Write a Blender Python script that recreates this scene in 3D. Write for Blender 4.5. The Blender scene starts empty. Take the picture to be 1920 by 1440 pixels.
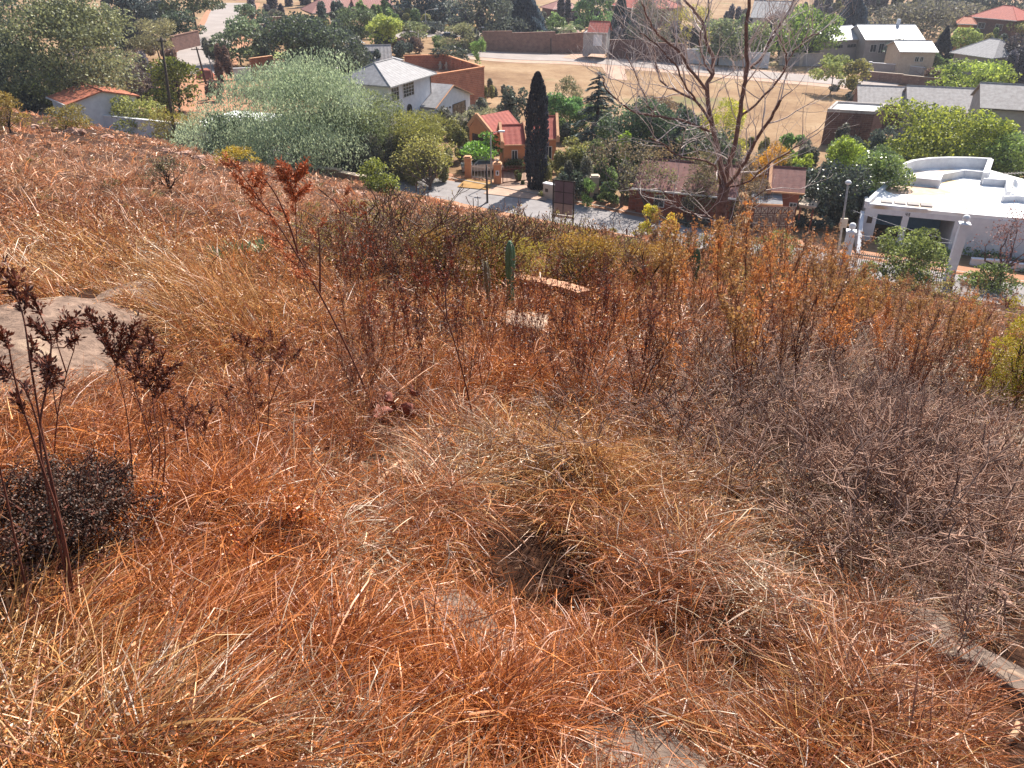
import bpy, bmesh, math, random
import numpy as np
from mathutils import Vector, Matrix

# ------------------------------------------------------------ camera, sky, sun
PITCH = math.radians(30); F = 1478.0
scene = bpy.context.scene
cam_d = bpy.data.cameras.new('camera'); cam = bpy.data.objects.new('camera', cam_d)
scene.collection.objects.link(cam)
cam_d.sensor_width = 36; cam_d.lens = 36*F/1920
cam_d.clip_start = 0.05; cam_d.clip_end = 5000
cam.location = (0, 0, 0); cam.rotation_euler = (math.radians(90)-PITCH, 0, 0)
scene.camera = cam

SUN_EL = 46.0; SUN_AZ = 27.0         # azimuth to the right of the view direction (+Y)
world = bpy.data.worlds.new('World'); scene.world = world; world.use_nodes = True
wn = world.node_tree.nodes; bg = wn['Background']
sky = wn.new('ShaderNodeTexSky'); sky.sky_type = 'NISHITA'; sky.sun_disc = False
sky.sun_elevation = math.radians(SUN_EL); sky.sun_rotation = math.radians(SUN_AZ)
sky.air_density = 1.2; sky.dust_density = 1.5
world.node_tree.links.new(sky.outputs[0], bg.inputs[0]); bg.inputs[1].default_value = 0.085
sun_d = bpy.data.lights.new('sun', 'SUN'); sun = bpy.data.objects.new('sun', sun_d)
scene.collection.objects.link(sun)
sun_d.energy = 5.0; sun_d.angle = math.radians(0.53); sun_d.color = (1.0, 0.93, 0.83)
e_, a_ = math.radians(SUN_EL), math.radians(SUN_AZ)
sdir = Vector((math.sin(a_)*math.cos(e_), math.cos(a_)*math.cos(e_), math.sin(e_)))
sun.rotation_euler = sdir.to_track_quat('Z', 'Y').to_euler()
scene.view_settings.view_transform = 'Standard'; scene.view_settings.look = 'None'
scene.view_settings.exposure = 0.93; scene.view_settings.gamma = 1.0
scene.view_settings.use_curve_mapping = False
scene.cycles.max_bounces = 6; scene.cycles.transparent_max_bounces = 4
scene.cycles.diffuse_bounces = 2; scene.cycles.glossy_bounces = 2; scene.cycles.transmission_bounces = 3
scene.cycles.volume_bounces = 0; scene.cycles.use_denoising = True

COL = scene.collection
rng = np.random.default_rng(7)
random.seed(7)

# ------------------------------------------------------------ terrain functions
def vnoise(x, y, s, seed=0):
    x = np.asarray(x, float)/s; y = np.asarray(y, float)/s
    xi = np.floor(x); yi = np.floor(y); fx = x-xi; fy = y-yi
    fx = fx*fx*(3-2*fx); fy = fy*fy*(3-2*fy)
    def h(a, b):
        v = np.sin(a*127.1+b*311.7+seed*74.7)*43758.5453
        return v-np.floor(v)
    return (h(xi, yi)*(1-fx)+h(xi+1, yi)*fx)*(1-fy)+(h(xi, yi+1)*(1-fx)+h(xi+1, yi+1)*fx)*fy
def ray(px, py):
    a = (px-960.0)/F; b = (720.0-py)/F
    return a, math.cos(PITCH)+b*math.sin(PITCH), -math.sin(PITCH)+b*math.cos(PITCH)
BUMPS = []                              # hollows and hummocks of the slope: photo column, row, radius m, height m
for _p in [(1005, 1070, .30, -.32), (1075, 905, .34, .22), (890, 900, .25, .08), (745, 870, .2, -.12), (640, 790, .4, .08), (1420, 1300, .22, -.16), (1430, 1180, .26, .10), (1225, 1240, .2, -.12), (1740, 1030, .25, -.14), (1640, 880, .5, .16),
           (520, 1010, .35, .12), (560, 1190, .14, -.08), (420, 1130, .12, -.07), (130, 1000, .25, -.12), (900, 1380, .2, .06), (1300, 1060, .25, .08), (1600, 1340, .25, .08), (400, 640, .8, .15), (1000, 700, .7, .12)]:
    _a, _b, _c = ray(_p[0], _p[1]); _t = -1.7/(_c+.3*_b+.19*_a); BUMPS.append((_a*_t, _b*_t, _p[2], _p[3]))
BUMPS.append((-45, 69, 19, 2.1))
def hill_z(x, y):
    yy = np.maximum(y, -8)+0*x; xx = 60*np.tanh(x/60.0)
    z = -1.7-0.3*yy-0.19*xx
    d = np.sqrt(x*x+y*y)
    z = z+(vnoise(x, y, 2.3, 3)-.5)*0.22*np.clip(d/4, 0.2, 1)+(vnoise(x, y, 9, 5)-.5)*0.5*np.clip((d-6)/12, 0, 1)
    nr = np.clip(1-(d-9)/6, 0, 1)
    z = z+(np.abs(vnoise(x, y, .75, 13)-.5)*-2+.5)*.13*nr
    if np.ndim(z) == 0:
        for (bx, by, br_, bh) in BUMPS:
            if abs(x-bx) < br_*3.5 and abs(y-by) < br_*3.5: z = z+bh*math.exp(-((x-bx)**2+(y-by)**2)/br_**2)
    else:
        z = np.array(z)
        for (bx, by, br_, bh) in BUMPS:
            k = (np.abs(x-bx) < br_*3.5) & (np.abs(y-by) < br_*3.5)
            if k.any(): z[k] += bh*np.exp(-((x[k]-bx)**2+(y[k]-by)**2)/br_**2)
    return z
def valley_z(x, y):
    return -22.0-3.6*np.tanh(x/60.0)+0*y
def ground_z(x, y):
    h = hill_z(x, y); v = valley_z(x, y)
    k = .35; t = np.clip(.5+.5*(h-v)/k, 0, 1)
    return v*(1-t)+h*t+k*t*(1-t)
def ray(px, py):
    a = (px-960.0)/F; b = (720.0-py)/F
    return a, math.cos(PITCH)+b*math.sin(PITCH), -math.sin(PITCH)+b*math.cos(PITCH)
def WZ(px, py, z):                      # the point of height z seen at a pixel
    a, b, c = ray(px, py); t = z/c
    return Vector((a*t, b*t, z))
def WY(px, py, Y):                      # the point at forward distance Y
    a, b, c = ray(px, py); t = Y/b
    return Vector((a*t, Y, c*t))
def G(px, py, fn=None):                 # ground point under a pixel
    fn = fn or ground_z
    a, b, c = ray(px, py); t0 = 0.5
    t = t0
    while t < 900:
        if c*t < float(fn(a*t, b*t)): break
        t0 = t; t *= 1.02
    for _ in range(22):
        m = (t0+t)/2
        if c*m < float(fn(a*m, b*m)): t = m
        else: t0 = m
    return Vector((a*t, b*t, c*t))
def V(px, py): return G(px, py, valley_z)
def gz(x, y): return float(ground_z(np.float64(x), np.float64(y)))
def project(P):
    x, y, z = P[:, 0], P[:, 1], P[:, 2]
    cy = y*math.cos(PITCH)-z*math.sin(PITCH)     # depth along the axis
    up = y*math.sin(PITCH)+z*math.cos(PITCH)
    return 960+F*x/cy, 720-F*up/cy, cy

# ------------------------------------------------------------ materials
def newmat(name):
    m = bpy.data.materials.new(name); m.use_nodes = True
    return m, m.node_tree.nodes, m.node_tree.links
def mat(name, c, rough=0.8, c2=None, scale=3.0, bump=0.0, spec=0.3, detail=6, metal=0.0, stain=None):
    m, n, l = newmat(name); p = n['Principled BSDF']
    p.inputs['Roughness'].default_value = rough; p.inputs['Specular IOR Level'].default_value = spec
    p.inputs['Metallic'].default_value = metal
    c = tuple(c)+(1,)
    if c2 is None: c2 = tuple(min(1, v*0.78) for v in c[:3])
    tc = n.new('ShaderNodeNewGeometry')
    nz = n.new('ShaderNodeTexNoise'); nz.inputs['Scale'].default_value = scale; nz.inputs['Detail'].default_value = detail
    nz.inputs['Roughness'].default_value = 0.65
    l.new(tc.outputs['Position'], nz.inputs['Vector'])
    r = n.new('ShaderNodeValToRGB'); r.color_ramp.elements[0].position = .35; r.color_ramp.elements[1].position = .68
    r.color_ramp.elements[0].color = tuple(c2)+(1,); r.color_ramp.elements[1].color = c
    l.new(nz.outputs['Fac'], r.inputs[0]); out = r.outputs[0]
    if stain:
        n2 = n.new('ShaderNodeTexNoise'); n2.inputs['Scale'].default_value = stain[1]; n2.inputs['Detail'].default_value = 8
        l.new(tc.outputs['Position'], n2.inputs['Vector'])
        r2 = n.new('ShaderNodeValToRGB'); r2.color_ramp.elements[0].position = stain[2]; r2.color_ramp.elements[1].position = stain[2]+.12
        mx = n.new('ShaderNodeMix'); mx.data_type = 'RGBA'
        l.new(n2.outputs['Fac'], r2.inputs[0]); l.new(r2.outputs[0], mx.inputs[0]); l.new(out, mx.inputs[6])
        mx.inputs[7].default_value = tuple(stain[0])+(1,); out = mx.outputs[2]
    l.new(out, p.inputs['Base Color'])
    if bump:
        b = n.new('ShaderNodeBump'); b.inputs['Strength'].default_value = bump; b.inputs['Distance'].default_value = .05
        l.new(nz.outputs['Fac'], b.inputs['Height']); l.new(b.outputs[0], p.inputs['Normal'])
    return m
def leaf_mat(name, trans=0.35, rough=0.6, gloss=0.04):
    m, n, l = newmat(name); n.remove(n['Principled BSDF'])
    at = n.new('ShaderNodeAttribute'); at.attribute_name = 'Col'
    d = n.new('ShaderNodeBsdfDiffuse'); t = n.new('ShaderNodeBsdfTranslucent'); mx = n.new('ShaderNodeMixShader')
    g = n.new('ShaderNodeBsdfGlossy'); g.inputs['Roughness'].default_value = rough; m2 = n.new('ShaderNodeMixShader')
    l.new(at.outputs[0], d.inputs[0]); l.new(at.outputs[0], t.inputs[0])
    mx.inputs[0].default_value = trans; l.new(d.outputs[0], mx.inputs[1]); l.new(t.outputs[0], mx.inputs[2])
    m2.inputs[0].default_value = gloss; l.new(mx.outputs[0], m2.inputs[1]); l.new(g.outputs[0], m2.inputs[2])
    l.new(m2.outputs[0], n['Material Output'].inputs[0])
    return m
def brick_mat(name, c1, c2, mortar, scale=1.0, row=.25, bw=.5):
    m, n, l = newmat(name); p = n['Principled BSDF']; p.inputs['Roughness'].default_value = .85
    tc = n.new('ShaderNodeTexCoord'); b = n.new('ShaderNodeTexBrick')
    mp = n.new('ShaderNodeMapping'); mp.inputs['Rotation'].default_value = (math.radians(90), 0, 0)
    sp = n.new('ShaderNodeSeparateXYZ'); cb = n.new('ShaderNodeCombineXYZ'); ad = n.new('ShaderNodeMath')
    l.new(tc.outputs['Object'], sp.inputs[0]); l.new(sp.outputs[0], ad.inputs[0]); l.new(sp.outputs[1], ad.inputs[1])
    l.new(ad.outputs[0], cb.inputs[0]); l.new(sp.outputs[2], cb.inputs[1]); l.new(cb.outputs[0], b.inputs['Vector'])
    b.inputs['Scale'].default_value = scale; b.inputs['Color1'].default_value = tuple(c1)+(1,); b.inputs['Color2'].default_value = tuple(c2)+(1,)
    b.inputs['Mortar'].default_value = tuple(mortar)+(1,); b.inputs['Mortar Size'].default_value = .02
    b.inputs['Brick Width'].default_value = bw; b.inputs['Row Height'].default_value = row
    nz = n.new('ShaderNodeTexNoise'); nz.inputs['Scale'].default_value = 1.2; nz.inputs['Detail'].default_value = 8
    l.new(tc.outputs['Object'], nz.inputs['Vector'])
    mx = n.new('ShaderNodeMix'); mx.data_type = 'RGBA'; mx.blend_type = 'MULTIPLY'; mx.inputs[0].default_value = .55
    r = n.new('ShaderNodeValToRGB'); r.color_ramp.elements[0].position = .3; r.color_ramp.elements[0].color = (.45, .42, .4, 1); r.color_ramp.elements[1].position = .6
    l.new(nz.outputs['Fac'], r.inputs[0]); l.new(b.outputs['Color'], mx.inputs[6]); l.new(r.outputs[0], mx.inputs[7])
    l.new(mx.outputs[2], p.inputs['Base Color'])
    return m
M = {}
GAIN = 1.95          # foliage albedo over the colours noted from the photograph
GGRASS = 0.86
HAZE = 0.00022
M['leaf'] = leaf_mat('foliage', .38, .55, .05)
M['leaf_gloss'] = leaf_mat('glossy_foliage', .25, .35, .10)
M['grass'] = leaf_mat('dry_grass', .25, .45, .06)
M['twig'] = leaf_mat('dry_twig', .10, .6, .05)
M['bark'] = mat('bark', (.085, .045, .035), .9, (.035, .02, .017), 9, .5)
M['bark_warm'] = mat('warm_bark', (.26, .15, .12), .9, (.11, .055, .045), 7, .5)
M['bark_red'] = mat('purple_brown_twigs', (.15, .08, .075), .9, (.08, .04, .04), 7)
M['bark_grey'] = mat('grey_bark', (.17, .13, .11), .9, (.07, .05, .045), 6, .4)
M['bark_pale'] = mat('pale_twig', (.78, .68, .62), .8, (.5, .4, .36), 5)
M['white'] = mat('white_plaster', (.74, .74, .76), .85, (.6, .6, .63), 1.2, .1)
M['whiter'] = mat('white_roof_paint', (.82, .82, .82), .7, (.74, .74, .75), .6, .1)
M['cream'] = mat('cream_plaster', (.6, .5, .4), .85, (.48, .38, .3), 1.5)
M['orange'] = mat('orange_plaster', (.62, .28, .13), .85, (.48, .2, .1), 1.0)
M['orange_pale'] = mat('pale_orange_coping', (.66, .36, .2), .85, (.5, .26, .15), 2.0)
M['greywall'] = mat('grey_plaster', (.42, .38, .36), .85, (.32, .28, .27), 1.0)
M['terracotta'] = mat('terracotta_plaster', (.4, .13, .08), .85, (.28, .09, .06), 1.0)
M['glass'] = mat('dark_glass', (.03, .035, .045), .12, (.015, .018, .025), 2, 0, .6)
M['frame'] = mat('white_frame', (.7, .68, .66), .6)
M['darkmetal'] = mat('dark_metal', (.05, .035, .03), .5, None, 10, 0, .5)
M['redmetal'] = mat('red_oxide_metal', (.14, .035, .025), .55, None, 10)
M['pole'] = mat('weathered_wood_pole', (.1, .07, .055), .85, (.05, .035, .03), 8, .3)
M['steelpole'] = mat('galvanised_pole', (.45, .42, .4), .55, (.3, .25, .22), 6, 0, .5)
M['concrete'] = mat('concrete', (.42, .36, .31), .9, (.28, .24, .2), 2.0, .2)
M['stone'] = mat('stone', (.42, .3, .22), .9, (.22, .14, .1), 1.6, .5)
M['brick'] = brick_mat('red_brick', (.42, .14, .075), (.32, .1, .055), (.38, .24, .17))
M['brick_dark'] = brick_mat('dark_brick', (.2, .09, .065), (.13, .055, .045), (.22, .14, .12))
M['brick_far'] = brick_mat('brown_brick', (.28, .15, .11), (.22, .11, .085), (.3, .2, .16))
M['brick_red'] = brick_mat('deep_red_brick', (.3, .08, .045), (.2, .055, .035), (.25, .12, .09))
def tile_mat(name, c, c2, c3=None, course=.35):
    m = mat(name, c, .75, c2, 2.2, 0, .25)
    n = m.node_tree.nodes; l = m.node_tree.links; p = n['Principled BSDF']
    uv = n.new('ShaderNodeUVMap'); w = n.new('ShaderNodeTexWave'); w.bands_direction = 'Y'; w.wave_profile = 'SAW'
    w.inputs['Scale'].default_value = 1/course/2/math.pi*.99*1.0; w.inputs['Distortion'].default_value = .25
    w.inputs['Detail'].default_value = 3; w.inputs['Detail Scale'].default_value = 4
    l.new(uv.outputs[0], w.inputs['Vector'])
    w2 = n.new('ShaderNodeTexWave'); w2.bands_direction = 'X'; w2.inputs['Scale'].default_value = 1/.3/2/math.pi
    l.new(uv.outputs[0], w2.inputs['Vector'])
    ad = n.new('ShaderNodeMath'); ad.operation = 'MULTIPLY_ADD'; ad.inputs[1].default_value = .35
    l.new(w2.outputs['Fac'], ad.inputs[0]); l.new(w.outputs['Fac'], ad.inputs[2])
    b = n.new('ShaderNodeBump'); b.inputs['Strength'].default_value = .9; b.inputs['Distance'].default_value = .06
    l.new(ad.outputs[0], b.inputs['Height']); l.new(b.outputs[0], p.inputs['Normal'])
    return m
M['tile_red'] = tile_mat('red_roof_tiles', (.48, .12, .085), (.33, .075, .06))
M['tile_orange'] = tile_mat('orange_roof_tiles', (.52, .19, .1), (.36, .11, .07))
M['tile_maroon'] = tile_mat('maroon_roof_tiles', (.27, .12, .1), (.17, .07, .065))
M['tile_pink'] = tile_mat('faded_pink_roof_tiles', (.42, .2, .17), (.3, .14, .12))
M['tile_grey'] = tile_mat('grey_roof_tiles', (.36, .35, .36), (.25, .24, .25))
M['slate'] = tile_mat('pale_slate_roof', (.44, .41, .4), (.3, .27, .26))
M['sheet'] = mat('pale_metal_roof', (.5, .5, .53), .5, (.4, .4, .43), .7, 0, .5)

# ------------------------------------------------------------ mesh helpers
def np_mesh(name, Vv, Ff, material, parent=None, col=None, smooth=False):
    me = bpy.data.meshes.new(name); nf, k = Ff.shape
    me.vertices.add(len(Vv)); me.vertices.foreach_set('co', np.ascontiguousarray(Vv, dtype=np.float32).ravel())
    me.loops.add(nf*k); me.loops.foreach_set('vertex_index', np.ascontiguousarray(Ff, dtype=np.int32).ravel())
    me.polygons.add(nf); me.polygons.foreach_set('loop_start', np.arange(0, nf*k, k, dtype=np.int32))
    if smooth: me.polygons.foreach_set('use_smooth', np.ones(nf, bool))
    me.update(calc_edges=True)
    if col is not None:
        ca = me.color_attributes.new('Col', 'FLOAT_COLOR', 'POINT')
        c4 = np.ones((len(Vv), 4), np.float32); c4[:, :3] = col
        ca.data.foreach_set('color', c4.ravel())
    if isinstance(material, (list, tuple)):
        for mm in material: me.materials.append(mm)
    else: me.materials.append(material)
    o = bpy.data.objects.new(name, me); COL.objects.link(o)
    if parent: o.parent = parent
    return o
def tag(o, label=None, cat=None, group=None, kind=None):
    if label: o['label'] = label
    if cat: o['category'] = cat
    if group: o['group'] = group
    if kind: o['kind'] = kind
    return o
def empty(name, loc=(0, 0, 0), rz=0.0, label=None, cat=None, group=None):
    o = bpy.data.objects.new(name, None); COL.objects.link(o); o.empty_display_size = .3
    o.location = loc; o.rotation_euler = (0, 0, rz)
    return tag(o, label, cat, group)
class MB:
    def __init__(s): s.v = []; s.f = []; s.uv = {}
    def add(s, vs, fs):
        b = len(s.v); s.v += [tuple(p) for p in vs]; s.f += [tuple(b+i for i in f) for f in fs]; return s
    def box(s, x0, x1, y0, y1, z0, z1):
        return s.add([(x0, y0, z0), (x1, y0, z0), (x1, y1, z0), (x0, y1, z0), (x0, y0, z1), (x1, y0, z1), (x1, y1, z1), (x0, y1, z1)],
                     [(0, 3, 2, 1), (4, 5, 6, 7), (0, 1, 5, 4), (1, 2, 6, 5), (2, 3, 7, 6), (3, 0, 4, 7)])
    def bar(s, a, b, w, h=None, up=(0, 0, 1)):
        a = Vector(a); b = Vector(b); h = h or w; d = (b-a).normalized(); u = Vector(up)
        if abs(d.dot(u)) > .95: u = Vector((0, 1, 0))
        r = d.cross(u).normalized()*w/2; t = r.cross(d).normalized()*h/2
        vs = [p+i*r+j*t for p in (a, b) for i, j in ((-1, -1), (1, -1), (1, 1), (-1, 1))]
        return s.add(vs, [(0, 1, 2, 3), (7, 6, 5, 4), (0, 4, 5, 1), (1, 5, 6, 2), (2, 6, 7, 3), (3, 7, 4, 0)])
    def tube(s, pts, rad, n=8, cap=True):
        pts = [Vector(p) for p in pts]
        if not hasattr(rad, '__len__'): rad = [rad]*len(pts)
        vs = []; u = None
        for i, p in enumerate(pts):
            d = (pts[min(i+1, len(pts)-1)]-pts[max(i-1, 0)])
            d = d.normalized() if d.length > 1e-9 else Vector((0, 0, 1))
            if u is None: u = d.orthogonal().normalized()
            u = (u-d*u.dot(d)); u = u.normalized() if u.length > 1e-6 else d.orthogonal().normalized()
            w = d.cross(u)
            for k in range(n):
                a = 2*math.pi*k/n; vs.append(p+(u*math.cos(a)+w*math.sin(a))*rad[i])
        fs = [(i*n+k, i*n+(k+1) % n, (i+1)*n+(k+1) % n, (i+1)*n+k) for i in range(len(pts)-1) for k in range(n)]
        if cap: fs += [tuple(range(n))[::-1], tuple((len(pts)-1)*n+k for k in range(n))]
        return s.add(vs, fs)
    def lathe(s, c, prof, n=16):
        vs = [(c[0]+r*math.cos(2*math.pi*k/n), c[1]+r*math.sin(2*math.pi*k/n), c[2]+z) for r, z in prof for k in range(n)]
        fs = [(i*n+k, i*n+(k+1) % n, (i+1)*n+(k+1) % n, (i+1)*n+k) for i in range(len(prof)-1) for k in range(n)]
        fs += [tuple(range(n))[::-1], tuple((len(prof)-1)*n+k for k in range(n))]
        return s.add(vs, fs)
    def prism(s, poly, z0, z1):
        n = len(poly)
        vs = [(p[0], p[1], z0) for p in poly]+[(p[0], p[1], z1) for p in poly]
        return s.add(vs, [tuple(range(n))[::-1], tuple(range(n, 2*n))]+[(i, (i+1) % n, n+(i+1) % n, n+i) for i in range(n)])
    def quad(s, a, b, c, d): return s.add([a, b, c, d], [(0, 1, 2, 3)])
    def slab(s, a, b, c, d, th):            # thick sheet under the quad a b c d
        a, b, c, d = map(Vector, (a, b, c, d)); nn = (b-a).cross(d-a).normalized()*(-th)
        return s.add([a, b, c, d, a+nn, b+nn, c+nn, d+nn],
                     [(0, 1, 2, 3), (7, 6, 5, 4), (0, 4, 5, 1), (1, 5, 6, 2), (2, 6, 7, 3), (3, 7, 4, 0)])
    def build(s, name, m, parent=None, smooth=False, uvquad=False):
        me = bpy.data.meshes.new(name); me.from_pydata(s.v, [], s.f)
        if isinstance(m, (list, tuple)):
            for q in m: me.materials.append(q)
        else: me.materials.append(m)
        if smooth: me.polygons.foreach_set('use_smooth', [True]*len(me.polygons))
        bm = bmesh.new(); bm.from_mesh(me); bmesh.ops.recalc_face_normals(bm, faces=bm.faces)
        if uvquad:
            L = bm.loops.layers.uv.new('UVMap')
            for f in bm.faces:
                nrm = f.normal
                hx = Vector((0, 0, 1)).cross(nrm)
                hx = hx.normalized() if hx.length > .05 else Vector((1, 0, 0))
                hy = nrm.cross(hx).normalized()
                for lp in f.loops: lp[L].uv = (lp.vert.co.dot(hx), lp.vert.co.dot(hy))
        bm.to_mesh(me); bm.free()
        o = bpy.data.objects.new(name, me); COL.objects.link(o)
        if parent: o.parent = parent
        return o

# ------------------------------------------------------------ ground sheet
def axis(lims):
    out = [lims[0][0]]
    for a, b, n in lims: out += list(np.linspace(a, b, n+1)[1:])
    return np.array(out)
gx = axis([(-900, -150, 12), (-150, -60, 30), (-60, -14, 60), (-14, 14, 130), (14, 60, 60), (60, 150, 30), (150, 900, 12)])
gy = axis([(-40, -2, 10), (-2, 14, 90), (14, 90, 170), (90, 250, 60), (250, 1600, 20)])
XX, YY = np.meshgrid(gx, gy); ZZ = ground_z(XX, YY)
near = np.clip(1-np.hypot(XX, YY)/16, 0, 1)
ZZ = ZZ+(vnoise(XX, YY, .5, 11)-.5)*.06*near
nx_, ny_ = len(gx), len(gy)
ii = (np.arange(ny_-1)[:, None]*nx_+np.arange(nx_-1)[None, :]).ravel()
FFg = np.stack([ii, ii+1, ii+nx_+1, ii+nx_], 1)
gm, n, l = newmat('ground_soil_and_grass'); p = n['Principled BSDF']; p.inputs['Roughness'].default_value = .95; p.inputs['Specular IOR Level'].default_value = .1
geo = n.new('ShaderNodeNewGeometry')
def noise(sc, det=6, ro=.6):
    q = n.new('ShaderNodeTexNoise'); q.inputs['Scale'].default_value = sc; q.inputs['Detail'].default_value = det; q.inputs['Roughness'].default_value = ro
    l.new(geo.outputs['Position'], q.inputs['Vector']); return q
def ramp(src, st):
    r = n.new('ShaderNodeValToRGB'); e = r.color_ramp.elements
    e[0].position, e[0].color = st[0][0], st[0][1]+(1,); e[1].position, e[1].color = st[-1][0], st[-1][1]+(1,)
    for a, c in st[1:-1]: q = e.new(a); q.color = c+(1,)
    l.new(src, r.inputs[0]); return r.outputs[0]
def mixc(f, a, b, t='MIX'):
    m_ = n.new('ShaderNodeMix'); m_.data_type = 'RGBA'; m_.blend_type = t
    if isinstance(f, float): m_.inputs[0].default_value = f
    else: l.new(f, m_.inputs[0])
    l.new(a, m_.inputs[6]); l.new(b, m_.inputs[7]); return m_.outputs[2]
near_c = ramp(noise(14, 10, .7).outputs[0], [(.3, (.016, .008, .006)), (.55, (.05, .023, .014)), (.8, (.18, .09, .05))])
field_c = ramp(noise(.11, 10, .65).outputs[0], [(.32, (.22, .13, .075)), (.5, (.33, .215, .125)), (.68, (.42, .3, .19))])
fine = ramp(noise(1.6, 8, .7).outputs[0], [(.3, (.6, .55, .5)), (.7, (1, 1, 1))])
field_c = mixc(.8, field_c, fine, 'MULTIPLY')
lawn = ramp(noise(.05, 4, .5).outputs[0], [(.62, (0, 0, 0)), (.7, (1, 1, 1))])
lg = n.new('ShaderNodeRGB'); lg.outputs[0].default_value = (.13, .15, .06, 1)
field_c = mixc(lawn, field_c, lg.outputs[0])
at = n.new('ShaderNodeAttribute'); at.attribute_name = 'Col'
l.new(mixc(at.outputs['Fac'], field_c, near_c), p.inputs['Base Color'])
bm_ = n.new('ShaderNodeBump'); bm_.inputs['Strength'].default_value = .6; bm_.inputs['Distance'].default_value = .04
l.new(noise(20, 8, .7).outputs[0], bm_.inputs['Height']); l.new(bm_.outputs[0], p.inputs['Normal'])
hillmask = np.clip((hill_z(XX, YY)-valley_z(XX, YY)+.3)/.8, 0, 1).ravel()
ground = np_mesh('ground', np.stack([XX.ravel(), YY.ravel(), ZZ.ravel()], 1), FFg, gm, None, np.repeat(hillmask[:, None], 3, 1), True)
tag(ground, kind='structure')

def strip(name, pts, width, m, lift=.05, fn=None, kind='structure'):
    fn = fn or ground_z
    P = [Vector((p[0], p[1], 0)) for p in pts]; Q = []
    for i in range(len(P)-1):                         # catmull-rom
        p0 = P[max(i-1, 0)]; p1 = P[i]; p2 = P[i+1]; p3 = P[min(i+2, len(P)-1)]
        k = max(2, int((p2-p1).length/1.5))
        for j in range(k):
            t = j/k
            Q.append(.5*((2*p1)+(p2-p0)*t+(2*p0-5*p1+4*p2-p3)*t*t+(3*p1-p0-3*p2+p3)*t**3))
    Q.append(P[-1]); mb = MB(); vs = []; ws = width if hasattr(width, '__len__') else [width, width]
    m_ = 7
    for i, q in enumerate(Q):
        d = (Q[min(i+1, len(Q)-1)]-Q[max(i-1, 0)]).normalized(); s = Vector((-d.y, d.x, 0))
        w = ws[0]+(ws[1]-ws[0])*i/(len(Q)-1)
        for k in range(m_):
            r = q+s*w*(k/(m_-1)-.5); vs.append((r.x, r.y, float(fn(r.x, r.y))+lift))
    fs = [(i*m_+k, i*m_+k+1, (i+1)*m_+k+1, (i+1)*m_+k) for i in range(len(Q)-1) for k in range(m_-1)]
    mb.add(vs, fs); o = mb.build(name, m, None, True)
    if kind: o['kind'] = kind
    return o, Q
M['asphalt'] = mat('asphalt', (.3, .28, .28), .9, (.22, .2, .2), .8, .3, .2, 10)
M['asphalt_far'] = mat('worn_asphalt', (.36, .31, .29), .9, (.28, .24, .22), .3, .2, .2, 10)
M['earth'] = mat('pink_earth', (.45, .24, .15), .95, (.34, .17, .1), .8, .3, .1)
M['paving'] = mat('pale_paving', (.5, .34, .26), .9, (.38, .26, .2), .9, .3, .1)
M['verge'] = mat('dry_verge', (.42, .26, .11), .95, (.3, .17, .07), 1.5, .4, .1)
# street along the foot of the hill
ROAD = [(-75, 108), (-45, 93.5), (-30, 86), (-17, 79), (-5, 73.8), (0, 71.6), (13, 65.4), (24, 60), (45, 52), (80, 40)]
strip('verge', [(a, b+.8) for a, b in ROAD], 9.6, M['earth'], .04, ground_z)
strip('road', ROAD, 6.0, M['asphalt'], .09)

# ------------------------------------------------------------ far roads, drives
def pxs(L, fn=None): return [tuple((G(a, b, fn or valley_z))[:2]) for a, b in L]
strip('verge', pxs([(880, 101), (960, 107), (1050, 110), (1130, 116), (1250, 126), (1350, 135), (1480, 146), (1560, 153), (1680, 165)]), 15, M['paving'], .04, valley_z)
strip('road', pxs([(880, 100), (960, 106), (1050, 109), (1130, 115), (1250, 125), (1350, 134), (1480, 145), (1560, 152), (1680, 164)]), 9, M['asphalt_far'], .09, valley_z)
UP = [(372, 210), (360, 178), (352, 140), (368, 108), (388, 88), (410, 66), (420, 42), (425, 22), (436, 6)]
strip('path', pxs([(a+9, b) for a, b in UP]), 13, M['earth'], .04, valley_z)
strip('road', pxs(UP[2:]), 8.0, M['asphalt_far'], .09, valley_z)
strip('driveway', pxs([(965, 372), (985, 335), (975, 300)]), [6, 4.5], M['paving'], .14, valley_z)
strip('driveway', pxs([(1090, 113), (1108, 100), (1114, 88)]), [8, 4.5], M['paving'], .12, valley_z)
strip('driveway', pxs([(1145, 118), (1160, 150)]), [5, 3], M['paving'], .05, valley_z)
strip('driveway', pxs([(690, 66), (760, 64), (830, 62), (900, 66)]), [12, 12], M['asphalt_far'], .06, valley_z)
strip('verge', pxs([(760, 50), (830, 46), (900, 44)]), [20, 20], M['verge'], .05, valley_z)
strip('verge', pxs([(1545, 118), (1620, 116), (1640, 128)]), [16, 10], M['earth'], .05, valley_z)
strip('lawn', pxs([(478, 104), (520, 98)]), [16, 16], mat('yellow_green_lawn', (.26, .28, .08), .95, (.18, .2, .06), .6), .08, valley_z)
strip('verge', pxs([(866, 345), (922, 352)]), [3.2, 2.6], M['verge'], .16, valley_z)
strip('lawn', pxs([(1215, 92), (1255, 90)]), [9, 9], mat('sparse_green_lawn', (.22, .28, .13), .95, (.3, .24, .12), .6), .07, valley_z)

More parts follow.
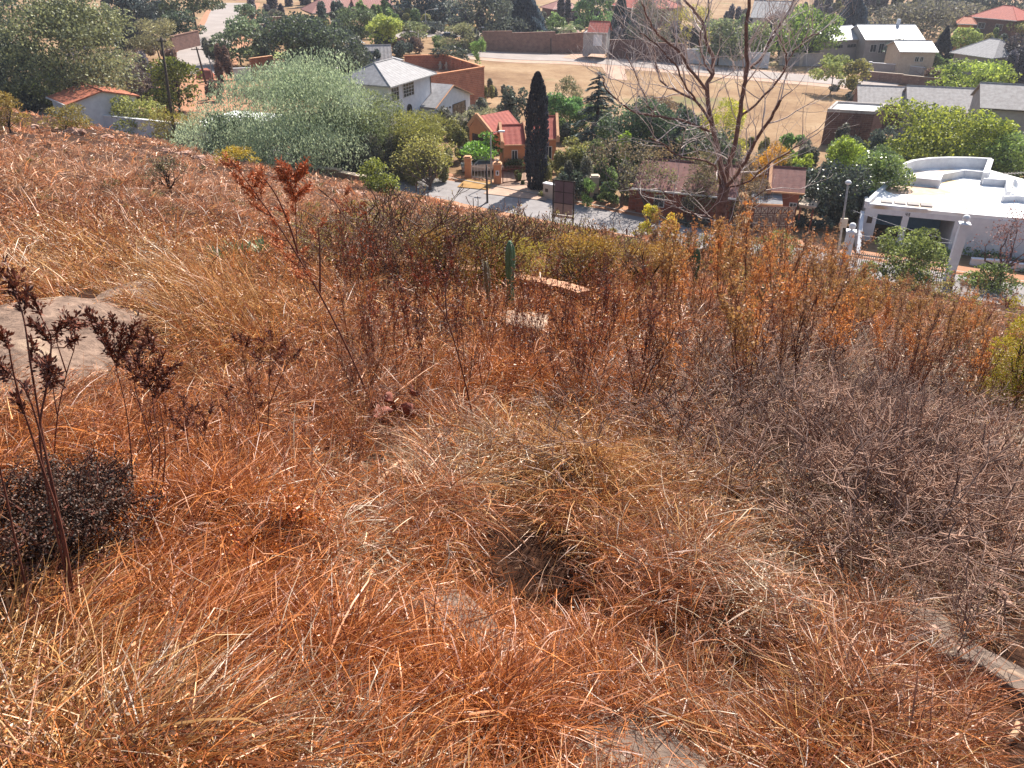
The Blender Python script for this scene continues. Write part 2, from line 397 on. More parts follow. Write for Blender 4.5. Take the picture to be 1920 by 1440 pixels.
# ------------------------------------------------------------ foliage
def srgb(c):
    c = np.array(c, float)/255.0
    return np.where(c <= .04045, c/12.92, ((c+.055)/1.055)**2.4)
def rnd_dirs(n):
    v = rng.normal(size=(n, 3)); return v/np.linalg.norm(v, axis=1, keepdims=True)
def leaves(name, C, D, U, Lh, Wh, col, m, parent=None):
    """one rhombic leaf per row: C centre, D long axis, U side axis"""
    n = len(C); Lh = np.broadcast_to(np.asarray(Lh, float), (n,))[:, None]; Wh = np.broadcast_to(np.asarray(Wh, float), (n,))[:, None]
    Vv = np.empty((n, 4, 3)); Vv[:, 0] = C-D*Lh; Vv[:, 1] = C+U*Wh; Vv[:, 2] = C+D*Lh; Vv[:, 3] = C-U*Wh
    Ff = np.arange(n*4).reshape(n, 4)
    return np_mesh(name, Vv.reshape(-1, 3), Ff, m, parent, np.repeat(col, 4, 0))
def perp(D):
    R = rnd_dirs(len(D)); U = np.cross(D, R); return U/np.maximum(np.linalg.norm(U, axis=1, keepdims=True), 1e-6)
def limbs(mb, base, tips, r0, trunk_h, lean=(0, 0)):
    b = Vector(base); t = b+Vector((lean[0], lean[1], trunk_h))
    mb.tube([b-Vector((0, 0, .3)), b+(t-b)*.5+Vector((random.uniform(-1, 1), random.uniform(-1, 1), 0))*r0*.6, t], [r0*1.25, r0, r0*.8], 7)
    for tp in tips:
        tp = Vector(tp); mid = t.lerp(tp, .5)+Vector((random.uniform(-1, 1), random.uniform(-1, 1), random.uniform(-.3, 1)))*(tp-t).length*.12
        mb.tube([t-Vector((0, 0, r0)), mid, tp], [r0*.55, r0*.35, r0*.1], 5)
        for _ in range(2):
            q = mid.lerp(tp, random.uniform(.1, .6)); e = q+Vector((random.uniform(-1, 1), random.uniform(-1, 1), random.uniform(0, .8)))*(tp-t).length*.35
            mb.tube([q, q.lerp(e, .5)+Vector((0, 0, .1)), e], [r0*.25, r0*.16, r0*.05], 4)
def branch_rec(mb, p, d, L, r, depth, spread=.6, up=.15, segs=3, fork=(2, 3), taper=.66, tips=None, rs=random):
    pts = [p]; dd = d.copy(); rad = [r]
    for i in range(segs):
        dd = (dd+Vector((rs.uniform(-1, 1), rs.uniform(-1, 1), rs.uniform(-1, 1)))*.22+Vector((0, 0, up*.4))).normalized()
        p = p+dd*L/segs; pts.append(p); rad.append(max(r*(1-.45*(i+1)/segs), .004))
    mb.tube(pts, rad, 6 if depth > 2 else (4 if depth > 0 else 3), False)
    if tips is not None and depth <= 1: tips += [tuple(q) for q in pts[1:]]
    if depth <= 0: return
    for k in range(rs.randint(*fork)):
        q = pts[-1] if k < 2 else pts[rs.randint(1, segs)]
        side = Vector((rs.uniform(-1, 1), rs.uniform(-1, 1), rs.uniform(-.4, .8)))
        nd = (dd*(1-spread*.5)+side*spread).normalized()
        branch_rec(mb, q, nd, L*rs.uniform(taper-.1, taper+.12), rad[-1]*rs.uniform(.6, .85), depth-1, spread, up, segs, fork, taper, tips, rs)

def tree(label, kind, px, ytop, ybase, wpx, c1, c2=None, Y=None, name='tree', cat='tree', cb=.2, bark='bark', dens=1.0, leaf=1.0, group=None, fn=None, nclump=None, m='leaf', ls=4.2):
    """crown measured in the photo: centre px, top and ground rows, width; stands on the ground"""
    if Y is None: base = G(px, ybase, fn)
    else:
        q = WY(px, ybase, Y); base = Vector((q.x, q.y, gz(q.x, q.y)))
    t = base.y/ray(px, ybase)[1]
    W = wpx*(1.12 if kind in ('round', 'dense', 'feather', 'willow') else 1)/F*t; top = WY(px, ytop, base.y).z; H = max(1.0, top-base.z)
    base = Vector((base.x, base.y, gz(base.x, base.y)))
    c1 = srgb(c1)*GAIN; c2 = srgb(c2)*GAIN if c2 is not None else c1*.7
    e = empty(name, base, 0, label, cat, group); crown = 'crown' if name != 'shrub' else 'foliage'
    hc = H*(1-cb); zc = H*cb+hc/2; s = ls/F*t*leaf; A = (wpx*hc/t*F)
    n = int(min(75000, max(900, A/(ls*ls)*{'willow': 20, 'cypress': 22}.get(kind, 9)*dens/leaf**2)))
    R3 = np.array([W/2, W/2*.9, hc/2])
    if kind in ('round', 'bush', 'dense', 'feather', 'willow'):
        k = nclump or int(np.clip(10+wpx/8, 12, 60))
        cd = rnd_dirs(k); cd[:, 2] = np.abs(cd[:, 2])*np.where(rng.random(k) < .55, 1, -.95)
        rr = rng.uniform(.45, .85, k)[:, None]; cc = cd*rr
        low = cc[:, 2] < 0; cc[low, 2] = -rng.uniform(.3, .8, low.sum()); cc[:, :2] *= np.where(low, 1.15, 1)[:, None]
        cr = rng.uniform(.24, .42, k)*{'dense': 1.2, 'willow': 1.2}.get(kind, 1.05)
        pk = cr**2; which = rng.choice(k, n, p=pk/pk.sum())
        d = rnd_dirs(n); d[:, 2] = np.where(rng.random(n) < .3, -np.abs(d[:, 2]), np.abs(d[:, 2])*.95)
        rad = cr[which]*(.55+.5*rng.random(n)**.6)
        P = cc[which]+d*rad[:, None]
        P[:, 2] = np.maximum(P[:, 2], -1+.12*rng.random(n))
        clj = rng.uniform(.72, 1.22, k)[which]
        if kind == 'willow':
            q = rng.random(n); drop = np.where(q < .5, rng.random(n)**2*.22, 0)
            P[:, 2] -= drop
            Dv = np.stack([rng.normal(0, .55, n), rng.normal(0, .55, n), -np.ones(n)], 1)
        else:
            Dv = rnd_dirs(n)*(1 if kind != 'feather' else .8)+d*(.5 if kind != 'feather' else .9)
        P = P*R3+np.array([0, 0, zc])
        Dv /= np.linalg.norm(Dv, axis=1, keepdims=True)
        col = c2+(c1-c2)*rng.random((n, 1)); col = col*clj[:, None]*rng.uniform(.8, 1.2, (n, 1))*np.array([1.0, 1.0, .82])
        asp = dict(willow=(.62, .2), feather=(.8, .16)).get(kind, (.62, .42))
        leaves(crown, P, Dv, perp(Dv), s*asp[0]*rng.uniform(.6, 1.3, n), s*asp[1]*rng.uniform(.7, 1.3, n), col, M[m], e)
        mb = MB(); top_c = [tuple(cc[i]*R3*.85+np.array([0, 0, zc])) for i in range(min(k, 9))]
        limbs(mb, (0, 0, 0), top_c, max(.05, W*.014), max(.2, H*cb*.9+hc*.12))
        mb.build('trunk' if name != 'shrub' else 'stem', M[bark], e, True)
    elif kind == 'cypress':
        u = rng.random(n); z = u**.9; prof = np.clip((1-z)*(3.2 if name == 'cypress_tree' else 1.15), 0, 1)**(.5 if name == 'cypress_tree' else .85)*np.clip(.72+z*1.6, 0, 1)
        a = rng.random(n)*2*math.pi
        lump = 1+.12*np.sin(a*5+z*17)+.08*np.sin(a*9-z*31)
        r = prof*lump*(.8+.25*rng.random(n))
        P = np.stack([np.cos(a)*r*W/2, np.sin(a)*r*W/2, H*cb*.5+z*(H-H*cb*.5)], 1)
        Dv = np.stack([np.cos(a)*.4+rng.normal(0, .25, n), np.sin(a)*.4+rng.normal(0, .25, n), np.ones(n)], 1); Dv /= np.linalg.norm(Dv, axis=1, keepdims=True)
        col = (c2+(c1-c2)*rng.random((n, 1)))*rng.uniform(.7, 1.25, (n, 1))
        leaves(crown, P, Dv, perp(Dv), s*.75, s*.3, col, M[m], e)
        mb = MB(); mb.tube([(0, 0, -.3), (0, 0, H*.7)], [W*.09, .04], 7); mb.build('trunk', M[bark], e, True)
    elif kind == 'conifer':
        k = int(max(60, H*9)); zz = np.linspace(.08, .97, k)+rng.uniform(-.012, .012, k); aa = rng.random(k)*6.28
        mb = MB(); mb.tube([(0, 0, -.3), (0, 0, H)], [W*.05, .03], 7); Ps = []; Ds = []; cl = []
        per = n//k
        for i in range(k):
            L = W/2*(1-zz[i])**.75*rng.uniform(.75, 1.2)+.2; z0 = zz[i]*H
            dv = np.array([math.cos(aa[i]), math.sin(aa[i]), 0]); sd = np.array([-dv[1], dv[0], 0])
            u = rng.random(per)**.7; wv = rng.uniform(-1, 1, per)*(.1+.4*u)*L*.8
            droop = L*(.12*u-.35*u*u)
            Ps.append(dv*(u*L)[:, None]+sd*wv[:, None]+np.array([0, 0, 1])*(z0+droop+rng.normal(0, .06*L*.5, per))[:, None])
            q = dv+sd*rng.normal(0, .6, per)[:, None]+np.array([0, 0, -.25]); Ds.append(q/np.linalg.norm(q, axis=1, keepdims=True)); cl.append(np.full(per, rng.uniform(.7, 1.3)))
            mb.tube([(0, 0, z0), tuple(dv*L*.6+np.array([0, 0, z0])), tuple(dv*L*.95+np.array([0, 0, z0-.2*L]))], [.06, .04, .015], 4)
        P = np.concatenate(Ps); Dv = np.concatenate(Ds); nn = len(P)
        col = (c2+(c1-c2)*rng.random((nn, 1)))*np.concatenate(cl)[:, None]
        leaves(crown, P, Dv, perp(Dv)*np.array([1, 1, .35]), s*.9, s*.3, col, M[m], e)
        mb.build('trunk', M[bark], e, True)
    elif kind in ('bare', 'twiggy'):
        mb = MB(); tips = []; rs = random.Random(int(px*7+ytop)); r0 = max(.04, W*.022)
        h0 = H*max(cb, .1)
        nb = 5 if kind == 'bare' else 7
        mb.tube([(0, 0, -.3), (0, 0, h0)], [r0*1.6, r0*1.2], 7)
        dep = 4
        L0 = (H-h0)*.42
        for i in range(nb):
            a = i*6.28/nb+rs.random(); sp = rs.uniform(.35, 1.0)*min(1.3, W/H)
            branch_rec(mb, Vector((0, 0, h0)), Vector((math.cos(a)*sp, math.sin(a)*sp, 1)).normalized(), L0, r0*.8, dep, .62, .1, 3, (2, 3), .68, tips, rs)
        # fit the twigs to the measured crown
        Vb = np.array(mb.v); mz = Vb[:, 2].max(); mw = np.percentile(np.abs(Vb[:, :2]), 98)
        sx = (W/2)/mw; sz = H/mz; Vb *= np.array([sx, sx, sz]); mb.v = [tuple(q) for q in Vb]
        mb.build('branches' if name == 'shrub' else 'trunk', M[bark], e)
        if dens > 0:
            T = np.array(tips)*np.array([sx, sx, sz]); nn = int(n*.55); P = T[rng.integers(0, len(T), nn)]+rng.normal(0, 1, (nn, 3))*s*1.3
            Dv = rnd_dirs(nn); col = (c2+(c1-c2)*rng.random((nn, 1)))*rng.uniform(.75, 1.25, (nn, 1))
            leaves(crown, P, Dv, perp(Dv), s*.5, s*.3, col, M[m], e)
    elif kind == 'palm':
        mb = MB(); mb.tube([(0, 0, -.2), (.1, 0, H*.45), (0, 0, H*.72)], [.32, .22, .18], 8); mb.build('trunk', M[bark], e, True)
        Ps, Ds, Us = [], [], []
        for i in range(34):
            a = rng.random()*6.28; el = rng.uniform(-.2, 1.2); L = W*.52
            for j in range(12):
                u = (j+1)/12; ang = el-u*1.5; 
                x = sum(math.cos(el-q/12*1.5) for q in range(j+1))*L/12; z = sum(math.sin(el-q/12*1.5) for q in range(j+1))*L/12
                for sgn in (-1, 1):
                    Ps.append((math.cos(a)*x-math.sin(a)*sgn*.22, math.sin(a)*x+math.cos(a)*sgn*.22, H*.72+z-.05))
                    Ds.append((math.cos(a)*.4-math.sin(a)*sgn, math.sin(a)*.4+math.cos(a)*sgn, -.3))
        P = np.array(Ps); Dv = np.array(Ds); Dv /= np.linalg.norm(Dv, axis=1, keepdims=True); nn = len(P)
        leaves('fronds', P, Dv, perp(Dv), .32, .06, (c2+(c1-c2)*rng.random((nn, 1))), M[m], e)
    return e
TREES = [
 # left side
 ('huge dark green tree filling the upper left corner of the view', 'dense', 20, -70, 205, 150, (70, 84, 78), (38, 46, 52), None, .1),
 ('broad grey-green oak-like tree towering behind the red roofed cottage', 'dense', 150, -20, 212, 225, (122, 124, 92), (56, 62, 58), None, .12),
 ('dark tall tree with bluish shade just left of the distant road bend', 'dense', 262, -28, 92, 90, (62, 72, 76), (36, 42, 54), None, .1),
 ('flat topped umbrella tree leaning over the distant road', 'round', 372, -32, 72, 130, (84, 92, 70), (50, 56, 50), None, .5),
 ('small dark tree beneath the umbrella tree at the road bend', 'round', 352, 14, 84, 66, (78, 90, 72), (40, 46, 52), None, .25),
 ('feathery grey-brown tree behind the red tiled cottage roof', 'feather', 190, 88, 190, 140, (140, 126, 104), (88, 80, 74), None, .1),
 ('sparse yellowish tree above the dirt bank by the distant road', 'feather', 300, 28, 118, 84, (138, 132, 98), (84, 80, 66), None, .2),
 ('bright green loose shrub left of the red tiled cottage', 'round', 105, 128, 205, 78, (128, 138, 78), (76, 84, 50), None, .1),
 ('pale leafy shrub at the hill brow on the left edge', 'round', 48, 152, 205, 66, (120, 126, 72), (64, 70, 44), None, .1),
 ('purplish leafless tree between the grey-brown tree and the dark conifer', 'feather', 275, 112, 205, 46, (92, 78, 84), (50, 44, 54), None, .05),
 ('wide dark conifer with yellow-green sunlit side beside the distant road', 'dense', 338, 103, 212, 92, (104, 108, 40), (26, 34, 26), None, .0),
 ('grey-green roadside tree covering the right edge of the climbing road', 'dense', 452, 38, 122, 98, (104, 116, 92), (60, 70, 62), None, .12),
 ('small round grey-green tree at the top of the climbing road', 'round', 470, 5, 62, 62, (102, 116, 94), (62, 70, 66), None, .15),
 ('big purple-shaded evergreen tree behind the white double-storey house', 'dense', 590, 22, 160, 170, (78, 90, 66), (36, 40, 56), None, .1),
 ('dark bushy tree half hiding the white canopies by the stone-roofed outbuilding', 'dense', 655, 82, 172, 96, (76, 84, 66), (38, 42, 52), None, .1),
 ('loose mid-green tree beside the pink roofed house', 'round', 668, 10, 88, 80, (96, 108, 80), (58, 66, 60), None, .2),
 ('yellow-green sunlit tree behind the stone-roofed outbuilding', 'round', 728, 22, 100, 72, (148, 154, 84), (96, 106, 58), None, .15),
 ('grey-green garden shrub right of the yellow-green tree', 'round', 765, 38, 78, 70, (120, 126, 90), (76, 82, 66), None, .1),
 ('clipped dark round shrub row by the distant driveway', 'round', 806, 38, 62, 66, (82, 88, 84), (44, 48, 60), None, .1),
 ('wide grey-purple tree with smoky crown above the brick courtyard', 'dense', 912, -30, 82, 118, (96, 102, 92), (52, 58, 72), None, .1),
 ('pale olive tree behind the slim courtyard tree', 'feather', 865, 38, 98, 68, (130, 130, 98), (80, 80, 70), None, .15),
 ('fresh green slender shrub outside the brick courtyard corner', 'feather', 896, 68, 122, 28, (124, 150, 84), (70, 90, 56), None, .02),
 ('tall blue-green conifer wall at the top edge near the centre', 'dense', 785, -60, 42, 170, (58, 74, 84), (34, 44, 58), None, .05),
 ('dark blue conifer left of the far palm tree', 'cypress', 985, -30, 82, 78, (70, 84, 92), (38, 46, 62), None, .05),
 ('pale green round tree above the far palm', 'round', 1040, 24, 84, 38, (118, 136, 88), (74, 88, 66), None, .1),
 ('light green tree behind the little red garage', 'round', 1115, -24, 74, 78, (112, 136, 92), (62, 82, 72), None, .1),
 ('dark green columnar conifer touching the little red garage', 'cypress', 1160, -18, 88, 44, (66, 84, 80), (34, 44, 56), None, .05),
 ('dark shrubs heaped around the far stone terrace', 'round', 1010, 52, 86, 70, (88, 98, 80), (46, 54, 62), None, .05),
 ('smoky grey-green tree seen through the bare tree crown on the left', 'feather', 1215, -15, 108, 84, (112, 112, 96), (66, 64, 74), None, .1),
 ('yellow flowering tree top seen through the bare tree crown', 'feather', 1290, 2, 100, 82, (168, 158, 88), (104, 98, 72), None, .15),
 ('grey-green tree directly behind the bare tree crown', 'round', 1345, 28, 122, 92, (118, 126, 92), (66, 72, 74), None, .15),
 ('light green tree right of centre behind the bare tree crown', 'round', 1395, 34, 120, 84, (130, 142, 88), (76, 84, 66), None, .15),
 ('brown-grey twiggy tree under the far grey roof', 'feather', 1450, 22, 104, 84, (116, 96, 96), (76, 62, 74), None, .1),
 ('rounded bright green tree left of the long grey-roofed house', 'dense', 1508, 12, 122, 108, (128, 148, 70), (42, 56, 52), None, .15),
 ('bluish dark conifer behind the long grey-roofed house', 'cypress', 1592, -20, 72, 64, (58, 72, 84), (36, 44, 60), None, .05),
 ('wide olive grey tree band behind the long grey-roofed house', 'dense', 1715, 0, 70, 200, (104, 100, 84), (62, 60, 70), None, .05),
 ('dark tree in the top right behind the red hipped roof', 'dense', 1835, -30, 40, 150, (76, 82, 76), (42, 46, 58), None, .05),
 ('olive green tree beside the red hipped roof', 'round', 1890, 34, 92, 96, (134, 128, 76), (72, 80, 58), None, .1),
 ('dark triangular conifer at the right end of the long grey-roofed house', 'cypress', 1760, 50, 118, 38, (46, 52, 62), (26, 30, 44), None, .02),
 ('dark bushy conifer in front of the long grey-roofed house', 'dense', 1680, 70, 130, 66, (62, 76, 70), (34, 40, 52), None, .05),
 ('light green leafy tree right of the dark triangular conifer', 'round', 1798, 46, 128, 52, (140, 150, 88), (84, 92, 62), None, .1),
 ('pale olive shrub below the grey gabled roof', 'round', 1838, 92, 140, 76, (132, 128, 88), (84, 84, 62), None, .1),
 ('long bright green hedge tree above the pale slate roofs', 'dense', 1822, 112, 170, 140, (152, 164, 72), (62, 78, 50), None, .05),
 ('purple-brown shadowy tree on the right edge above the slate roofs', 'dense', 1895, 72, 155, 70, (80, 72, 78), (44, 40, 54), None, .05),
 ('leafless shrub beside the driveway gate above the slate roofs', 'bare', 1745, 118, 158, 60, (110, 90, 80), None, None, .1),
 ('small tree with a bare stem casting shade on the tan field', 'round', 1556, 100, 176, 62, (142, 148, 92), (90, 98, 66), None, .35),
 ('olive shrub with purple shade beside the small field tree', 'round', 1602, 112, 180, 54, (146, 140, 80), (60, 58, 66), None, .08),
 # centre band
 ('large silvery pepper tree with drooping fine foliage at the hill foot', 'willow', 560, 108, 318, 318, (158, 168, 146), (74, 86, 76), 80, .04),
 ('dark green tree boughs crowding the flat white garage roof', 'dense', 442, 206, 304, 74, (104, 116, 92), (44, 54, 50), 79, .0),
 ('darker green tree tucked under the right side of the silvery pepper tree', 'dense', 640, 196, 322, 140, (112, 124, 100), (50, 62, 56), 81, .0),
 ('olive tree joined to the right flank of the silvery pepper tree', 'feather', 712, 162, 322, 130, (122, 128, 90), (62, 70, 50), 82, .05),
 ('dusty olive tree in front of the white gabled wing', 'feather', 790, 200, 340, 130, (136, 134, 70), (76, 76, 44), 80, .05),
 ('grey-green airy tree in front of the brick courtyard wall', 'feather', 890, 196, 262, 86, (142, 142, 114), (90, 88, 76), None, .1),
 ('twiggy tree with sparse yellow leaves at the street edge', 'twiggy', 808, 250, 384, 118, (150, 146, 72), (92, 88, 48), 74, .1),
 ('round olive-green bush on the hill edge beside the low stone wall', 'dense', 714, 298, 364, 66, (132, 136, 64), (54, 64, 38), None, .0),
 ('bright green lollipop tree in the orange house driveway', 'dense', 912, 244, 322, 74, (116, 150, 62), (36, 62, 40), None, .35),
 ('dark grey-green shrub left of the tall dark cypress', 'dense', 966, 160, 262, 48, (84, 94, 84), (44, 50, 56), None, .05),
 ('tall narrow near-black cypress by the red-barred gate', 'cypress', 1005, 136, 356, 37, (52, 54, 62), (18, 18, 30), None, .02),
 ('grey-green shrub at the edge of the tan field right of the cypress', 'feather', 1052, 142, 238, 68, (120, 118, 90), (76, 74, 62), None, .05),
 ('bright green tree between the cypress and the layered cedar', 'round', 1048, 168, 256, 76, (110, 142, 88), (56, 82, 56), None, .1),
 ('layered blue-green cedar beside the orange gable', 'conifer', 1117, 130, 280, 112, (76, 92, 82), (26, 36, 44), None, .02),
 ('dark green spreading tree behind the bare tree lower branches', 'dense', 1195, 186, 312, 132, (84, 100, 76), (34, 46, 46), None, .05),
 ('brownish leafless shrub at the lower edge of the tan field', 'feather', 1235, 180, 258, 90, (112, 92, 74), (74, 58, 52), None, .05),
 ('dark round topped tree left of the bare tree trunk', 'dense', 1276, 196, 300, 52, (70, 88, 66), (30, 40, 44), None, .1),
 ('yellow-green tree directly behind the bare tree trunks', 'feather', 1352, 184, 300, 76, (172, 166, 62), (98, 104, 48), None, .05),
 ('dull green tree under the bare tree fork', 'dense', 1320, 232, 350, 90, (82, 94, 70), (42, 48, 48), None, .05),
 ('yellow-green slim tree top poking between brown shrubs', 'round', 1166, 240, 330, 26, (150, 168, 62), (90, 110, 44), None, .1),
 ('olive shrub covering the foot of the orange gable', 'round', 1075, 250, 340, 78, (128, 124, 74), (66, 70, 46), None, .05),
 ('olive leafy shrub below the layered cedar', 'round', 1102, 262, 350, 60, (112, 120, 78), (52, 60, 46), None, .05),
 ('clipped dark round shrub beside the billboard', 'dense', 1068, 320, 378, 44, (72, 84, 68), (34, 40, 46), None, .0),
 ('bright green spiky shrub right of the billboard', 'feather', 1102, 328, 388, 28, (126, 150, 84), (60, 80, 50), None, .05),
 ('grey-brown street tree with sparse leaves left of the brick boundary wall', 'twiggy', 1165, 258, 388, 122, (112, 100, 72), (70, 58, 50), None, .2),
 ('brown thinly leaved tree above the brick boundary wall', 'twiggy', 1262, 262, 372, 130, (118, 104, 66), (74, 60, 50), None, .15),
 ('small green tree by the teal gate', 'round', 1140, 338, 386, 34, (104, 120, 76), (56, 64, 48), None, .1),
 ('tangled brown-green tree screening the maroon roof on its left', 'twiggy', 1215, 300, 404, 110, (112, 110, 66), (66, 60, 46), None, .1),
 ('dense olive tree screening the maroon roof behind the bare trunk', 'feather', 1318, 290, 410, 96, (116, 108, 78), (66, 56, 52), None, .1),
 ('brown shrubby tree between the bare trunk and the patterned gate', 'feather', 1395, 300, 420, 84, (112, 96, 78), (66, 52, 50), None, .05),
 ('orange-yellow autumn tree right of the bare tree trunk', 'feather', 1435, 262, 372, 66, (190, 146, 48), (120, 92, 44), None, .05),
 ('dark green small tree at the lower right of the tan field', 'round', 1478, 246, 318, 48, (112, 136, 82), (64, 84, 58), None, .1),
 ('yellow-green round bush above the maroon tiled roof', 'round', 1492, 286, 334, 58, (150, 160, 66), (96, 104, 46), None, .05),
 ('glossy near-black tree beside the maroon roofed house', 'dense', 1548, 300, 424, 104, (72, 82, 70), (16, 20, 30), None, .1),
 ('lime green tree top between the dark tree and the box tower', 'round', 1578, 256, 380, 78, (152, 166, 66), (84, 96, 48), None, .1),
 ('mid green tree right of the glossy near-black tree', 'round', 1632, 286, 412, 92, (126, 142, 76), (52, 64, 52), None, .05),
 ('big yellow-green tree in front of the pale slate roofs', 'dense', 1700, 184, 328, 176, (150, 154, 62), (46, 60, 46), None, .05),
 ('yellow-green tree before the tall slate-roofed wall', 'dense', 1808, 210, 330, 130, (150, 156, 62), (54, 68, 46), None, .05),
 ('grey-green tree crowding the right edge above the flat white roof', 'dense', 1888, 248, 345, 120, (128, 146, 78), (52, 66, 54), None, .05),
 ('dark hedge-like tree behind the flat white roof', 'dense', 1640, 270, 340, 60, (84, 100, 66), (30, 38, 44), None, .0),
]
for (lab, kd, px, yt, yb, w, c1, c2, Y, cb) in TREES:
    nm = 'tree'
    if 'shrub' in lab or 'bush' in lab.split(' by ')[0].split(' above ')[0] and 'bushy' not in lab: nm = 'shrub'
    if 'conifer' in lab: nm = 'conifer'
    if 'cypress by' in lab: nm = 'cypress_tree'
    if 'cedar beside' in lab: nm = 'cedar_tree'
    if 'pepper tree with' in lab: nm = 'pepper_tree'
    if 'hedge tree' in lab: nm = 'hedge'
    gl = 'leaf_gloss' if 'glossy' in lab else 'leaf'
    br = 'bark' if nm != 'pepper_tree' else 'bark_grey'
    if kd in ('twiggy',): br = 'bark_grey'
    tree(lab, kd, px, yt, yb, w, c1, c2, Y, nm, {'shrub': 'shrub', 'hedge': 'hedge'}.get(nm, 'tree'), cb, br, m=gl,
         dens=.35 if kd == 'twiggy' else (0 if kd == 'bare' else 1.0), fn=valley_z if Y is None and yb < 420 and 'hill edge' not in lab and 'hill brow' not in lab else None)
tree('far palm tree with a slim trunk above the long stone wall', 'palm', 1069, 40, 92, 52, (130, 140, 96), (72, 84, 62), None, 'palm_tree', fn=valley_z)

# ------------------------------------------------------------ buildings
def frame(A, B, zg):
    """local axes: x from A to B along the front, y away from the camera"""
    A = Vector((A[0], A[1], zg)); d = Vector((B[0]-A.x, B[1]-A.y, 0)); return A, math.atan2(d.y, d.x), d.length
def window(parent, x0, x1, z0, z1, y=0.0, nx=2, nz=1, fr='frame', face='front', X=0.0, rec=.06):
    """frame with glazing bars and a pane; face front (y=const) or side (x=const)"""
    mb = MB(); t = .07
    def bx(m_, a, b, c, d, e0, e1):
        if face == 'front': m_.box(a, b, y-e1, y-e0, c, d)
        elif face == 'right': m_.box(X+e0, X+e1, a, b, c, d)
        else: m_.box(X-e1, X-e0, a, b, c, d)
    bx(mb, x0, x1, z0-t, z0, .0, .07); bx(mb, x0, x1, z1, z1+t, .0, .05)
    bx(mb, x0-t, x0, z0-t, z1+t, .0, .06); bx(mb, x1, x1+t, z0-t, z1+t, .0, .06)
    for i in range(1, nx): q = x0+(x1-x0)*i/nx; bx(mb, q-.025, q+.025, z0, z1, .0, .045)
    for i in range(1, nz): q = z0+(z1-z0)*i/nz; bx(mb, x0, x1, q-.02, q+.02, .0, .04)
    w = mb.build('window', M[fr], parent)
    g = MB(); bx(g, x0, x1, z0, z1, .003, .02); g.build('pane', M['glass'], w)
    return w
def gable_roof(parent, L, D, hz, rh, m, ov=.4, hip=0.0, name='roof', slope='xz', ridge=None, th=.14):
    """ridge parallel to the front; hip > 0 pulls the ridge ends in"""
    yr = D/2 if ridge is None else ridge
    mb = MB(); a, b, c, d = (-ov, -ov, hz), (L+ov, -ov, hz), (L+ov, D+ov, hz), (-ov, D+ov, hz)
    r0, r1 = (-ov+hip, yr, hz+rh), (L+ov-hip, yr, hz+rh)
    if hip <= 0:
        mb.slab(a, b, r1, r0, th); mb.slab(c, d, r0, r1, th)
    else:
        lo = [Vector(q)-Vector((0, 0, th)) for q in (a, b, c, d)]
        mb.add([a, b, c, d, r0, r1]+lo, [(0, 1, 5, 4), (1, 2, 5), (2, 3, 4, 5), (3, 0, 4), (0, 6, 7, 1), (1, 7, 8, 2), (2, 8, 9, 3), (3, 9, 6, 0), (9, 8, 7, 6)])
    rf = mb.build(name, m, parent, uvquad=True)
    cp = MB()
    cp.tube([Vector(r0)+Vector((0, 0, .03)), Vector(r1)+Vector((0, 0, .03))], .09, 6)
    if hip > 0:
        for p_, q_ in ((a, r0), (d, r0), (b, r1), (c, r1)): cp.tube([Vector(p_)+Vector((0, 0, .02)), Vector(q_)+Vector((0, 0, .02))], .07, 6)
    cp.build('ridge_cap', m, rf)
    return rf
def gable_walls(parent, L, D, hz, rh, m, down=1.5, ridge=None, gables=True, name='wall'):
    yr = D/2 if ridge is None else ridge; mb = MB()
    z0 = -down
    P = [(0, 0), (0, yr), (0, D), (L, D), (L, yr), (L, 0)]
    top = [hz-.02, hz+(rh-.2 if gables else -.02), hz-.02, hz-.02, hz+(rh-.2 if gables else -.02), hz-.02]
    vs = [(x, y, z0) for x, y in P]+[(x, y, t) for (x, y), t in zip(P, top)]
    fs = [(i, (i+1) % 6, 6+(i+1) % 6, 6+i) for i in range(6)]+[(6, 7, 10, 11), (7, 8, 9, 10)]
    return mb.add(vs, fs).build(name, m, parent)
def gutter(parent, L, y, z, m='frame', ov=.4):
    return MB().box(-ov, L+ov, y-.12, y, z-.16, z-.02).build('gutter', M[m], parent)
HD = [0, 0]
def house(label, apx, bpx, D, hw, rh, wall, roof, hip=0.0, wins=(), name='house', zg=None, ov=.4, gables=True, group=None, fascia='frame', ry=None, pitch=.5):
    """apx, bpx: photo positions of the two front eave corners"""
    zg0 = zg
    if zg is None: zg = float(valley_z(V(*apx).x, 0))
    A = WZ(apx[0], apx[1], zg+hw); B = WZ(bpx[0], bpx[1], zg+hw)
    o, rz, L = frame(A, B, zg)
    if ry is not None:                       # depth and rise from the ridge row seen in the photo and the roof pitch
        best = None; nv = Vector((-math.sin(rz), math.cos(rz), 0)); mid = (A+B)/2
        for D_ in np.arange(2.0, 16.0, .2):
            q = mid+nv*(D_/2)+Vector((0, 0, pitch*D_/2)); r_ = float(project(np.array([[q.x, q.y, q.z]]))[1][0])
            if best is None or abs(r_-ry) < best[0]: best = (abs(r_-ry), D_)
        D = float(best[1]); rh = pitch*D/2; hip = min(hip, D*.55, L*.45)
    HD[:] = [D, rh]
    e = empty(name, o, rz, label, 'house' if name == 'house' else name.replace('_', ' '), group)
    gable_walls(e, L, D, hw, rh, M[wall], gables=gables and hip <= 0)
    gable_roof(e, L, D, hw, rh, M[roof], ov, hip)
    gutter(e, L, -ov, hw, fascia, ov)
    for w in wins: window(e, w[0]*L, w[1]*L, w[2], w[3], nx=w[4] if len(w) > 4 else 2, nz=w[5] if len(w) > 5 else 1, fr=w[6] if len(w) > 6 else 'frame')
    return e, L
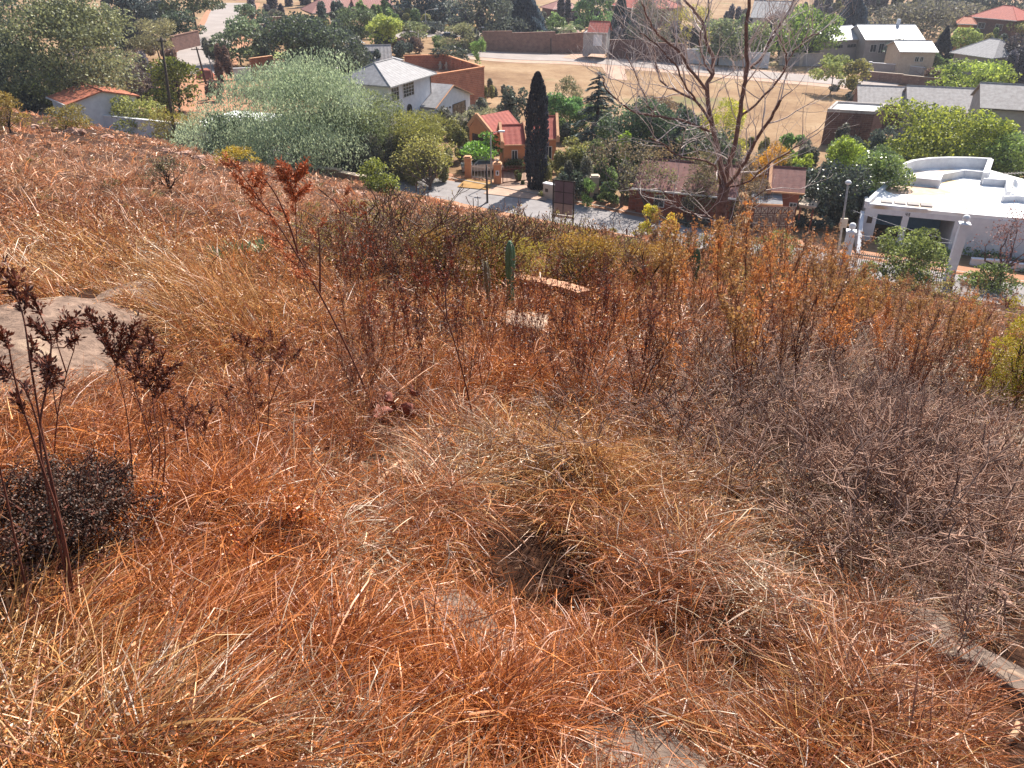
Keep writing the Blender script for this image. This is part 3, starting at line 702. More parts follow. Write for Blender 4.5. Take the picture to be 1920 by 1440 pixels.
def wall_line(label, px_pts, h, th, m, cap=None, name='boundary_wall', zc=None, cat='wall', fn=None, piers=0, pts=None, step=3.0):
    P = pts or [V(*q) for q in px_pts]
    e = empty(name, P[0], 0, label, cat); mb = MB(); cb_ = MB(); pb = MB(); o = P[0]
    for a, b in zip(P[:-1], P[1:]):
        a = Vector((a[0], a[1], 0)); b = Vector((b[0], b[1], 0)); n_ = max(1, int((b-a).length/step)); d = (b-a).normalized()
        for i in range(n_):
            p, q = a.lerp(b, i/n_), a.lerp(b, (i+1)/n_)
            zb = min(gz(p.x, p.y), gz(q.x, q.y)) if fn is None else float(fn(p.x, p.y)); zt = (max(gz(p.x, p.y), gz(q.x, q.y)) if fn is None else zb)+h
            if zc is not None: zt = zc
            s = Vector((-d.y, d.x, 0))*th/2
            mb.prism([(v_.x-o.x, v_.y-o.y) for v_ in (p-s, q-s, q+s, p+s)], zb-.6-o.z, zt-o.z)
            s2 = s*1.35; cb_.prism([(v_.x-o.x, v_.y-o.y) for v_ in (p-s2, q-s2, q+s2, p+s2)], zt-o.z+.002, zt-o.z+.09)
            if piers and i % piers == 0:
                pb.box(p.x-o.x-th, p.x-o.x+th, p.y-o.y-th, p.y-o.y+th, zb-.6-o.z, zt-o.z+.25)
    mb.build('wall', M[m], e)
    if cap: cb_.build('coping', M[cap], e)
    if piers: pb.build('piers', M[cap or m], e)
    return e

# --- white double-storey house with a hipped grey roof and a gabled wing
Z1 = -22.0+1.0
E_ = 6.2
A = WZ(728, 160, Z1+E_); B = WZ(806, 137, Z1+E_)
o, rz, L = frame(A, B, Z1); D = 6.6
hs = empty('house', o, rz, 'white double-storey house with hipped grey roof, arched windows and low gabled wing', 'house')
gable_walls(hs, L, D, E_, 1, M['white'], gables=False, down=2.5)
gable_roof(hs, L, D, E_, 1.75, M['tile_grey'], .55, 3.2)
gutter(hs, L, -.55, E_, 'frame', .55)
window(hs, .5, 2.0, E_-1.75, E_-.45, nx=3, nz=3); window(hs, 3.0, 5.3, E_-1.75, E_-.35, nx=4, nz=4)
for x0 in (1.2, 3.6):
    mb = MB(); g = MB(); poly = [(x0, 1.5), (x0+.95, 1.5)]+[(x0+.475+.475*math.cos(t), 3.05+.475*math.sin(t)) for t in np.linspace(0, math.pi, 9)]
    g.add([(x, -.03, z) for x, z in poly], [tuple(range(len(poly)))])
    for i in range(len(poly)):
        a, b = poly[i], poly[(i+1) % len(poly)]; mb.bar((a[0], -.04, a[1]), (b[0], -.04, b[1]), .1, .1, (0, 1, 0))
    mb.bar((x0+.475, -.05, 1.5), (x0+.475, -.05, 3.5), .05); mb.bar((x0, -.05, 2.4), (x0+.95, -.05, 2.4), .05)
    w = mb.build('window', M['darkmetal'], hs); g.build('pane', M['glass'], w)
window(hs, 2.6, 5.2, -.6, .9, nx=3, fr='darkmetal')
MB().tube([(L-.12, -.1, -1.5), (L-.12, -.1, E_-.1)], .05, 6).build('downpipe', M['pole'], hs)
A2 = WZ(858, 182, Z1+2.7)                       # gabled wing
wg = MB()
c_ = math.cos(-rz); s_ = math.sin(-rz)
def loc(p): q = Vector(p)-o; return Vector((q.x*c_-q.y*s_, q.x*s_+q.y*c_, q.z))
h2 = 2.9
a = loc(WZ(819, 158, Z1+h2)); b = loc(WZ(876, 144, Z1+h2))   # gable front corners
a = Vector((L-1.4, -6.2, 0)); b = Vector((L+5.6, -6.2, 0))
wx0, wx1, wy0, wy1 = 6.9, 16.2, -1.7, -.6
xm = 11.2; rr = 1.75
wg.add([(wx0, wy0, -2.5), (wx1, wy0, -2.5), (wx1, wy1+2, -2.5), (wx0, wy1+2, -2.5), (wx0, wy0, h2), (xm, wy0, h2+rr-.1), (wx1, wy0, h2), (wx1, wy1+2, h2), (xm, wy1+2, h2+rr-.1), (wx0, wy1+2, h2)],
       [(0, 1, 6, 5, 4), (1, 2, 7, 6), (2, 3, 9, 8, 7), (3, 0, 4, 9)])
wg.build('wing_wall', M['white'], hs)
rf = MB(); ov = .35
rf.slab((wx0-ov, wy0-ov, h2-.16), (xm, wy0-ov, h2+rr), (xm, wy1+2, h2+rr), (wx0-ov, wy1+2, h2-.16), -.12)
rf.slab((wx1+ov, wy1+2, h2-.16), (xm, wy1+2, h2+rr), (xm, wy0-ov, h2+rr), (wx1+ov, wy0-ov, h2-.16), -.12)
r2 = rf.build('wing_roof', M['tile_grey'], hs, uvquad=True)
bg_ = MB(); bg_.bar((wx0-ov, wy0-ov-.03, h2-.12), (xm, wy0-ov-.03, h2+rr+.05), .06, .2, (0, 1, 0)); bg_.bar((xm, wy0-ov-.03, h2+rr+.05), (wx1+ov, wy0-ov-.03, h2-.12), .06, .2, (0, 1, 0))
bg_.build('bargeboard', M['orange_pale'], r2)
window(hs, wx0+4.6, wx0+7.9, .9, 2.3, y=wy0, nx=3, nz=2, fr='darkmetal'); window(hs, wx0+2.0, wx0+3.0, .0, 1.9, y=wy0, nx=1, fr='darkmetal')
MB().box(wx0+3.7, wx0+3.9, wy0-.15, wy0, 2.1, 2.3).build('wall_lamp', M['darkmetal'], hs)

# --- brick courtyard wall with raised terrace
ZT = -16.9
cw = [WZ(800, 143, ZT), WZ(906, 126, ZT), WZ(834, 103.5, ZT), WZ(758, 105, ZT)]
e = empty('courtyard_wall', (cw[0].x, cw[0].y, -22), 0, 'tall red brick courtyard wall enclosing a terrace beside the white house', 'wall')
mb = MB(); cb_ = MB(); q0 = cw[0]
for i in range(4):
    if i == 3: continue
    p, q = cw[i], cw[(i+1) % 4]; d = (q-p); d.z = 0; d.normalize(); s = Vector((-d.y, d.x, 0))*.14
    mb.prism([(v_.x-q0.x, v_.y-q0.y) for v_ in (p-s, q-s, q+s, p+s)], -1.5, ZT+22)
    s = s*1.6; cb_.prism([(v_.x-q0.x, v_.y-q0.y) for v_ in (p-s-d*.1, q-s+d*.1, q+s+d*.1, p+s-d*.1)], ZT+22.003, ZT+22.12)
p, q = cw[1], cw[2]; 
for t in (.25, .5, .75): r = p.lerp(q, t)-q0; mb.box(r.x-.45, r.x-.1, r.y-.2, r.y+.2, 2, ZT+21.9)
mb.build('wall', M['brick'], e); cb_.build('coping', M['orange'], e)
MB().prism([(v_.x-q0.x, v_.y-q0.y) for v_ in cw], -1, 3.1).build('terrace', mat('terrace_tiles', (.5, .24, .14), .85, (.38, .17, .1), 1), e)
for i, (x_, y_) in enumerate(((826, 130), (838, 131))):
    q = WZ(x_, y_, -18.9); tag(MB().lathe(q, [(.0, 0), (.3, 0), (.22, .3), (.38, .7), (.42, .75), (.2, .76), (.15, 1.1), (.05, 1.2)], 10).build('garden_urn', M['cream'], None, True),
        ['pale garden urn on the brick terrace, left of the slim dark tree trunk', 'pale garden urn on the brick terrace, right of the slim dark tree trunk'][i], 'urn', 'urns on the brick terrace')
tree('dark slim-stemmed tree growing out of the brick courtyard', 'dense', 842, 52, 128, 60, (82, 88, 74), (42, 46, 56), None, cb=.62, fn=lambda x, y: -18.9+0*x)

# --- small outbuildings near the white house
e, L = house('small stone-roofed outbuilding with a dark skylight behind the white house', (684, 119), (731, 118), 6, 2.6, 4.2, 'greywall', 'slate', zg=-21, ry=84, pitch=.8)
MB().slab((L*.12, .1, 2.6+.1*.8+.42), (L*.36, .1, 2.6+.1*.8+.42), (L*.36, 1.5, 2.6+1.5*.8+.42), (L*.12, 1.5, 2.6+1.5*.8+.42), .12).build('skylight', M['glass'], e)
for k, (a, b) in enumerate((((732, 115), (757, 112)), ((604, 141), (645, 139)))):
    A = WZ(a[0], a[1], -18.5); B = WZ(b[0], b[1], -18.5); o, rz, L = frame(A, B, -21.5)
    e = empty('carport', o, rz, ['white corrugated carport joined to the brick courtyard', 'white carport roof glimpsed under the big purple-shaded tree'][k], 'carport')
    MB().slab((0, 0, 3), (L, 0, 3), (L, 5, 3.3), (0, 5, 3.3), .1).build('roof', M['sheet'], e)
    mb = MB()
    for x in np.arange(.2, L, .5): mb.bar((x, -.02, 3.02), (x, 5, 3.33), .12, .08)
    mb.build('roof_ribs', M['frame'], e)
    for x in (.1, L-.1):
        for y in (.1, 4.9): MB().box(x-.06, x+.06, y-.06, y+.06, -.5, 3).build('post', M['frame'], e)
for k, (tri, lb) in enumerate(((((656, 60), (686, 82), (652, 74)), 'white shade sail stretched beneath the yellow-green tree'), (((640, 78), (668, 84), (650, 70)), 'small white shade sail beside the dark bushy tree'))):
    P = [WZ(a, b, -18.8+(.8 if i == 0 else 0)) for i, (a, b) in enumerate(tri)]; e = empty('shade_sail', P[0]-Vector((0, 0, 3)), 0, lb, 'shade sail')
    L_ = [p-e.location for p in P]; mb = MB(); nseg = 6
    vs = []; idx = {}
    for i in range(nseg+1):
        for j in range(nseg+1-i):
            u, v_ = i/nseg, j/nseg; q = L_[0]*(1-u-v_)+L_[1]*u+L_[2]*v_; q = q-Vector((0, 0, 1.2*min(u, v_, 1-u-v_))); idx[i, j] = len(vs); vs.append(q)
    fs = [(idx[i, j], idx[i+1, j], idx[i, j+1]) for i in range(nseg) for j in range(nseg-i)]+[(idx[i+1, j], idx[i+1, j+1], idx[i, j+1]) for i in range(nseg) for j in range(nseg-1-i)]
    s_o = mb.add(vs, fs).build('sail', M['white'], e, True); md = s_o.modifiers.new('t', 'SOLIDIFY'); md.thickness = .03
    for q in L_: MB().tube([(q.x, q.y, -1.2), q], .06, 6).build('post', M['steelpole'], e)

# --- orange house with red tiled roofs and parapet gables
def parapet(parent, L, D, hz, rh, x, m='orange_pale', ov=.35, w=.28):
    mb = MB(); z = .22
    mb.bar((x, -ov, hz+z), (x, D/2, hz+rh+z), w, .3); mb.bar((x, D/2, hz+rh+z), (x, D+ov, hz+z), w, .3)
    mb.box(x-.2, x+.2, -ov-.15, -ov+.25, hz-.3, hz+.28)
    return mb.build('parapet', M[m], parent)
e, L = house('orange plastered house with a red tiled roof right of the cypress', (1000, 259), (1043, 259), 9, 3.1, 3.0, 'orange', 'tile_red', wins=((.55, .8, 1, 2.2),), ov=.25, fascia='orange_pale', ry=217, pitch=.6)
parapet(e, L, HD[0], 3.1, HD[1], L+.15); parapet(e, L, HD[0], 3.1, HD[1], -.15)
e, L = house('orange cottage wing with red tiles and coping left of the cypress', (944, 270), (985, 269), 8, 2.9, 2.6, 'orange', 'tile_red', wins=((.4, .62, 1, 2.2),), ov=.25, fascia='orange_pale', ry=234, pitch=.6)
parapet(e, L, HD[0], 2.9, HD[1], -.15); parapet(e, L, HD[0], 2.9, HD[1], L+.15)
A = WZ(944, 279, -20.3); B = WZ(972, 283, -20.3); o, rz, L = frame(A, B, -22.2)
e = empty('porch', o, rz, 'small orange porch with scalloped parapet and dark doorway behind the pillar', 'porch')
mb = MB(); mb.box(0, L, 0, 3, -.5, 2.1)
prof = [(0, 2.1), (L, 2.1), (L, 2.3), (L*.8, 2.25), (L*.68, 2.45), (L*.62, 3.0), (L*.52, 3.1), (L*.42, 2.9), (L*.32, 2.55), (L*.15, 2.7), (0, 2.9)]
n_ = len(prof); mb.add([(x, 0, z) for x, z in prof]+[(x, .25, z) for x, z in prof], [tuple(range(n_)), tuple(range(n_, 2*n_))[::-1]]+[(i, n_+i, n_+(i+1) % n_, (i+1) % n_) for i in range(n_)])
mb.build('wall', M['orange'], e); MB().box(L*.35, L*.62, -.04, 0, 0, 1.9).build('door', M['bark'], e); MB().box(L*.66, L*.95, -.05, 0, .1, 1.8).build('door_surround', M['cream'], e)
A = WZ(880, 243, -19.6); B = WZ(918, 252, -19.6); o, rz, L = frame(A, B, -22)
e = empty('garage', o, rz, 'orange gabled garage peeping over the lollipop tree', 'garage')
mb = MB(); mb.add([(0, 0, -.5), (L, 0, -.5), (L, 0, 2.4), (L*.35, 0, 3.9), (0, 0, 2.6), (0, 5, -.5), (L, 5, -.5), (L, 5, 2.4), (L*.35, 5, 3.9), (0, 5, 2.6)], [(0, 1, 2, 3, 4), (9, 8, 7, 6, 5), (0, 5, 6, 1), (1, 6, 7, 2), (4, 9, 5, 0)]).build('wall', M['orange'], e)
mb = MB(); mb.slab((-.2, .3, 2.62), (-.2, 5, 2.62), (L*.35, 5, 4.0), (L*.35, .3, 4.0), -.1); mb.slab((L+.2, 5, 2.4), (L+.2, .3, 2.4), (L*.35, .3, 4.0), (L*.35, 5, 4.0), -.1); mb.build('roof', M['tile_red'], e, uvquad=True)
mb = MB(); mb.bar((-.25, .1, 2.75), (L*.35, .1, 4.2), .4, .25, (0, 1, 0)); mb.bar((L*.35, .1, 4.2), (L+.25, .1, 2.55), .4, .25, (0, 1, 0)); mb.build('parapet', M['orange_pale'], e)
MB().box(.5, L-.5, -.04, 0, 0, 2.1).build('garage_door', M['bark'], e)

# gate pillars, gates and car in front of the orange house
def pillar(px, py, h, w, m, label, ball=True, plate=False):
    q = V(px, py); e = empty('gate_pillar', (q.x, q.y, gz(q.x, q.y)), 0, label, 'pillar')
    MB().box(-w/2, w/2, -w/2, w/2, -.4, h).build('shaft', M[m], e)
    MB().box(-w*.6, w*.6, -w*.6, w*.6, h+.002, h+.1).box(-w*.45, w*.45, -w*.45, w*.45, h+.102, h+.22).build('cap', M['orange_pale' if m == 'orange' else m], e)
    if ball: MB().lathe((0, 0, h+.22), [(.03, 0), (.1, .02), (.16, .1), (.17, .17), (.14, .27), (.03, .33)], 12).build('ball', M['cream'], e, True)
    if plate:
        MB().box(-.17, .17, -w/2-.03, -w/2, h*.5, h*.74).build('intercom_plate', M['white'], e); MB().box(-.08, .08, -w/2-.06, -w/2-.031, h*.55, h*.7).build('intercom', M['darkmetal'], e)
    return e
pillar(933, 346, 2.0, .75, 'orange', 'orange gate pillar with white intercom plate and ball finial', True, True)
pillar(878, 334, 2.0, .65, 'orange', 'orange gate pillar at the left end of the white railings', False)
def bar_gate(a, b, h, m, label, step=.14, name='sliding_gate', rails=(.12, .85), zoff=0):
    a = V(*a); b = V(*b); o, rz, L = frame(a, b, gz(a.x, a.y)); e = empty(name, o, rz, label, 'gate')
    mb = MB()
    for x in np.arange(0, L, step): mb.box(x-.018, x+.018, -.018, .018, .08, h+.06*math.sin(x*2))
    mb.build('bars', M[m], e); r = MB()
    for z in rails: r.box(0, L, -.03, -.019, h*z-.05, h*z+.05)
    r.box(0, .06, -.04, .04, 0, h); r.box(L-.06, L, -.04, .04, 0, h); r.build('frame', M[m], e); return e, L
bar_gate((942, 346), (1003, 343), 1.7, 'redmetal', 'dark red barred sliding gate beside the cypress')
bar_gate((884, 334), (922, 340), 1.4, 'frame', 'white railing fence in front of the parked silver car', .35, 'railing')
# silver car
q = V(903, 328); e = empty('parked_car', (q.x, q.y+1.2, gz(q.x, q.y)), math.radians(8), 'silver sedan parked behind the white railings', 'car')
def car(e, paint):
    S = [(-2.15, .55), (-2.1, .8), (-1.6, .9), (-1.0, .95), (-.45, 1.38), (.75, 1.4), (1.45, 1.0), (2.05, .92), (2.2, .6), (2.15, .3), (-2.1, .3)]
    mb = MB(); n_ = len(S); vs = []
    for y, k in ((-.82, 0), (-.86, 1), (.86, 1), (.82, 0)):
        for x, z in S: vs.append((x*(1 if k else .985), y*(.78 if z > 1.2 else 1), z))
    fs = [tuple(range(n_)), tuple(range(3*n_, 4*n_))[::-1]]
    for r_ in range(3): fs += [(r_*n_+i, r_*n_+(i+1) % n_, (r_+1)*n_+(i+1) % n_, (r_+1)*n_+i) for i in range(n_)]
    mb.add(vs, fs).build('body', paint, e)
    g = MB()
    for s in (-1, 1): g.add([(-.85, s*.87, .97), (1.2, s*.87, 1.0), (.7, s*.74, 1.33), (-.4, s*.74, 1.32)], [(0, 1, 2, 3)])
    g.add([(-1.0, -.7, .975), (-1.0, .7, .975), (-.47, .6, 1.39), (-.47, -.6, 1.39)], [(0, 1, 2, 3)]); g.build('window', M['glass'], e)
    for x in (-1.35, 1.35):
        for s in (-1, 1):
            w = MB().tube([(x, s*.7, .32), (x, s*.9, .32)], .32, 14).build('wheel', M['darkmetal'], e); MB().tube([(x, s*.89, .32), (x, s*.915, .32)], .17, 10).build('rim', M['sheet'], w)
    for s in (-1, 1): MB().box(-2.16, -2.08, s*.62-.16, s*.62+.16, .62, .76).build('headlight', M['frame'], e)
car(e, mat('silver_car_paint', (.5, .5, .52), .3, None, 1, 0, .6, 2, .5))
q = V(838, 74); e = empty('parked_car', (q.x, q.y, gz(q.x, q.y)), .1, 'dark blue vehicle parked in shade beyond the brick courtyard', 'car')
car(e, mat('dark_blue_car_paint', (.06, .08, .13), .3, None, 1, 0, .5))
# hedge, cream gate block, billboard
q = V(972, 318); e = empty('hedge', (q.x, q.y, gz(q.x, q.y)), -.3, 'box-clipped green hedge beside the orange porch', 'hedge')
n_ = 3000; P = rng.uniform(-1, 1, (n_, 3)); ax = rng.integers(0, 3, n_); P[np.arange(n_), ax] = np.sign(P[np.arange(n_), ax]); P = P*np.array([.9, 1.9, .75])+np.array([0, 0, .7])+rng.normal(0, .04, (n_, 3))
leaves('foliage', P, rnd_dirs(n_), rnd_dirs(n_), .12, .08, srgb((96, 112, 66))*rng.uniform(.6, 1.2, (n_, 1)), M['leaf'], e); MB().box(-.75, .75, -1.7, 1.7, 0, 1.25).build('stem', M['bark'], e)
q = V(1018, 371); q2 = V(1040, 377); o, rz, L = frame(q, q2, gz(q.x, q.y)); e = empty('gate_block', o, rz, 'low cream block wall with a dark letter slot at the foot of the cypress', 'wall')
MB().box(0, L, 0, .5, -.4, 1.35).build('wall', M['cream'], e); MB().box(-.05, L+.05, -.05, .55, 1.352, 1.45).build('coping', M['white'], e); MB().box(.25, .55, -.04, 0, .65, .95).build('letter_slot', M['darkmetal'], e)
# billboard seen from the back
A = WY(1037, 410, 66.5); B = WY(1074, 413, 65.8); zg = gz(A.x, A.y); o, rz, L = frame(A, B, zg)
e = empty('billboard', o, rz, 'tall narrow billboard on two posts seen from behind beside the street', 'billboard')
zt = WY(1038, 337, 66.5).z-zg; zb = WY(1038, 400, 66.5).z-zg; 
for x in (-.02, L+.02): MB().box(x-.06, x+.06, -.06, .06, -.4, zt+.05).build('post', M['pole'], e)
MB().box(.05, L-.05, -.04, .04, zb-.28, zb-.05).build('lower_rail', M['cream'], e)
hh = (zt-zb)/3; PC = [mat('panel_brown', (.22, .15, .15), .7, (.17, .11, .11), 2), mat('panel_tan', (.46, .34, .27), .7, (.36, .26, .21), 2)]
for r_ in range(3):
    for c in range(2):
        x0 = .07+c*(L-.14)/2
        MB().box(x0+.015, x0+(L-.14)/2-.015, -.03, .03, zb+hh*r_+.015, zb+hh*(r_+1)-.015).build('panel', PC[1] if r_ == 0 else PC[0], e)
mb = MB(); mb.box(.06, L-.06, -.05, -.031, zt-.06, zt+.06)
for r_ in (1, 2): mb.box(.06, L-.06, -.05, -.031, zb+hh*r_-.03, zb+hh*r_+.03)
mb.box(L/2-.03, L/2+.03, -.055, -.032, zb, zt-.061); mb.build('frame', M['darkmetal'], e)

# --- maroon-roofed brick house and boundary wall behind the bare tree
house('maroon tiled brick house half hidden behind the bare tree', (1195, 350), (1372, 368), 6, 2.6, 2.4, 'brick_red', 'tile_maroon', wins=((.2, .3, 1, 2), (.5, .62, 1, 2)), zg=-22.9, ry=304)
wall_line('deep red brick boundary wall with orange coping behind the bare tree', [(1178, 392), (1240, 402), (1372, 424)], 2.3, .25, 'brick_red', 'orange_pale', step=30)
e, L = house('rust red house with maroon tiles beside the patterned gate', (1444, 355), (1500, 359), 7, 3.2, 3.4, 'terracotta', 'tile_maroon', wins=((.75, .95, 1, 2.1),), zg=-23.3, fascia='orange_pale', ry=314, pitch=.6)
parapet(e, L, HD[0], 3.2, HD[1], -.1)
e, L = house('low grey tiled lean-to left of the rust red house', (1418, 378), (1458, 380), 4, 2.4, 1.6, 'terracotta', 'tile_grey', zg=-23.3, fascia='orange_pale', ry=364)
A = V(1408, 436); B = V(1483, 440); o, rz, L = frame(A, B, gz(A.x, A.y))
e = empty('patterned_gate', o, rz, 'wide cream driveway gate with ornate rectangle and diamond pattern', 'gate')
H_ = 2.3; MB().box(0, L, .02, .05, .1, H_).build('backing', M['cream'], e)
mb = MB(); nb = 6; w = L/nb
for i in range(nb+1): mb.box(i*w-.03, i*w+.03, -.03, .018, 0, H_+.05)
for z in (.12, .55, 1.7, H_): mb.box(0, L, -.025, .017, z-.025, z+.025)
for i in range(nb):
    x0, x1 = i*w+w*.2, i*w+w*.8
    for a, b in (((x0, .75), (x1, .75)), ((x0, 1.55), (x1, 1.55)), ((x0, .75), (x0, 1.55)), ((x1, .75), (x1, 1.55)), ((i*w+w*.42, .95), (i*w+w*.42, 1.4)), ((i*w+w*.58, .95), (i*w+w*.58, 1.4)),
                 ((x0, 1.75), (x1, 2.2)), ((x0, 2.2), (x1, 1.75)), ((x0, .18), (x1, .5)), ((x0, .5), (x1, .18))): mb.bar((a[0], -.01, a[1]), (b[0], -.01, b[1]), .045, .03, (0, 1, 0))
mb.build('ironwork', M['redmetal'], e)
A = WZ(1500, 384, -21.2); B = WZ(1528, 388, -21.2); o, rz, L = frame(A, B, -23.4); e = empty('pergola', o, rz, 'cream slatted pergola in the shade of the glossy dark tree', 'pergola')
mb = MB()
for i in range(7): mb.box(i*L/6-.12, i*L/6+.12, -.3, 2.2, 2.2, 2.32)
mb.build('slats', M['cream'], e); MB().box(0, L, -.1, .05, 2.0, 2.198).build('beam', M['cream'], e)
for x in (.1, L-.1): MB().box(x-.07, x+.07, -.07, .07, -.4, 2.0).build('post', M['terracotta'], e)
q = V(1140, 378); q2 = V(1163, 382); bar_gate((1124, 376), (1142, 380), 1.9, 'pole', 'dark barred gate over a teal sheet beside the brick wall', .16)
o, rz, L = frame(V(1124, 375), V(1142, 379), gz(V(1124, 375).x, V(1124, 375).y)); tag(MB().box(0, L, .1, .14, .1, 1.7).build('teal_sheet', mat('teal_painted_sheet', (.05, .22, .2), .6, None, 2)), 'flat teal sheet behind the dark barred gate', 'sheet'); bpy.data.objects['teal_sheet'].location = o; bpy.data.objects['teal_sheet'].rotation_euler = (0, 0, rz)
pillar(1113, 371, 2.0, .8, 'cream', 'pale pink gate pillar beside the teal sheet', False)

# --- modern white flat-roofed house with open double garage
Zg = -24.05; Zr = -20.5
FL = WZ(1625, 383, Zr); FR = WZ(1809, 400, Zr); o, rz, L = frame(FL, FR, Zg)
e = empty('house', o, rz, 'modern white flat-roofed house with curved parapet and open double garage', 'house')
c_, s_ = math.cos(-rz), math.sin(-rz)
def lc(px, py, z=Zr):
    q = WZ(px, py, z)-o; return (q.x*c_-q.y*s_, q.x*s_+q.y*c_)
hr = Zr-Zg
outer = [(0, 0), (L, 0), (L+9, .2), (L+9, 11), lc(1852, 317), lc(1790, 313), lc(1740, 314), lc(1708, 319), lc(1688, 327), lc(1674, 338)]
MB().prism(outer, hr-.30, hr-.02).build('roof', mat('sunlit_white_roof', (.85, .85, .85), .7, (.8, .8, .8), .5, .05, .3, 6, 0, ((.5, .36, .24), .28, .56)), e)
def ribbon(pts, w, z0, z1, name, m='white', closed=False):
    mb = MB(); n_ = len(pts)
    for i in range(n_-(0 if closed else 1)):
        p = Vector(pts[i]+(0,)); q = Vector(pts[(i+1) % n_]+(0,)); d = (q-p).normalized(); s = Vector((-d.y, d.x, 0))*w/2
        mb.prism([(v_.x, v_.y) for v_ in (p-s-d*w*.3, q-s+d*w*.3, q+s+d*w*.3, p+s-d*w*.3)], z0, z1+.001*(i % 3))
    return mb.build(name, M[m], e)
tr = lambda L_: [tuple(lc(*q)) for q in L_]
curve = tr([(1676, 336), (1688, 327), (1708, 319.5), (1740, 315), (1775, 313.5), (1815, 314), (1852, 316)])
ribbon([outer[0]]+[curve[0]], .35, hr-.3, hr+.28, 'side_parapet')
ribbon(curve, .35, hr-.3, hr+1.0, 'curved_parapet')
ribbon(tr([(1852, 318), (1843, 343)]), .5, hr-.3, hr+1.0, 'parapet_return')
ribbon(tr([(1674, 342), (1757, 350), (1762, 339), (1805, 331), (1845, 335)]), .3, hr-.02, hr+.65, 'inner_parapet')
ribbon(tr([(1843, 346), (1886, 349), (1888, 372)]), .3, hr-.02, hr+.6, 'step_parapet')
ribbon(tr([(1880, 378), (1905, 377), (1925, 380)]), .3, hr-.02, hr+.5, 'low_parapet')
ribbon([(0, .18), (L*.62, .18)], .3, hr-.02, hr+.06, 'front_upstand')
mb = MB()
for i in range(4): mb.box(1.2+i*1.05, 2.1+i*1.05, .9, 1.7, hr-.02, hr+.09)
mb.build('roof_lights', M['greywall'], e)
def roof_patch(pts, m, k):
    P = [lc(1560+a/5.333, 280+b/5.333) for a, b in pts]; cx = sum(p[0] for p in P)/len(P); cy = sum(p[1] for p in P)/len(P); Q = []
    for i in range(len(P)):
        p, q = P[i], P[(i+1) % len(P)]
        for j in range(8): x, y = p[0]+(q[0]-p[0])*j/8, p[1]+(q[1]-p[1])*j/8; f = .9+.28*float(vnoise(x*3+k*7, y*3, 1, 5)); Q.append((cx+(x-cx)*f, cy+(y-cy)*f, hr-.016+.004*k))
    MB().add(Q, [tuple(range(len(Q)))]).build('water_stain', m, e)
st1 = mat('rusty_roof_stain', (.62, .46, .3), .7, (.38, .24, .19), 1.6, 0, .3, 8); st2 = mat('yellow_roof_stain', (.78, .66, .38), .7, (.6, .42, .22), 2.4, 0, .3, 8)
roof_patch([(590, 345), (560, 400), (600, 440), (900, 462), (1060, 458), (1215, 432), (1100, 400), (1040, 380), (800, 362)], st1, 0)
roof_patch([(1085, 340), (1180, 300), (1390, 318), (1310, 356), (1200, 376), (1110, 362)], st2, 1)
roof_patch([(690, 290), (780, 262), (900, 248), (1120, 252), (1060, 285), (900, 300)], st2, 2)
roof_patch([(840, 300), (900, 285), (1040, 285), (1010, 312)], st1, 3)
ja, jb = lc(1560+1490/5.333, 280+350/5.333), lc(1560+1345/5.333, 280+595/5.333); MB().bar((ja[0], ja[1], hr), (jb[0], jb[1], hr), .09, .05).build('roof_joint', M['greywall'], e)
g0, g1 = 1.05, L*.93
wt = MB(); wt.box(-.0, g0, 0, .4, -1, hr-.301); wt.box(g1, L+9, 0, .4, -1, hr-.301); wt.box(g0, g1, 0, .4, hr-.75, hr-.301)
wt.box(g0+(g1-g0)*.33, g0+(g1-g0)*.33+.5, -.02, .42, -1, hr-.751)
wt.box(0, .3, .4, 9, -1, hr-.301); wt.box(g1, g1+.3, .4, 6, -1, hr-.301); wt.box(.3, L+9, 8.7, 9, -1, hr-.301); wt.box(L+8.7, L+9, .4, 8.7, -1, hr-.301)
wt.build('wall', M['white'], e)
MB().box(.3, g1, 5.7, 5.72, -1, hr-.31).build('inner_wall', mat('blue_garage_wall', (.2, .36, .58), .8, (.16, .3, .5), 1), e)
MB().box(.3, g1, .4, 5.7, -.25, -.05).build('garage_floor', M['concrete'], e)
def digit(segs, x, z, h=.28, w=.14):
    mb = MB(); t = .035
    for s in segs:
        {'a': lambda: mb.box(x, x+w, -.03, -.002, z+h-t, z+h), 'g': lambda: mb.box(x, x+w, -.03, -.002, z+h/2-t/2, z+h/2+t/2), 'd': lambda: mb.box(x, x+w, -.03, -.002, z, z+t),
         'f': lambda: mb.box(x, x+t, -.031, -.002, z+h/2, z+h), 'b': lambda: mb.box(x+w-t, x+w, -.031, -.002, z+h/2, z+h), 'e': lambda: mb.box(x, x+t, -.031, -.002, z, z+h/2), 'c': lambda: mb.box(x+w-t, x+w, -.031, -.002, z, z+h/2)}[s]()
    mb.build('house_number', M['darkmetal'], e)
digit('fgbc', L*.42, hr-.68); digit('abgcd', L*.42+.2, hr-.68)
MB().box(.3, .72, -.04, 0, hr-1.6, hr-1.0).build('wall_vent', M['darkmetal'], e)
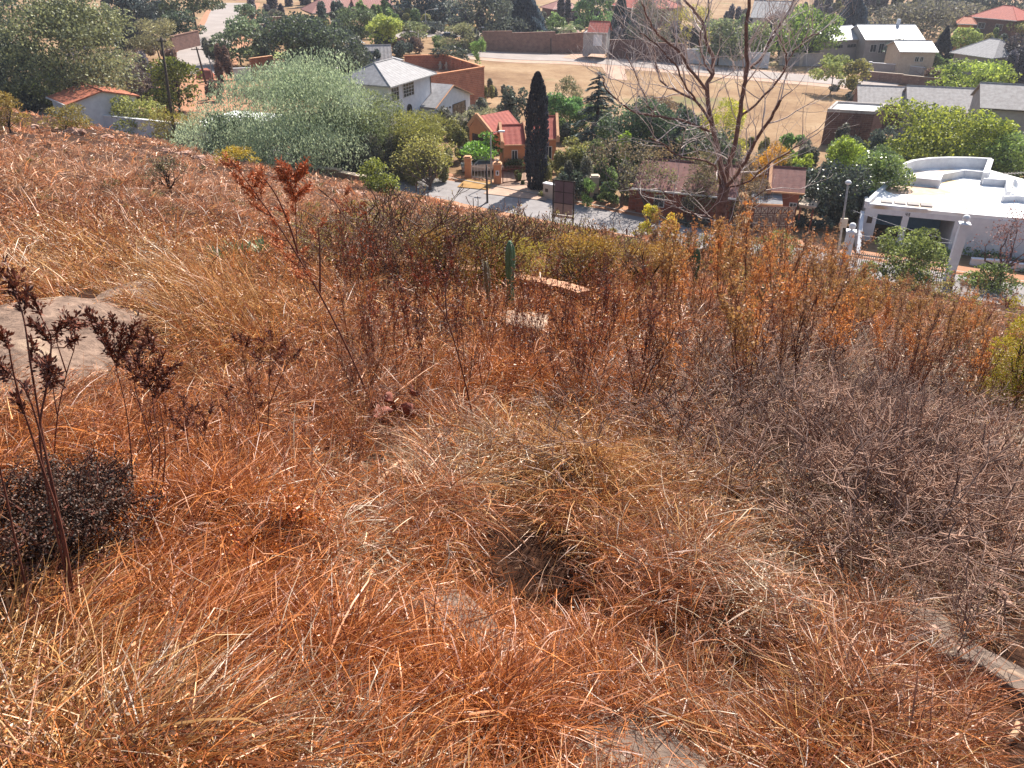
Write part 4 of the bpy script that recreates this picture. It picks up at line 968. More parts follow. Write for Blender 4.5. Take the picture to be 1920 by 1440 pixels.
# sloping side wall, gate pillars, slatted gate
mb = MB(); mb.add([(-.35, -4.4, -1), (-.05, -4.4, -1), (-.05, 0, -1), (-.35, 0, -1), (-.35, -4.4, .55), (-.05, -4.4, .55), (-.05, 0, hr-.6), (-.35, 0, hr-.6)], [(0, 1, 5, 4), (1, 2, 6, 5), (2, 3, 7, 6), (3, 0, 4, 7), (4, 5, 6, 7)]).build('ramped_wall', M['white'], e)
MB().box(-.2, g1+.4, -5.0, -.01, -.6, -.12).build('forecourt', M['paving'], e)
for k, (px, py, py2) in enumerate(((1586, 480, 432), (1785, 500, 418))):
    q = WY(px, py, 60.5 if k == 0 else 57.5); zb = gz(q.x, q.y); h = WY(px, py2, q.y).z-zb
    p_ = empty('gate_pillar', (q.x, q.y, zb), rz, ['white gate pillar carrying a round globe lamp', 'stained white gate pillar in front of the garage, right end of the gate'][k], 'pillar')
    MB().box(-.32, .32, -.32, .32, -.5, h-.12).build('shaft', M['white'], p_); MB().box(-.4, .4, -.4, .4, h-.118, h).build('cap', M['white'], p_)
    MB().lathe((0, 0, h), [(.06, 0), (.08, .08), (.2, .15), (.27, .3), (.27, .42), (.18, .58), (.03, .64)], 14).build('globe_lamp', M['whiter'], p_, True)
    if k == 0: PA = Vector((q.x, q.y, zb))
    else: PB = Vector((q.x, q.y, zb))
o2, rz2, L2 = frame(PA, PB, min(PA.z, PB.z)-.1); e2 = empty('slatted_gate', o2, rz2, 'long cream barred gate between the white pillars', 'gate')
mb = MB()
for x in np.arange(.45, L2-.4, .16): mb.box(x-.03, x+.03, -.02, .02, .1, 1.45)
mb.build('bars', M['cream'], e2); MB().box(.4, L2-.4, .021, .06, .2, .3).box(.4, L2-.4, .021, .06, 1.2, 1.3).build('rails', M['darkmetal'], e2)
for z, lb in ((.0, 'lower pale electric fence wire above the barred gate'), (.75, 'upper pale electric fence wire above the barred gate')):
    a = WY(1600, 440-z*60, 60.2); b = WY(1786, 456-z*5, 57.4); m_ = a.lerp(b, .5)-Vector((0, 0, .12))
    tag(MB().tube([a, m_, b], .018, 4).build('fence_wire', M['sheet']), lb, 'wire', 'fence wires above the barred gate')
wall_line('low white garden wall on the right beside the flat-roofed house', [(1818, 496), (1880, 503), (1960, 515)], .5, .3, 'white', 'white', step=20)
q = V(1890, 330); 
e3 = empty('antenna', WZ(1896, 346, Zr), 0, 'thin television aerial standing on the flat white roof', 'antenna')
MB().tube([(0, 0, -.5), (0, 0, 1.3)], .02, 5).build('mast', M['darkmetal'], e3)
mb = MB(); mb.bar((-1.1, 0, 1.0), (1.1, 0, 1.1), .03)
for x in np.linspace(-1, 1, 8): mb.bar((x, -.35, 1.05+x*.05), (x, .35, 1.05+x*.05), .02)
mb.build('elements', M['steelpole'], e3)
e3 = empty('satellite_dish', WZ(1896, 360, Zr), .4, 'white satellite dish on the flat roof below the aerial', 'satellite dish')
mb = MB(); mb.tube([(0, 0, 0), (0, 0, .6)], .03, 6); mb.build('mast', M['steelpole'], e3)
d_ = MB().lathe((0, 0, 0), [(.05, .0), (.25, .04), (.45, .14), (.47, .17), (.43, .17), (.05, .03)], 16).build('dish', M['whiter'], e3, True); d_.location = (0, 0, .7); d_.rotation_euler = (1.1, 0, .3)

# --- pale slate roofs, tall wall and box tower upper right
e, L = house('long low building with pale slate roof left of the tall slate-roofed house', (1612, 193), (1700, 197), 9, 3.0, 2.6, 'brick_dark', 'slate', zg=-24.2, ov=.3, fascia='greywall', ry=161)
e, L = house('long building with weathered pale slate roof behind the yellow-green trees', (1705, 205), (1840, 212), 11, 3.4, 3.6, 'greywall', 'slate', wins=((.7, .85, 1.9, 3.1, 3),), zg=-24.4, ov=.3, fascia='greywall', ry=163)
e, L = house('tall grey house with slate roof cut by the right edge', (1842, 201), (1990, 210), 11, 6.6, 3.4, 'greywall', 'slate',
    wins=((.04, .07, 5.0, 6.0, 1), (.105, .16, 4.9, 6.0, 2, 2), (.15, .18, 1.9, 2.7, 1), (.28, .33, 2.3, 2.7, 1), (.1, .125, 1.6, 2.2, 1)), zg=-25.2, ov=.3, fascia='darkmetal', ry=159)
MB().box(L*.21, L*.36, -.12, 0, 4.3, 4.45).build('ledge', M['darkmetal'], e)
ZB = -19.9; tb = [WZ(1551, 208, ZB), WZ(1640, 213, ZB), WZ(1662, 198, ZB), WZ(1568, 193, ZB)]
e = empty('brick_tower', (tb[0].x, tb[0].y, -24), 0, 'square dark brick block with white flat roof at the edge of the tan field', 'building'); t0 = tb[0]
P = [(v_.x-t0.x, v_.y-t0.y) for v_ in tb]; MB().prism(P, -1, 4.0).build('wall', M['brick_dark'], e)
cx = sum(p[0] for p in P)/4; cy = sum(p[1] for p in P)/4; IN = [(cx+(p[0]-cx)*.9, cy+(p[1]-cy)*.9) for p in P]
mb = MB()
for i in range(4): j = (i+1) % 4; mb.prism([P[i], P[j], IN[j], IN[i]], 4.002, 4.35)
mb.build('parapet', M['greywall'], e); MB().prism(IN, 4.003, 4.08).build('roof', M['whiter'], e)
tree('leafless purple bush against the dark brick block', 'bare', 1595, 196, 282, 74, (90, 70, 80), None, None, cb=.05, name='shrub', cat='shrub', dens=0, fn=valley_z)

# --- long grey-roofed house beyond the far road
e, L = house('long pale house with grey sheet roof beyond the far road, left wing', (1540, 77), (1624, 72), 10, 3.2, 2.4, 'greywall', 'sheet', wins=((.3, .5, 1.6, 2.2, 4, 1, 'greywall'), (.6, .8, 1.6, 2.2, 3, 1, 'greywall')), zg=-23.6, ry=50, pitch=.4)
e, L = house('main block of the long pale house with higher grey sheet roof', (1625, 74), (1730, 74), 12, 3.6, 3.0, 'greywall', 'sheet', wins=((.1, .2, 1.2, 2.6), (.25, .33, 1.0, 2.8), (.38, .5, 1.2, 2.6)), zg=-23.6, ry=46, pitch=.4)
MB().box(L*.7, L*.74, HD[0]/2-.4, HD[0]/2+.4, 3.5, 3.6+HD[1]+1.1).build('chimney', M['white'], e)
e, L = house('low lean-to with grey sheet roof below the long pale house', (1690, 96), (1755, 97), 6, 3.2, 1.8, 'cream', 'sheet', wins=((.45, .55, 1.4, 2.2), (.6, .68, 1.4, 2.2)), zg=-23.6, ry=77, pitch=.3)
wall_line('cream plinth wall along the far road in front of the long pale house', [(1548, 108), (1640, 112)], 1.0, .3, 'cream', 'white', step=40)
q = V(1552, 104); tag(MB().box(q.x-2, q.x+2, q.y-1, q.y+1, q.z-.2, q.z+1.6).box(q.x-2.2, q.x+2.2, q.y-1.2, q.y+1.2, q.z+1.602, q.z+1.8).build('garden_shed', M['cream']), 'tiny cream shed in front of the long pale house', 'shed')
wall_line('grey fence wall with square pillars left of the leafless driveway shrub', [(1628, 138), (1680, 142), (1730, 148)], 2.0, .3, 'greywall', 'white', piers=4, step=2.5)
wall_line('tan low wall above the pale slate roofs', [(1612, 150), (1690, 158), (1760, 166)], 1.6, .3, 'brick_far', 'cream', step=20)
wall_line('grey boundary wall right of the rounded bright green tree', [(1462, 122), (1500, 124), (1540, 124)], 2.4, .3, 'greywall', 'cream', piers=3, step=3)
wall_line('white boundary wall in shade behind the bare tree crown', [(1282, 118), (1360, 122), (1440, 128)], 2.6, .3, 'white', 'white', step=30)
wall_line('dark brick boundary wall under the conifer by the little red garage', [(1137, 108), (1200, 112), (1282, 121)], 3.4, .35, 'brick_dark', 'brick_far', step=30)
wall_line('long brown stone wall left of the little red garage steps', [(905, 95), (960, 98), (1040, 100), (1110, 99)], 3.6, .35, 'brick_far', 'brick_far', step=30)
# little red garage with steps
e, L = house('little garage with bright red roof and white door above the steps', (1104, 60), (1137, 61), 6, 2.5, 4.6, 'greywall', 'tile_red', zg=-20.3, ov=.3, ry=40, pitch=.7)
MB().box(L*.28, L*.78, -.06, 0, 0, 2.1).build('garage_door', M['white'], e); MB().box(-L*.3, -.01, 0, 4, -2, 2.4).build('side_wall', M['greywall'], e)
q = V(1112, 92); e = empty('steps', (q.x, q.y, gz(q.x, q.y)), 0, 'broad pinkish steps rising to the little red garage', 'steps')
mb = MB()
for i in range(7): mb.box(-2.6, 2.6, i*1.3, 12, -.4, .25+i*.3)
mb.build('treads', M['paving'], e); MB().box(-3.2, -2.62, 0, 12, -.4, 2.9).box(2.62, 3.2, 0, 12, -.4, 2.9).build('side_walls', M['brick_far'], e)
wall_line('pale pink terrace wall beside the far palm', [(1005, 82), (1050, 82), (1085, 83)], 2.4, .3, 'cream', 'orange_pale', step=40)
q = V(1058, 84); tag(MB().box(q.x-2.2, q.x+2.2, q.y-1.5, q.y+1.5, q.z-.3, q.z+3.2).box(q.x-2.4, q.x+2.4, q.y-1.7, q.y+1.7, q.z+3.202, q.z+3.4).build('garden_shed', M['cream']), 'small pale block by the foot of the far palm', 'shed')
wall_line('sloping tan retaining wall climbing to the little red garage', None, 2.6, .4, 'cream', 'orange_pale', pts=[V(1082, 90), V(1100, 76)], step=30)

# --- houses along the top edge
def far(label, a, b, D, hw, rh, w, r, hip=0, wins=((.2, .35, .8, 2), (.6, .75, .8, 2)), zg=-22.5, nm='house', ry=None): return house(label, a, b, D, hw, rh, w, r, hip, wins, nm, zg, .6, ry=ry)
far('wide house with faded pink roof at the top edge left of centre', (588, 24), (690, 20), 14, 3.4, 4.6, 'brick_far', 'tile_pink', 5, ry=-6)
far('gabled wing with faded pink roof facing right at the top edge', (672, 24), (738, 22), 12, 3.4, 5.6, 'brick_dark', 'tile_pink', ry=-4)
far('low dark house with pale eaves above the far palm', (1038, 17), (1088, 15), 12, 3.2, 4, 'brick_dark', 'tile_pink', 4, ry=1)
far('house with bright red hipped roof at the top edge behind the bare tree', (1150, 9), (1200, 17), 14, 3.2, 6, 'brick_far', 'tile_red', 6, zg=-21, ry=-14)
far('second red roofed house at the top edge touching the bare tree crown', (1205, 16), (1262, 14), 14, 3.2, 6, 'brick_far', 'tile_red', 5, zg=-21, ry=-10)
far('pale house with large grey roof behind the bare tree top', (1412, 32), (1478, 34), 16, 4.2, 5.5, 'white', 'tile_grey', 0, ((.1, .2, 1, 2.6), (.42, .55, 1, 2.6, 3), (.75, .9, 1, 2.6)), ry=2)
far('house with dark red hipped roof in the top right', (1822, 31), (1905, 38), 16, 3.2, 5.5, 'brick_dark', 'tile_red', 8, zg=-22, ry=11)
far('orange roofed turret left of the dark red hipped roof', (1800, 44), (1826, 45), 5, 4.2, 2.6, 'orange', 'tile_orange', 2.6, (), zg=-22, ry=31)
far('grey gabled roof house among trees on the right', (1790, 98), (1862, 108), 12, 3, 4.2, 'greywall', 'tile_grey', 4, zg=-23.5, ry=73)
far('small grey-brown house with white fascia near the right edge', (1852, 100), (1890, 99), 9, 3, 1.5, 'brick_far', 'tile_grey', zg=-23.5, ry=90)
far('white fronted roof corner at the far left edge', (-30, 92), (14, 82), 9, 4, 3, 'white', 'tile_grey', zg=-19, ry=64)
far('distant pale bungalow by the top of the climbing road', (448, 6), (478, 5), 10, 3, 2, 'cream', 'tile_pink')
wall_line('red brick wall section above the silvery pepper tree', [(474, 150), (516, 145)], 3.0, .4, 'brick', 'orange_pale', step=30)
wall_line('low white wall left of the red brick wall section', [(440, 150), (474, 150)], 1.6, .3, 'white', 'white', step=30)
wall_line('brown shadowed wall by the yellow-green lawn', [(490, 84), (524, 80)], 3.6, .4, 'brick_far', 'cream', step=30)
wall_line('brick wall with flat pillar by the distant driveway', [(492, 52), (530, 50)], 2.0, .4, 'brick_far', 'cream', piers=3, step=6)
wall_line('dark low wall on the left bank of the climbing road', [(325, 98), (375, 86)], 2.6, .4, 'brick_dark', 'brick_far', step=30)
q = V(382, 150)
tag(MB().add([(q.x-1.3, q.y, q.z), (q.x+1.3, q.y, q.z), (q.x+1.2, q.y+3, q.z), (q.x-1, q.y+3, q.z), (q.x-1, q.y+1, q.z+1.3), (q.x+.9, q.y+1, q.z+1.2), (q.x, q.y+2.2, q.z+1.4)],
   [(0, 1, 5, 4), (1, 2, 5), (2, 6, 5), (2, 3, 6), (3, 4, 6), (3, 0, 4), (4, 5, 6)]).build('earth_mound', M['terracotta']), 'red earth mound at the foot of the roadside pole', 'mound')

# --- cottage with orange-red tiles beyond the hill on the left
Zc = -19.6
e, L = house('white cottage with orange-red tiled roof beyond the hill brow', (95, 181), (128, 195), 7.2, 3.2, 1.0, 'white', 'tile_orange', zg=Zc, ov=.35)
A = WZ(180, 214, Zc+1.6); B = WZ(392, 236, Zc+1.6)
wall_line('white plastered garden wall running right from the cottage', None, 1.7, .3, 'white', 'whiter', pts=[A, B], zc=Zc+1.5, step=60)
A = WZ(378, 232, -18.3); B = WZ(470, 240, -18.3); o, rz, L = frame(A, B, -21)
e = empty('garage', o, rz, 'flat white roofed garage partly behind the silvery pepper tree', 'garage'); MB().box(0, L, 0, 6, -1, 2.7).build('wall', M['white'], e); MB().box(-.25, L+.25, -.25, 6.25, 2.702, 2.95).build('roof', M['whiter'], e); window(e, 1, 2.2, .8, 1.8)
wall_line('stone boundary wall on the hill edge below the cottage', None, 1.0, .45, 'stone', 'stone', pts=[G(172, 232), G(240, 243), G(304, 250)], step=2.2)
wall_line('low pale stone parapet wall beside the silvery pepper tree', None, .7, .5, 'stone', 'cream', pts=[G(585, 326), G(640, 336), G(692, 347)], step=1.8)
wall_line('broken stone boundary wall right of the leaning pole', None, .9, .5, 'stone', 'stone', pts=[G(345, 258), G(392, 264), G(450, 280)], step=2.2)

# --- poles, lamps
def pole(label, top, bot, Y=None, r=.11, m='pole', name='utility_pole', cat='pole', cross=0.0, ins=False):
    b = G(*bot) if Y is None else WY(bot[0], bot[1], Y); zb = gz(b.x, b.y)
    t = WY(top[0], top[1], b.y); h = t.z-zb
    e = empty(name, (b.x, b.y, zb), 0, label, cat); dx = t.x-b.x
    MB().tube([(0, 0, -.4), (dx*.5, 0, h*.5), (dx, 0, h)], [r*1.2, r, r*.75], 9).build('shaft', M[m], e, True)
    if cross:
        MB().bar((dx-cross/2, 0, h-.35), (dx+cross/2, 0, h-.35), .1).build('crossarm', M[m], e)
        mb = MB()
        for x in (-.42, -.15, .15, .42): mb.lathe((dx+x*cross, 0, h-.3), [(.03, 0), (.06, .04), (.04, .1), (.06, .14), (.02, .2)], 8)
        mb.build('insulators', M['cream'], e)
    return e, dx, h
pole('leaning weathered wooden pole on the hill edge at left', (302, 70), (329, 270), None, .15, cross=.9)
pole('roadside wooden pole beside the red earth mound', (368, 88), (387, 158), None, .14, cross=1.6)
pole('thin pale pole right of the roadside wooden pole', (391, 105), (400, 150), None, .09, 'steelpole')
def lamp(label, top, bot, Y=None, arm=1.2, r=.07, m='steelpole'):
    e, dx, h = pole(label, top, bot, Y, r, m, 'street_lamp', 'street lamp')
    MB().tube([(dx, 0, h-.05), (dx+arm*.5, -.1, h+.25), (dx+arm, -.2, h+.3)], r*.6, 6).build('arm', M[m], e, True)
    MB().box(dx+arm-.15, dx+arm+.45, -.33, -.07, h+.26, h+.4).build('lamp_head', M['white'], e)
lamp('grey street lamp with rust-brown base by the orange gate pillar', (920, 252), (921, 348), None, .9)
pole('dark slim lamp post on the near kerb left of the billboard', (912, 308), (914, 392), 71.0, .09, 'darkmetal', 'lamp_post', 'post')
lamp('tall far street lamp above the white house roofs', (797, 20), (800, 72), None, 2.2, .1)
lamp('far street lamp left of the tall one beyond the courtyard', (784, 62), (786, 86), None, -1.5, .08)
lamp('street lamp rising behind the slender green courtyard shrub', (893, 54), (895, 92), None, 1.2, .08)
pole('dark pole standing in front of the long brown stone wall', (1033, 72), (1033, 101), None, .12, 'pole')
pole('thin pole beside the far palm trunk', (1075, 60), (1074, 98), None, .1, 'pole')
lamp('street lamp glimpsed in the upper left trees', (256, 4), (262, 60), None, 1.5, .1)
e, dx, h = pole('white service pole with meter box by the glossy dark tree', (1590, 345), (1580, 440), 62.0, .09, 'steelpole')
MB().box(dx*.5-.28, dx*.5+.28, -.32, -.1, h*.42, h*.42+.75).build('meter_box', M['cream'], e)
MB().lathe((dx, 0, h-.05), [(.03, 0), (.2, .05), (.26, .2), (.12, .34), (.02, .36)], 12).build('globe_lamp', M['whiter'], e, True)
# roadside stones and planting strip kerb
kb, _ = strip('kerb', [(a+1.4, b+3.35) for a, b in ROAD[3:]], .22, M['concrete'], .2)

# ------------------------------------------------------------ undergrowth between the gardens
def shrubbery(name, label, spots, m='leaf', cat='undergrowth'):
    Cs, Ds, Cc, Sz = [], [], [], []
    for (px, py, wpx, hpx, c1, c2) in spots:
        b = G(px, py, valley_z if py < 330 else None); t = b.y/ray(px, py)[1]; W = wpx*1.2/F*t/2; Hh_ = hpx*1.3/F*t
        n = int(np.clip(wpx*hpx*1.7, 500, 9000)); k = max(4, int(wpx/10)); cc = rng.uniform(-1, 1, (k, 3)); cc[:, 2] = rng.uniform(.1, .75, k)
        wch = rng.integers(0, k, n); d = rnd_dirs(n); r = rng.uniform(.22, .42, k)[wch]*(.5+.5*rng.random(n))
        P = cc[wch]*np.array([W, W*.8, Hh_])+d*np.stack([r*min(W, 3), r*min(W, 3), r*Hh_], 1)
        P[:, 0] += b.x; P[:, 1] += b.y; P[:, 2] += 0
        g = ground_z(P[:, 0], P[:, 1]); P[:, 2] = g+np.maximum(P[:, 2], .02)
        Cs.append(P); Ds.append(rnd_dirs(n)); s1, s2 = srgb(c1)*GAIN, srgb(c2)*GAIN
        Cc.append((s2+(s1-s2)*rng.random((n, 1)))*rng.uniform(.7, 1.25, k)[wch][:, None]); Sz.append(np.full(n, 3.6/F*t))
    P = np.concatenate(Cs); D = np.concatenate(Ds); c = np.concatenate(Cc); s = np.concatenate(Sz)
    return tag(leaves(name, P, D, perp(D), s*.6, s*.4, c, M[m]), label, cat, None, 'stuff')
GRY = ((104, 104, 84), (60, 58, 60)); OLV = ((124, 120, 70), (70, 70, 44)); GRN = ((112, 130, 72), (52, 66, 46)); DRK = ((70, 80, 66), (36, 42, 48)); BRN = ((110, 88, 74), (64, 48, 48)); PUR = ((88, 84, 88), (46, 46, 60))
US = [(20, 208, 90, 40, *DRK), (70, 200, 80, 34, *GRN), (250, 100, 60, 60, *PUR), (290, 60, 70, 50, *PUR), (215, 60, 50, 50, *PUR), (300, 160, 60, 50, *BRN), (250, 170, 70, 50, *PUR), (330, 70, 60, 46, *DRK), (310, 112, 40, 20, *BRN),
 (400, 122, 30, 34, *GRY), (415, 150, 36, 46, *BRN), (430, 125, 40, 24, *GRY), (402, 190, 30, 30, *BRN), (500, 40, 60, 40, *PUR), (545, 12, 90, 40, *PUR), (505, 70, 30, 16, *OLV),
 (560, 120, 120, 60, *DRK), (640, 150, 110, 60, *DRK), (600, 50, 60, 40, *DRK), (690, 100, 40, 30, *GRY), (740, 104, 60, 24, *DRK), (770, 98, 50, 26, *BRN), (700, 60, 80, 40, *GRN), (760, 50, 70, 24, *GRY), (845, 46, 50, 20, *PUR), (850, 96, 60, 16, *GRN), (880, 100, 30, 40, *GRY), (920, 82, 110, 40, *PUR),
 (930, 245, 60, 50, *GRY), (918, 192, 24, 22, *OLV), (930, 180, 30, 26, *GRY), (935, 262, 30, 40, *DRK), (870, 262, 90, 50, *GRY), (840, 300, 60, 60, *OLV), (790, 340, 90, 70, *OLV), (700, 320, 90, 60, *GRY), (660, 318, 80, 40, *GRY), (745, 300, 60, 60, *GRN),
 (980, 345, 20, 20, *GRN), (1024, 345, 20, 50, *OLV), (1050, 350, 60, 50, *OLV), (1040, 376, 50, 12, *OLV), (1080, 372, 60, 60, *GRY), (1120, 350, 60, 60, *GRN), (1030, 262, 50, 30, *DRK), (1090, 262, 90, 50, *GRN), (1160, 300, 80, 60, *GRN), (1230, 300, 90, 60, *DRK), (1300, 310, 80, 60, *GRN), (1250, 250, 100, 40, *BRN), (1350, 340, 80, 50, *BRN), (1400, 340, 70, 50, *GRY), (1430, 352, 50, 40, *OLV), (1180, 372, 70, 50, *GRY), (1230, 390, 30, 16, *GRN), (1205, 396, 20, 20, *DRK), (1310, 380, 60, 30, *BRN), (1300, 425, 60, 16, *GRY),
 (960, 60, 40, 50, *DRK), (1005, 70, 60, 30, *GRY), (1040, 70, 40, 30, *GRN), (1085, 60, 60, 50, *PUR), (1130, 46, 60, 50, *GRN), (1180, 98, 70, 50, *PUR), (1160, 104, 30, 18, *GRY), (1225, 112, 60, 14, *DRK), (1290, 100, 80, 40, *PUR), (1340, 108, 80, 40, *GRY), (1400, 112, 70, 40, *GRN), (1440, 110, 60, 50, *PUR), (1480, 112, 60, 50, *DRK), (1240, 50, 90, 40, *GRY), (1380, 50, 90, 40, *PUR), (1600, 40, 120, 40, *PUR), (1680, 36, 160, 40, *GRY), (1770, 30, 80, 40, *PUR),
 (1570, 106, 20, 10, *OLV), (1590, 105, 18, 12, *OLV), (1700, 132, 70, 20, *DRK), (1780, 130, 60, 24, *GRN), (1800, 160, 60, 30, *GRN), (1850, 130, 70, 40, *OLV), (1900, 160, 60, 50, *PUR), (1740, 160, 50, 24, *BRN), (1860, 70, 90, 30, *GRY), (1790, 70, 30, 30, *OLV), (1590, 182, 60, 14, *GRY),
 (1480, 330, 60, 30, *OLV), (1530, 330, 60, 50, *GRY), (1600, 350, 90, 60, *GRN), (1660, 320, 110, 50, *DRK), (1740, 310, 130, 50, *DRK), (1800, 312, 130, 50, *GRN), (1880, 330, 110, 50, *GRN), (1610, 410, 50, 70, *GRN), (1570, 420, 60, 60, *DRK), (1520, 430, 60, 20, *DRK), (1860, 498, 130, 14, *GRN), (1560, 290, 40, 40, *GRY)]
for (xa, xb, ya, yb_, n_u, kinds) in ((0, 300, 70, 200, 34, (DRK, PUR, GRY, OLV)), (480, 680, 45, 110, 14, (DRK, GRY, OLV)), (660, 890, 34, 60, 14, (GRY, GRN, OLV)), (1150, 1440, 60, 104, 22, (GRY, GRN, PUR)), (1540, 1900, 14, 44, 20, (DRK, GRY, OLV)), (1780, 1915, 70, 150, 16, (GRN, OLV, DRK)), (1030, 1430, 262, 372, 40, (GRN, OLV, DRK, BRN)), (880, 1100, 20, 74, 16, (DRK, GRN, GRY)), (1480, 1620, 330, 420, 14, (GRN, DRK)), (640, 860, 250, 340, 16, (OLV, GRY, GRN)), (1600, 1915, 300, 330, 14, (GRN, DRK))):
    for _ in range(n_u): c_ = kinds[rng.integers(len(kinds))]; US.append((rng.uniform(xa, xb), rng.uniform(ya, yb_), rng.uniform(30, 60), rng.uniform(16, 34), *c_))
shrubbery('undergrowth', 'mixed garden shrubs and hedges massed between the houses of the valley', US)

# ------------------------------------------------------------ hill shrubs
HS = [('small dusty olive shrub at the top left hill brow', 'feather', 20, 172, 248, 70, (138, 120, 60), (88, 66, 38)),
 ('olive shrub left of the white cottage wall', 'feather', 125, 188, 246, 84, (128, 116, 54), (74, 62, 36)),
 ('rounded olive green shrub before the white garden wall', 'dense', 262, 178, 246, 88, (134, 134, 78), (76, 80, 48)),
 ('olive and rust shrub around the foot of the leaning pole', 'feather', 330, 202, 272, 88, (130, 124, 56), (84, 66, 36)),
 ('small dull green shrub right of the leaning pole', 'feather', 375, 222, 272, 50, (126, 104, 62), (86, 60, 40)),
 ('yellow-green low shrub in front of the silvery pepper tree', 'feather', 444, 276, 316, 84, (160, 144, 50), (120, 92, 36)),
 ('grey-green thin shrub on the upper hillside', 'twiggy', 320, 302, 362, 76, (110, 104, 70), (76, 66, 54)),
 ('dark wiry bush left of the white garage gate pillar', 'feather', 1450, 430, 500, 90, (120, 124, 66), (80, 74, 44)),
 ('yellow-green leafy bush behind the ribbed cactus', 'feather', 935, 428, 545, 150, (148, 138, 58), (104, 84, 44)),
 ('rusty olive bush left of the cactus pair', 'feather', 830, 440, 545, 120, (140, 108, 52), (96, 62, 38)),
 ('olive bush right of the brick edging', 'feather', 1080, 440, 545, 150, (146, 122, 52), (104, 66, 36)),
 ('olive and brown bush beyond the brick edging end', 'feather', 1210, 446, 545, 130, (140, 112, 54), (98, 60, 36)),
 ('sunlit yellow-green plant by the near kerb, left one', 'round', 1214, 386, 442, 34, (182, 180, 70), (140, 118, 50)),
 ('sunlit yellow-green plant by the near kerb, right one', 'round', 1252, 400, 446, 34, (176, 164, 70), (140, 96, 46)),
 ('leafy green bush in front of the double garage', 'round', 1690, 430, 540, 128, (122, 130, 74), (52, 62, 42)),
 ('green bush glowing in sun at the right edge', 'feather', 1895, 560, 765, 150, (152, 142, 36), (100, 84, 24)),
 ('low green hedge strip shrub beside the right edge path', 'round', 1855, 492, 545, 90, (110, 124, 70), (60, 66, 44))]
for i, (lab, kd, px, yt, yb, w, c1, c2) in enumerate(HS):
    tree(lab, kd, px, yt, yb, w, c1, c2, None, 'shrub', 'shrub', .03, 'bark', dens=.8 if kd != 'twiggy' else .3, ls=4.0)
tree('purple-brown nearly leafless bush in front of the white wall', 'bare', 1868, 400, 540, 150, (100, 70, 70), (90, 60, 50), None, 'shrub', 'shrub', .25, 'bark_red', dens=.16)

# ------------------------------------------------------------ the big bare tree
TY = 34.0
b0 = WY(1354, 470, TY); b0 = Vector((b0.x, b0.y, gz(b0.x, b0.y)))
bt = empty('bare_tree', b0, 0, 'large leafless forked tree rising from the slope right of centre', 'tree')
def LP(pts, dY):
    n_ = len(pts); return [WY(p[0], p[1], TY+dY*i/(n_-1))-b0 for i, p in enumerate(pts)]
px2m = TY/.95/F
fork = (1358, 348)
limbs_ = [([(1352, 520), (1352, 440), (1353, 390), fork], 0, 22, 17),
 ([fork, (1352, 313), (1336, 243), (1325, 169), (1335, 140), (1336, 109), (1324, 80), (1320, 48), (1298, 16), (1279, -6), (1268, -40)], 2.5, 13, 2.5),
 ([(1325, 169), (1292, 128), (1274, 96), (1234, 64), (1218, 38), (1204, 8), (1196, -20)], -2.5, 7, 1.6),
 ([(1333, 230), (1304, 188), (1269, 172), (1240, 153), (1228, 118), (1226, 92), (1205, 70)], 3, 7, 1.6),
 ([(1304, 188), (1285, 160), (1266, 121), (1247, 102), (1226, 78), (1200, 62)], -2, 5, 1.4),
 ([fork, (1365, 318), (1381, 249), (1394, 172), (1400, 134), (1399, 64), (1405, 0), (1408, -60)], -1.5, 12, 4),
 ([(1400, 134), (1429, 105), (1454, 57), (1483, 16), (1494, -20)], 2.5, 7, 3),
 ([(1387, 220), (1426, 188), (1464, 144), (1474, 109), (1466, 80), (1452, 58)], -2.5, 6, 1.4),
 ([(1468, 130), (1490, 96), (1512, 73), (1538, 62)], -1, 3, 1.2),
 ([fork, (1372, 340), (1397, 303), (1423, 255), (1451, 211), (1464, 188)], -3, 10, 3.5),
 ([(1330, 246), (1279, 227), (1228, 217), (1196, 211), (1170, 198), (1141, 172), (1130, 145)], -4, 6, 1.4),
 ([(1350, 345), (1340, 310), (1304, 299), (1272, 292), (1244, 271), (1218, 260)], -3.5, 6, 1.4),
 ([(1362, 353), (1407, 338), (1439, 307), (1470, 290), (1505, 268)], -3.5, 5, 1.4),
 ([(1228, 217), (1212, 190), (1196, 150), (1182, 120), (1170, 92)], 1.5, 3, 1),
 ([(1272, 292), (1280, 262), (1286, 240)], 1.0, 2.5, 1.2),
 ([(1335, 140), (1318, 110), (1312, 70), (1326, 30), (1330, -10)], 1.6, 5, 1.5),
 ([(1352, 420), (1330, 408), (1300, 400), (1262, 372), (1236, 352)], -2, 4, 1.2),
 ([(1354, 430), (1380, 405), (1402, 380), (1440, 352)], -3, 4, 1.2)]
mb = MB(); tw = MB(); rs = random.Random(3)
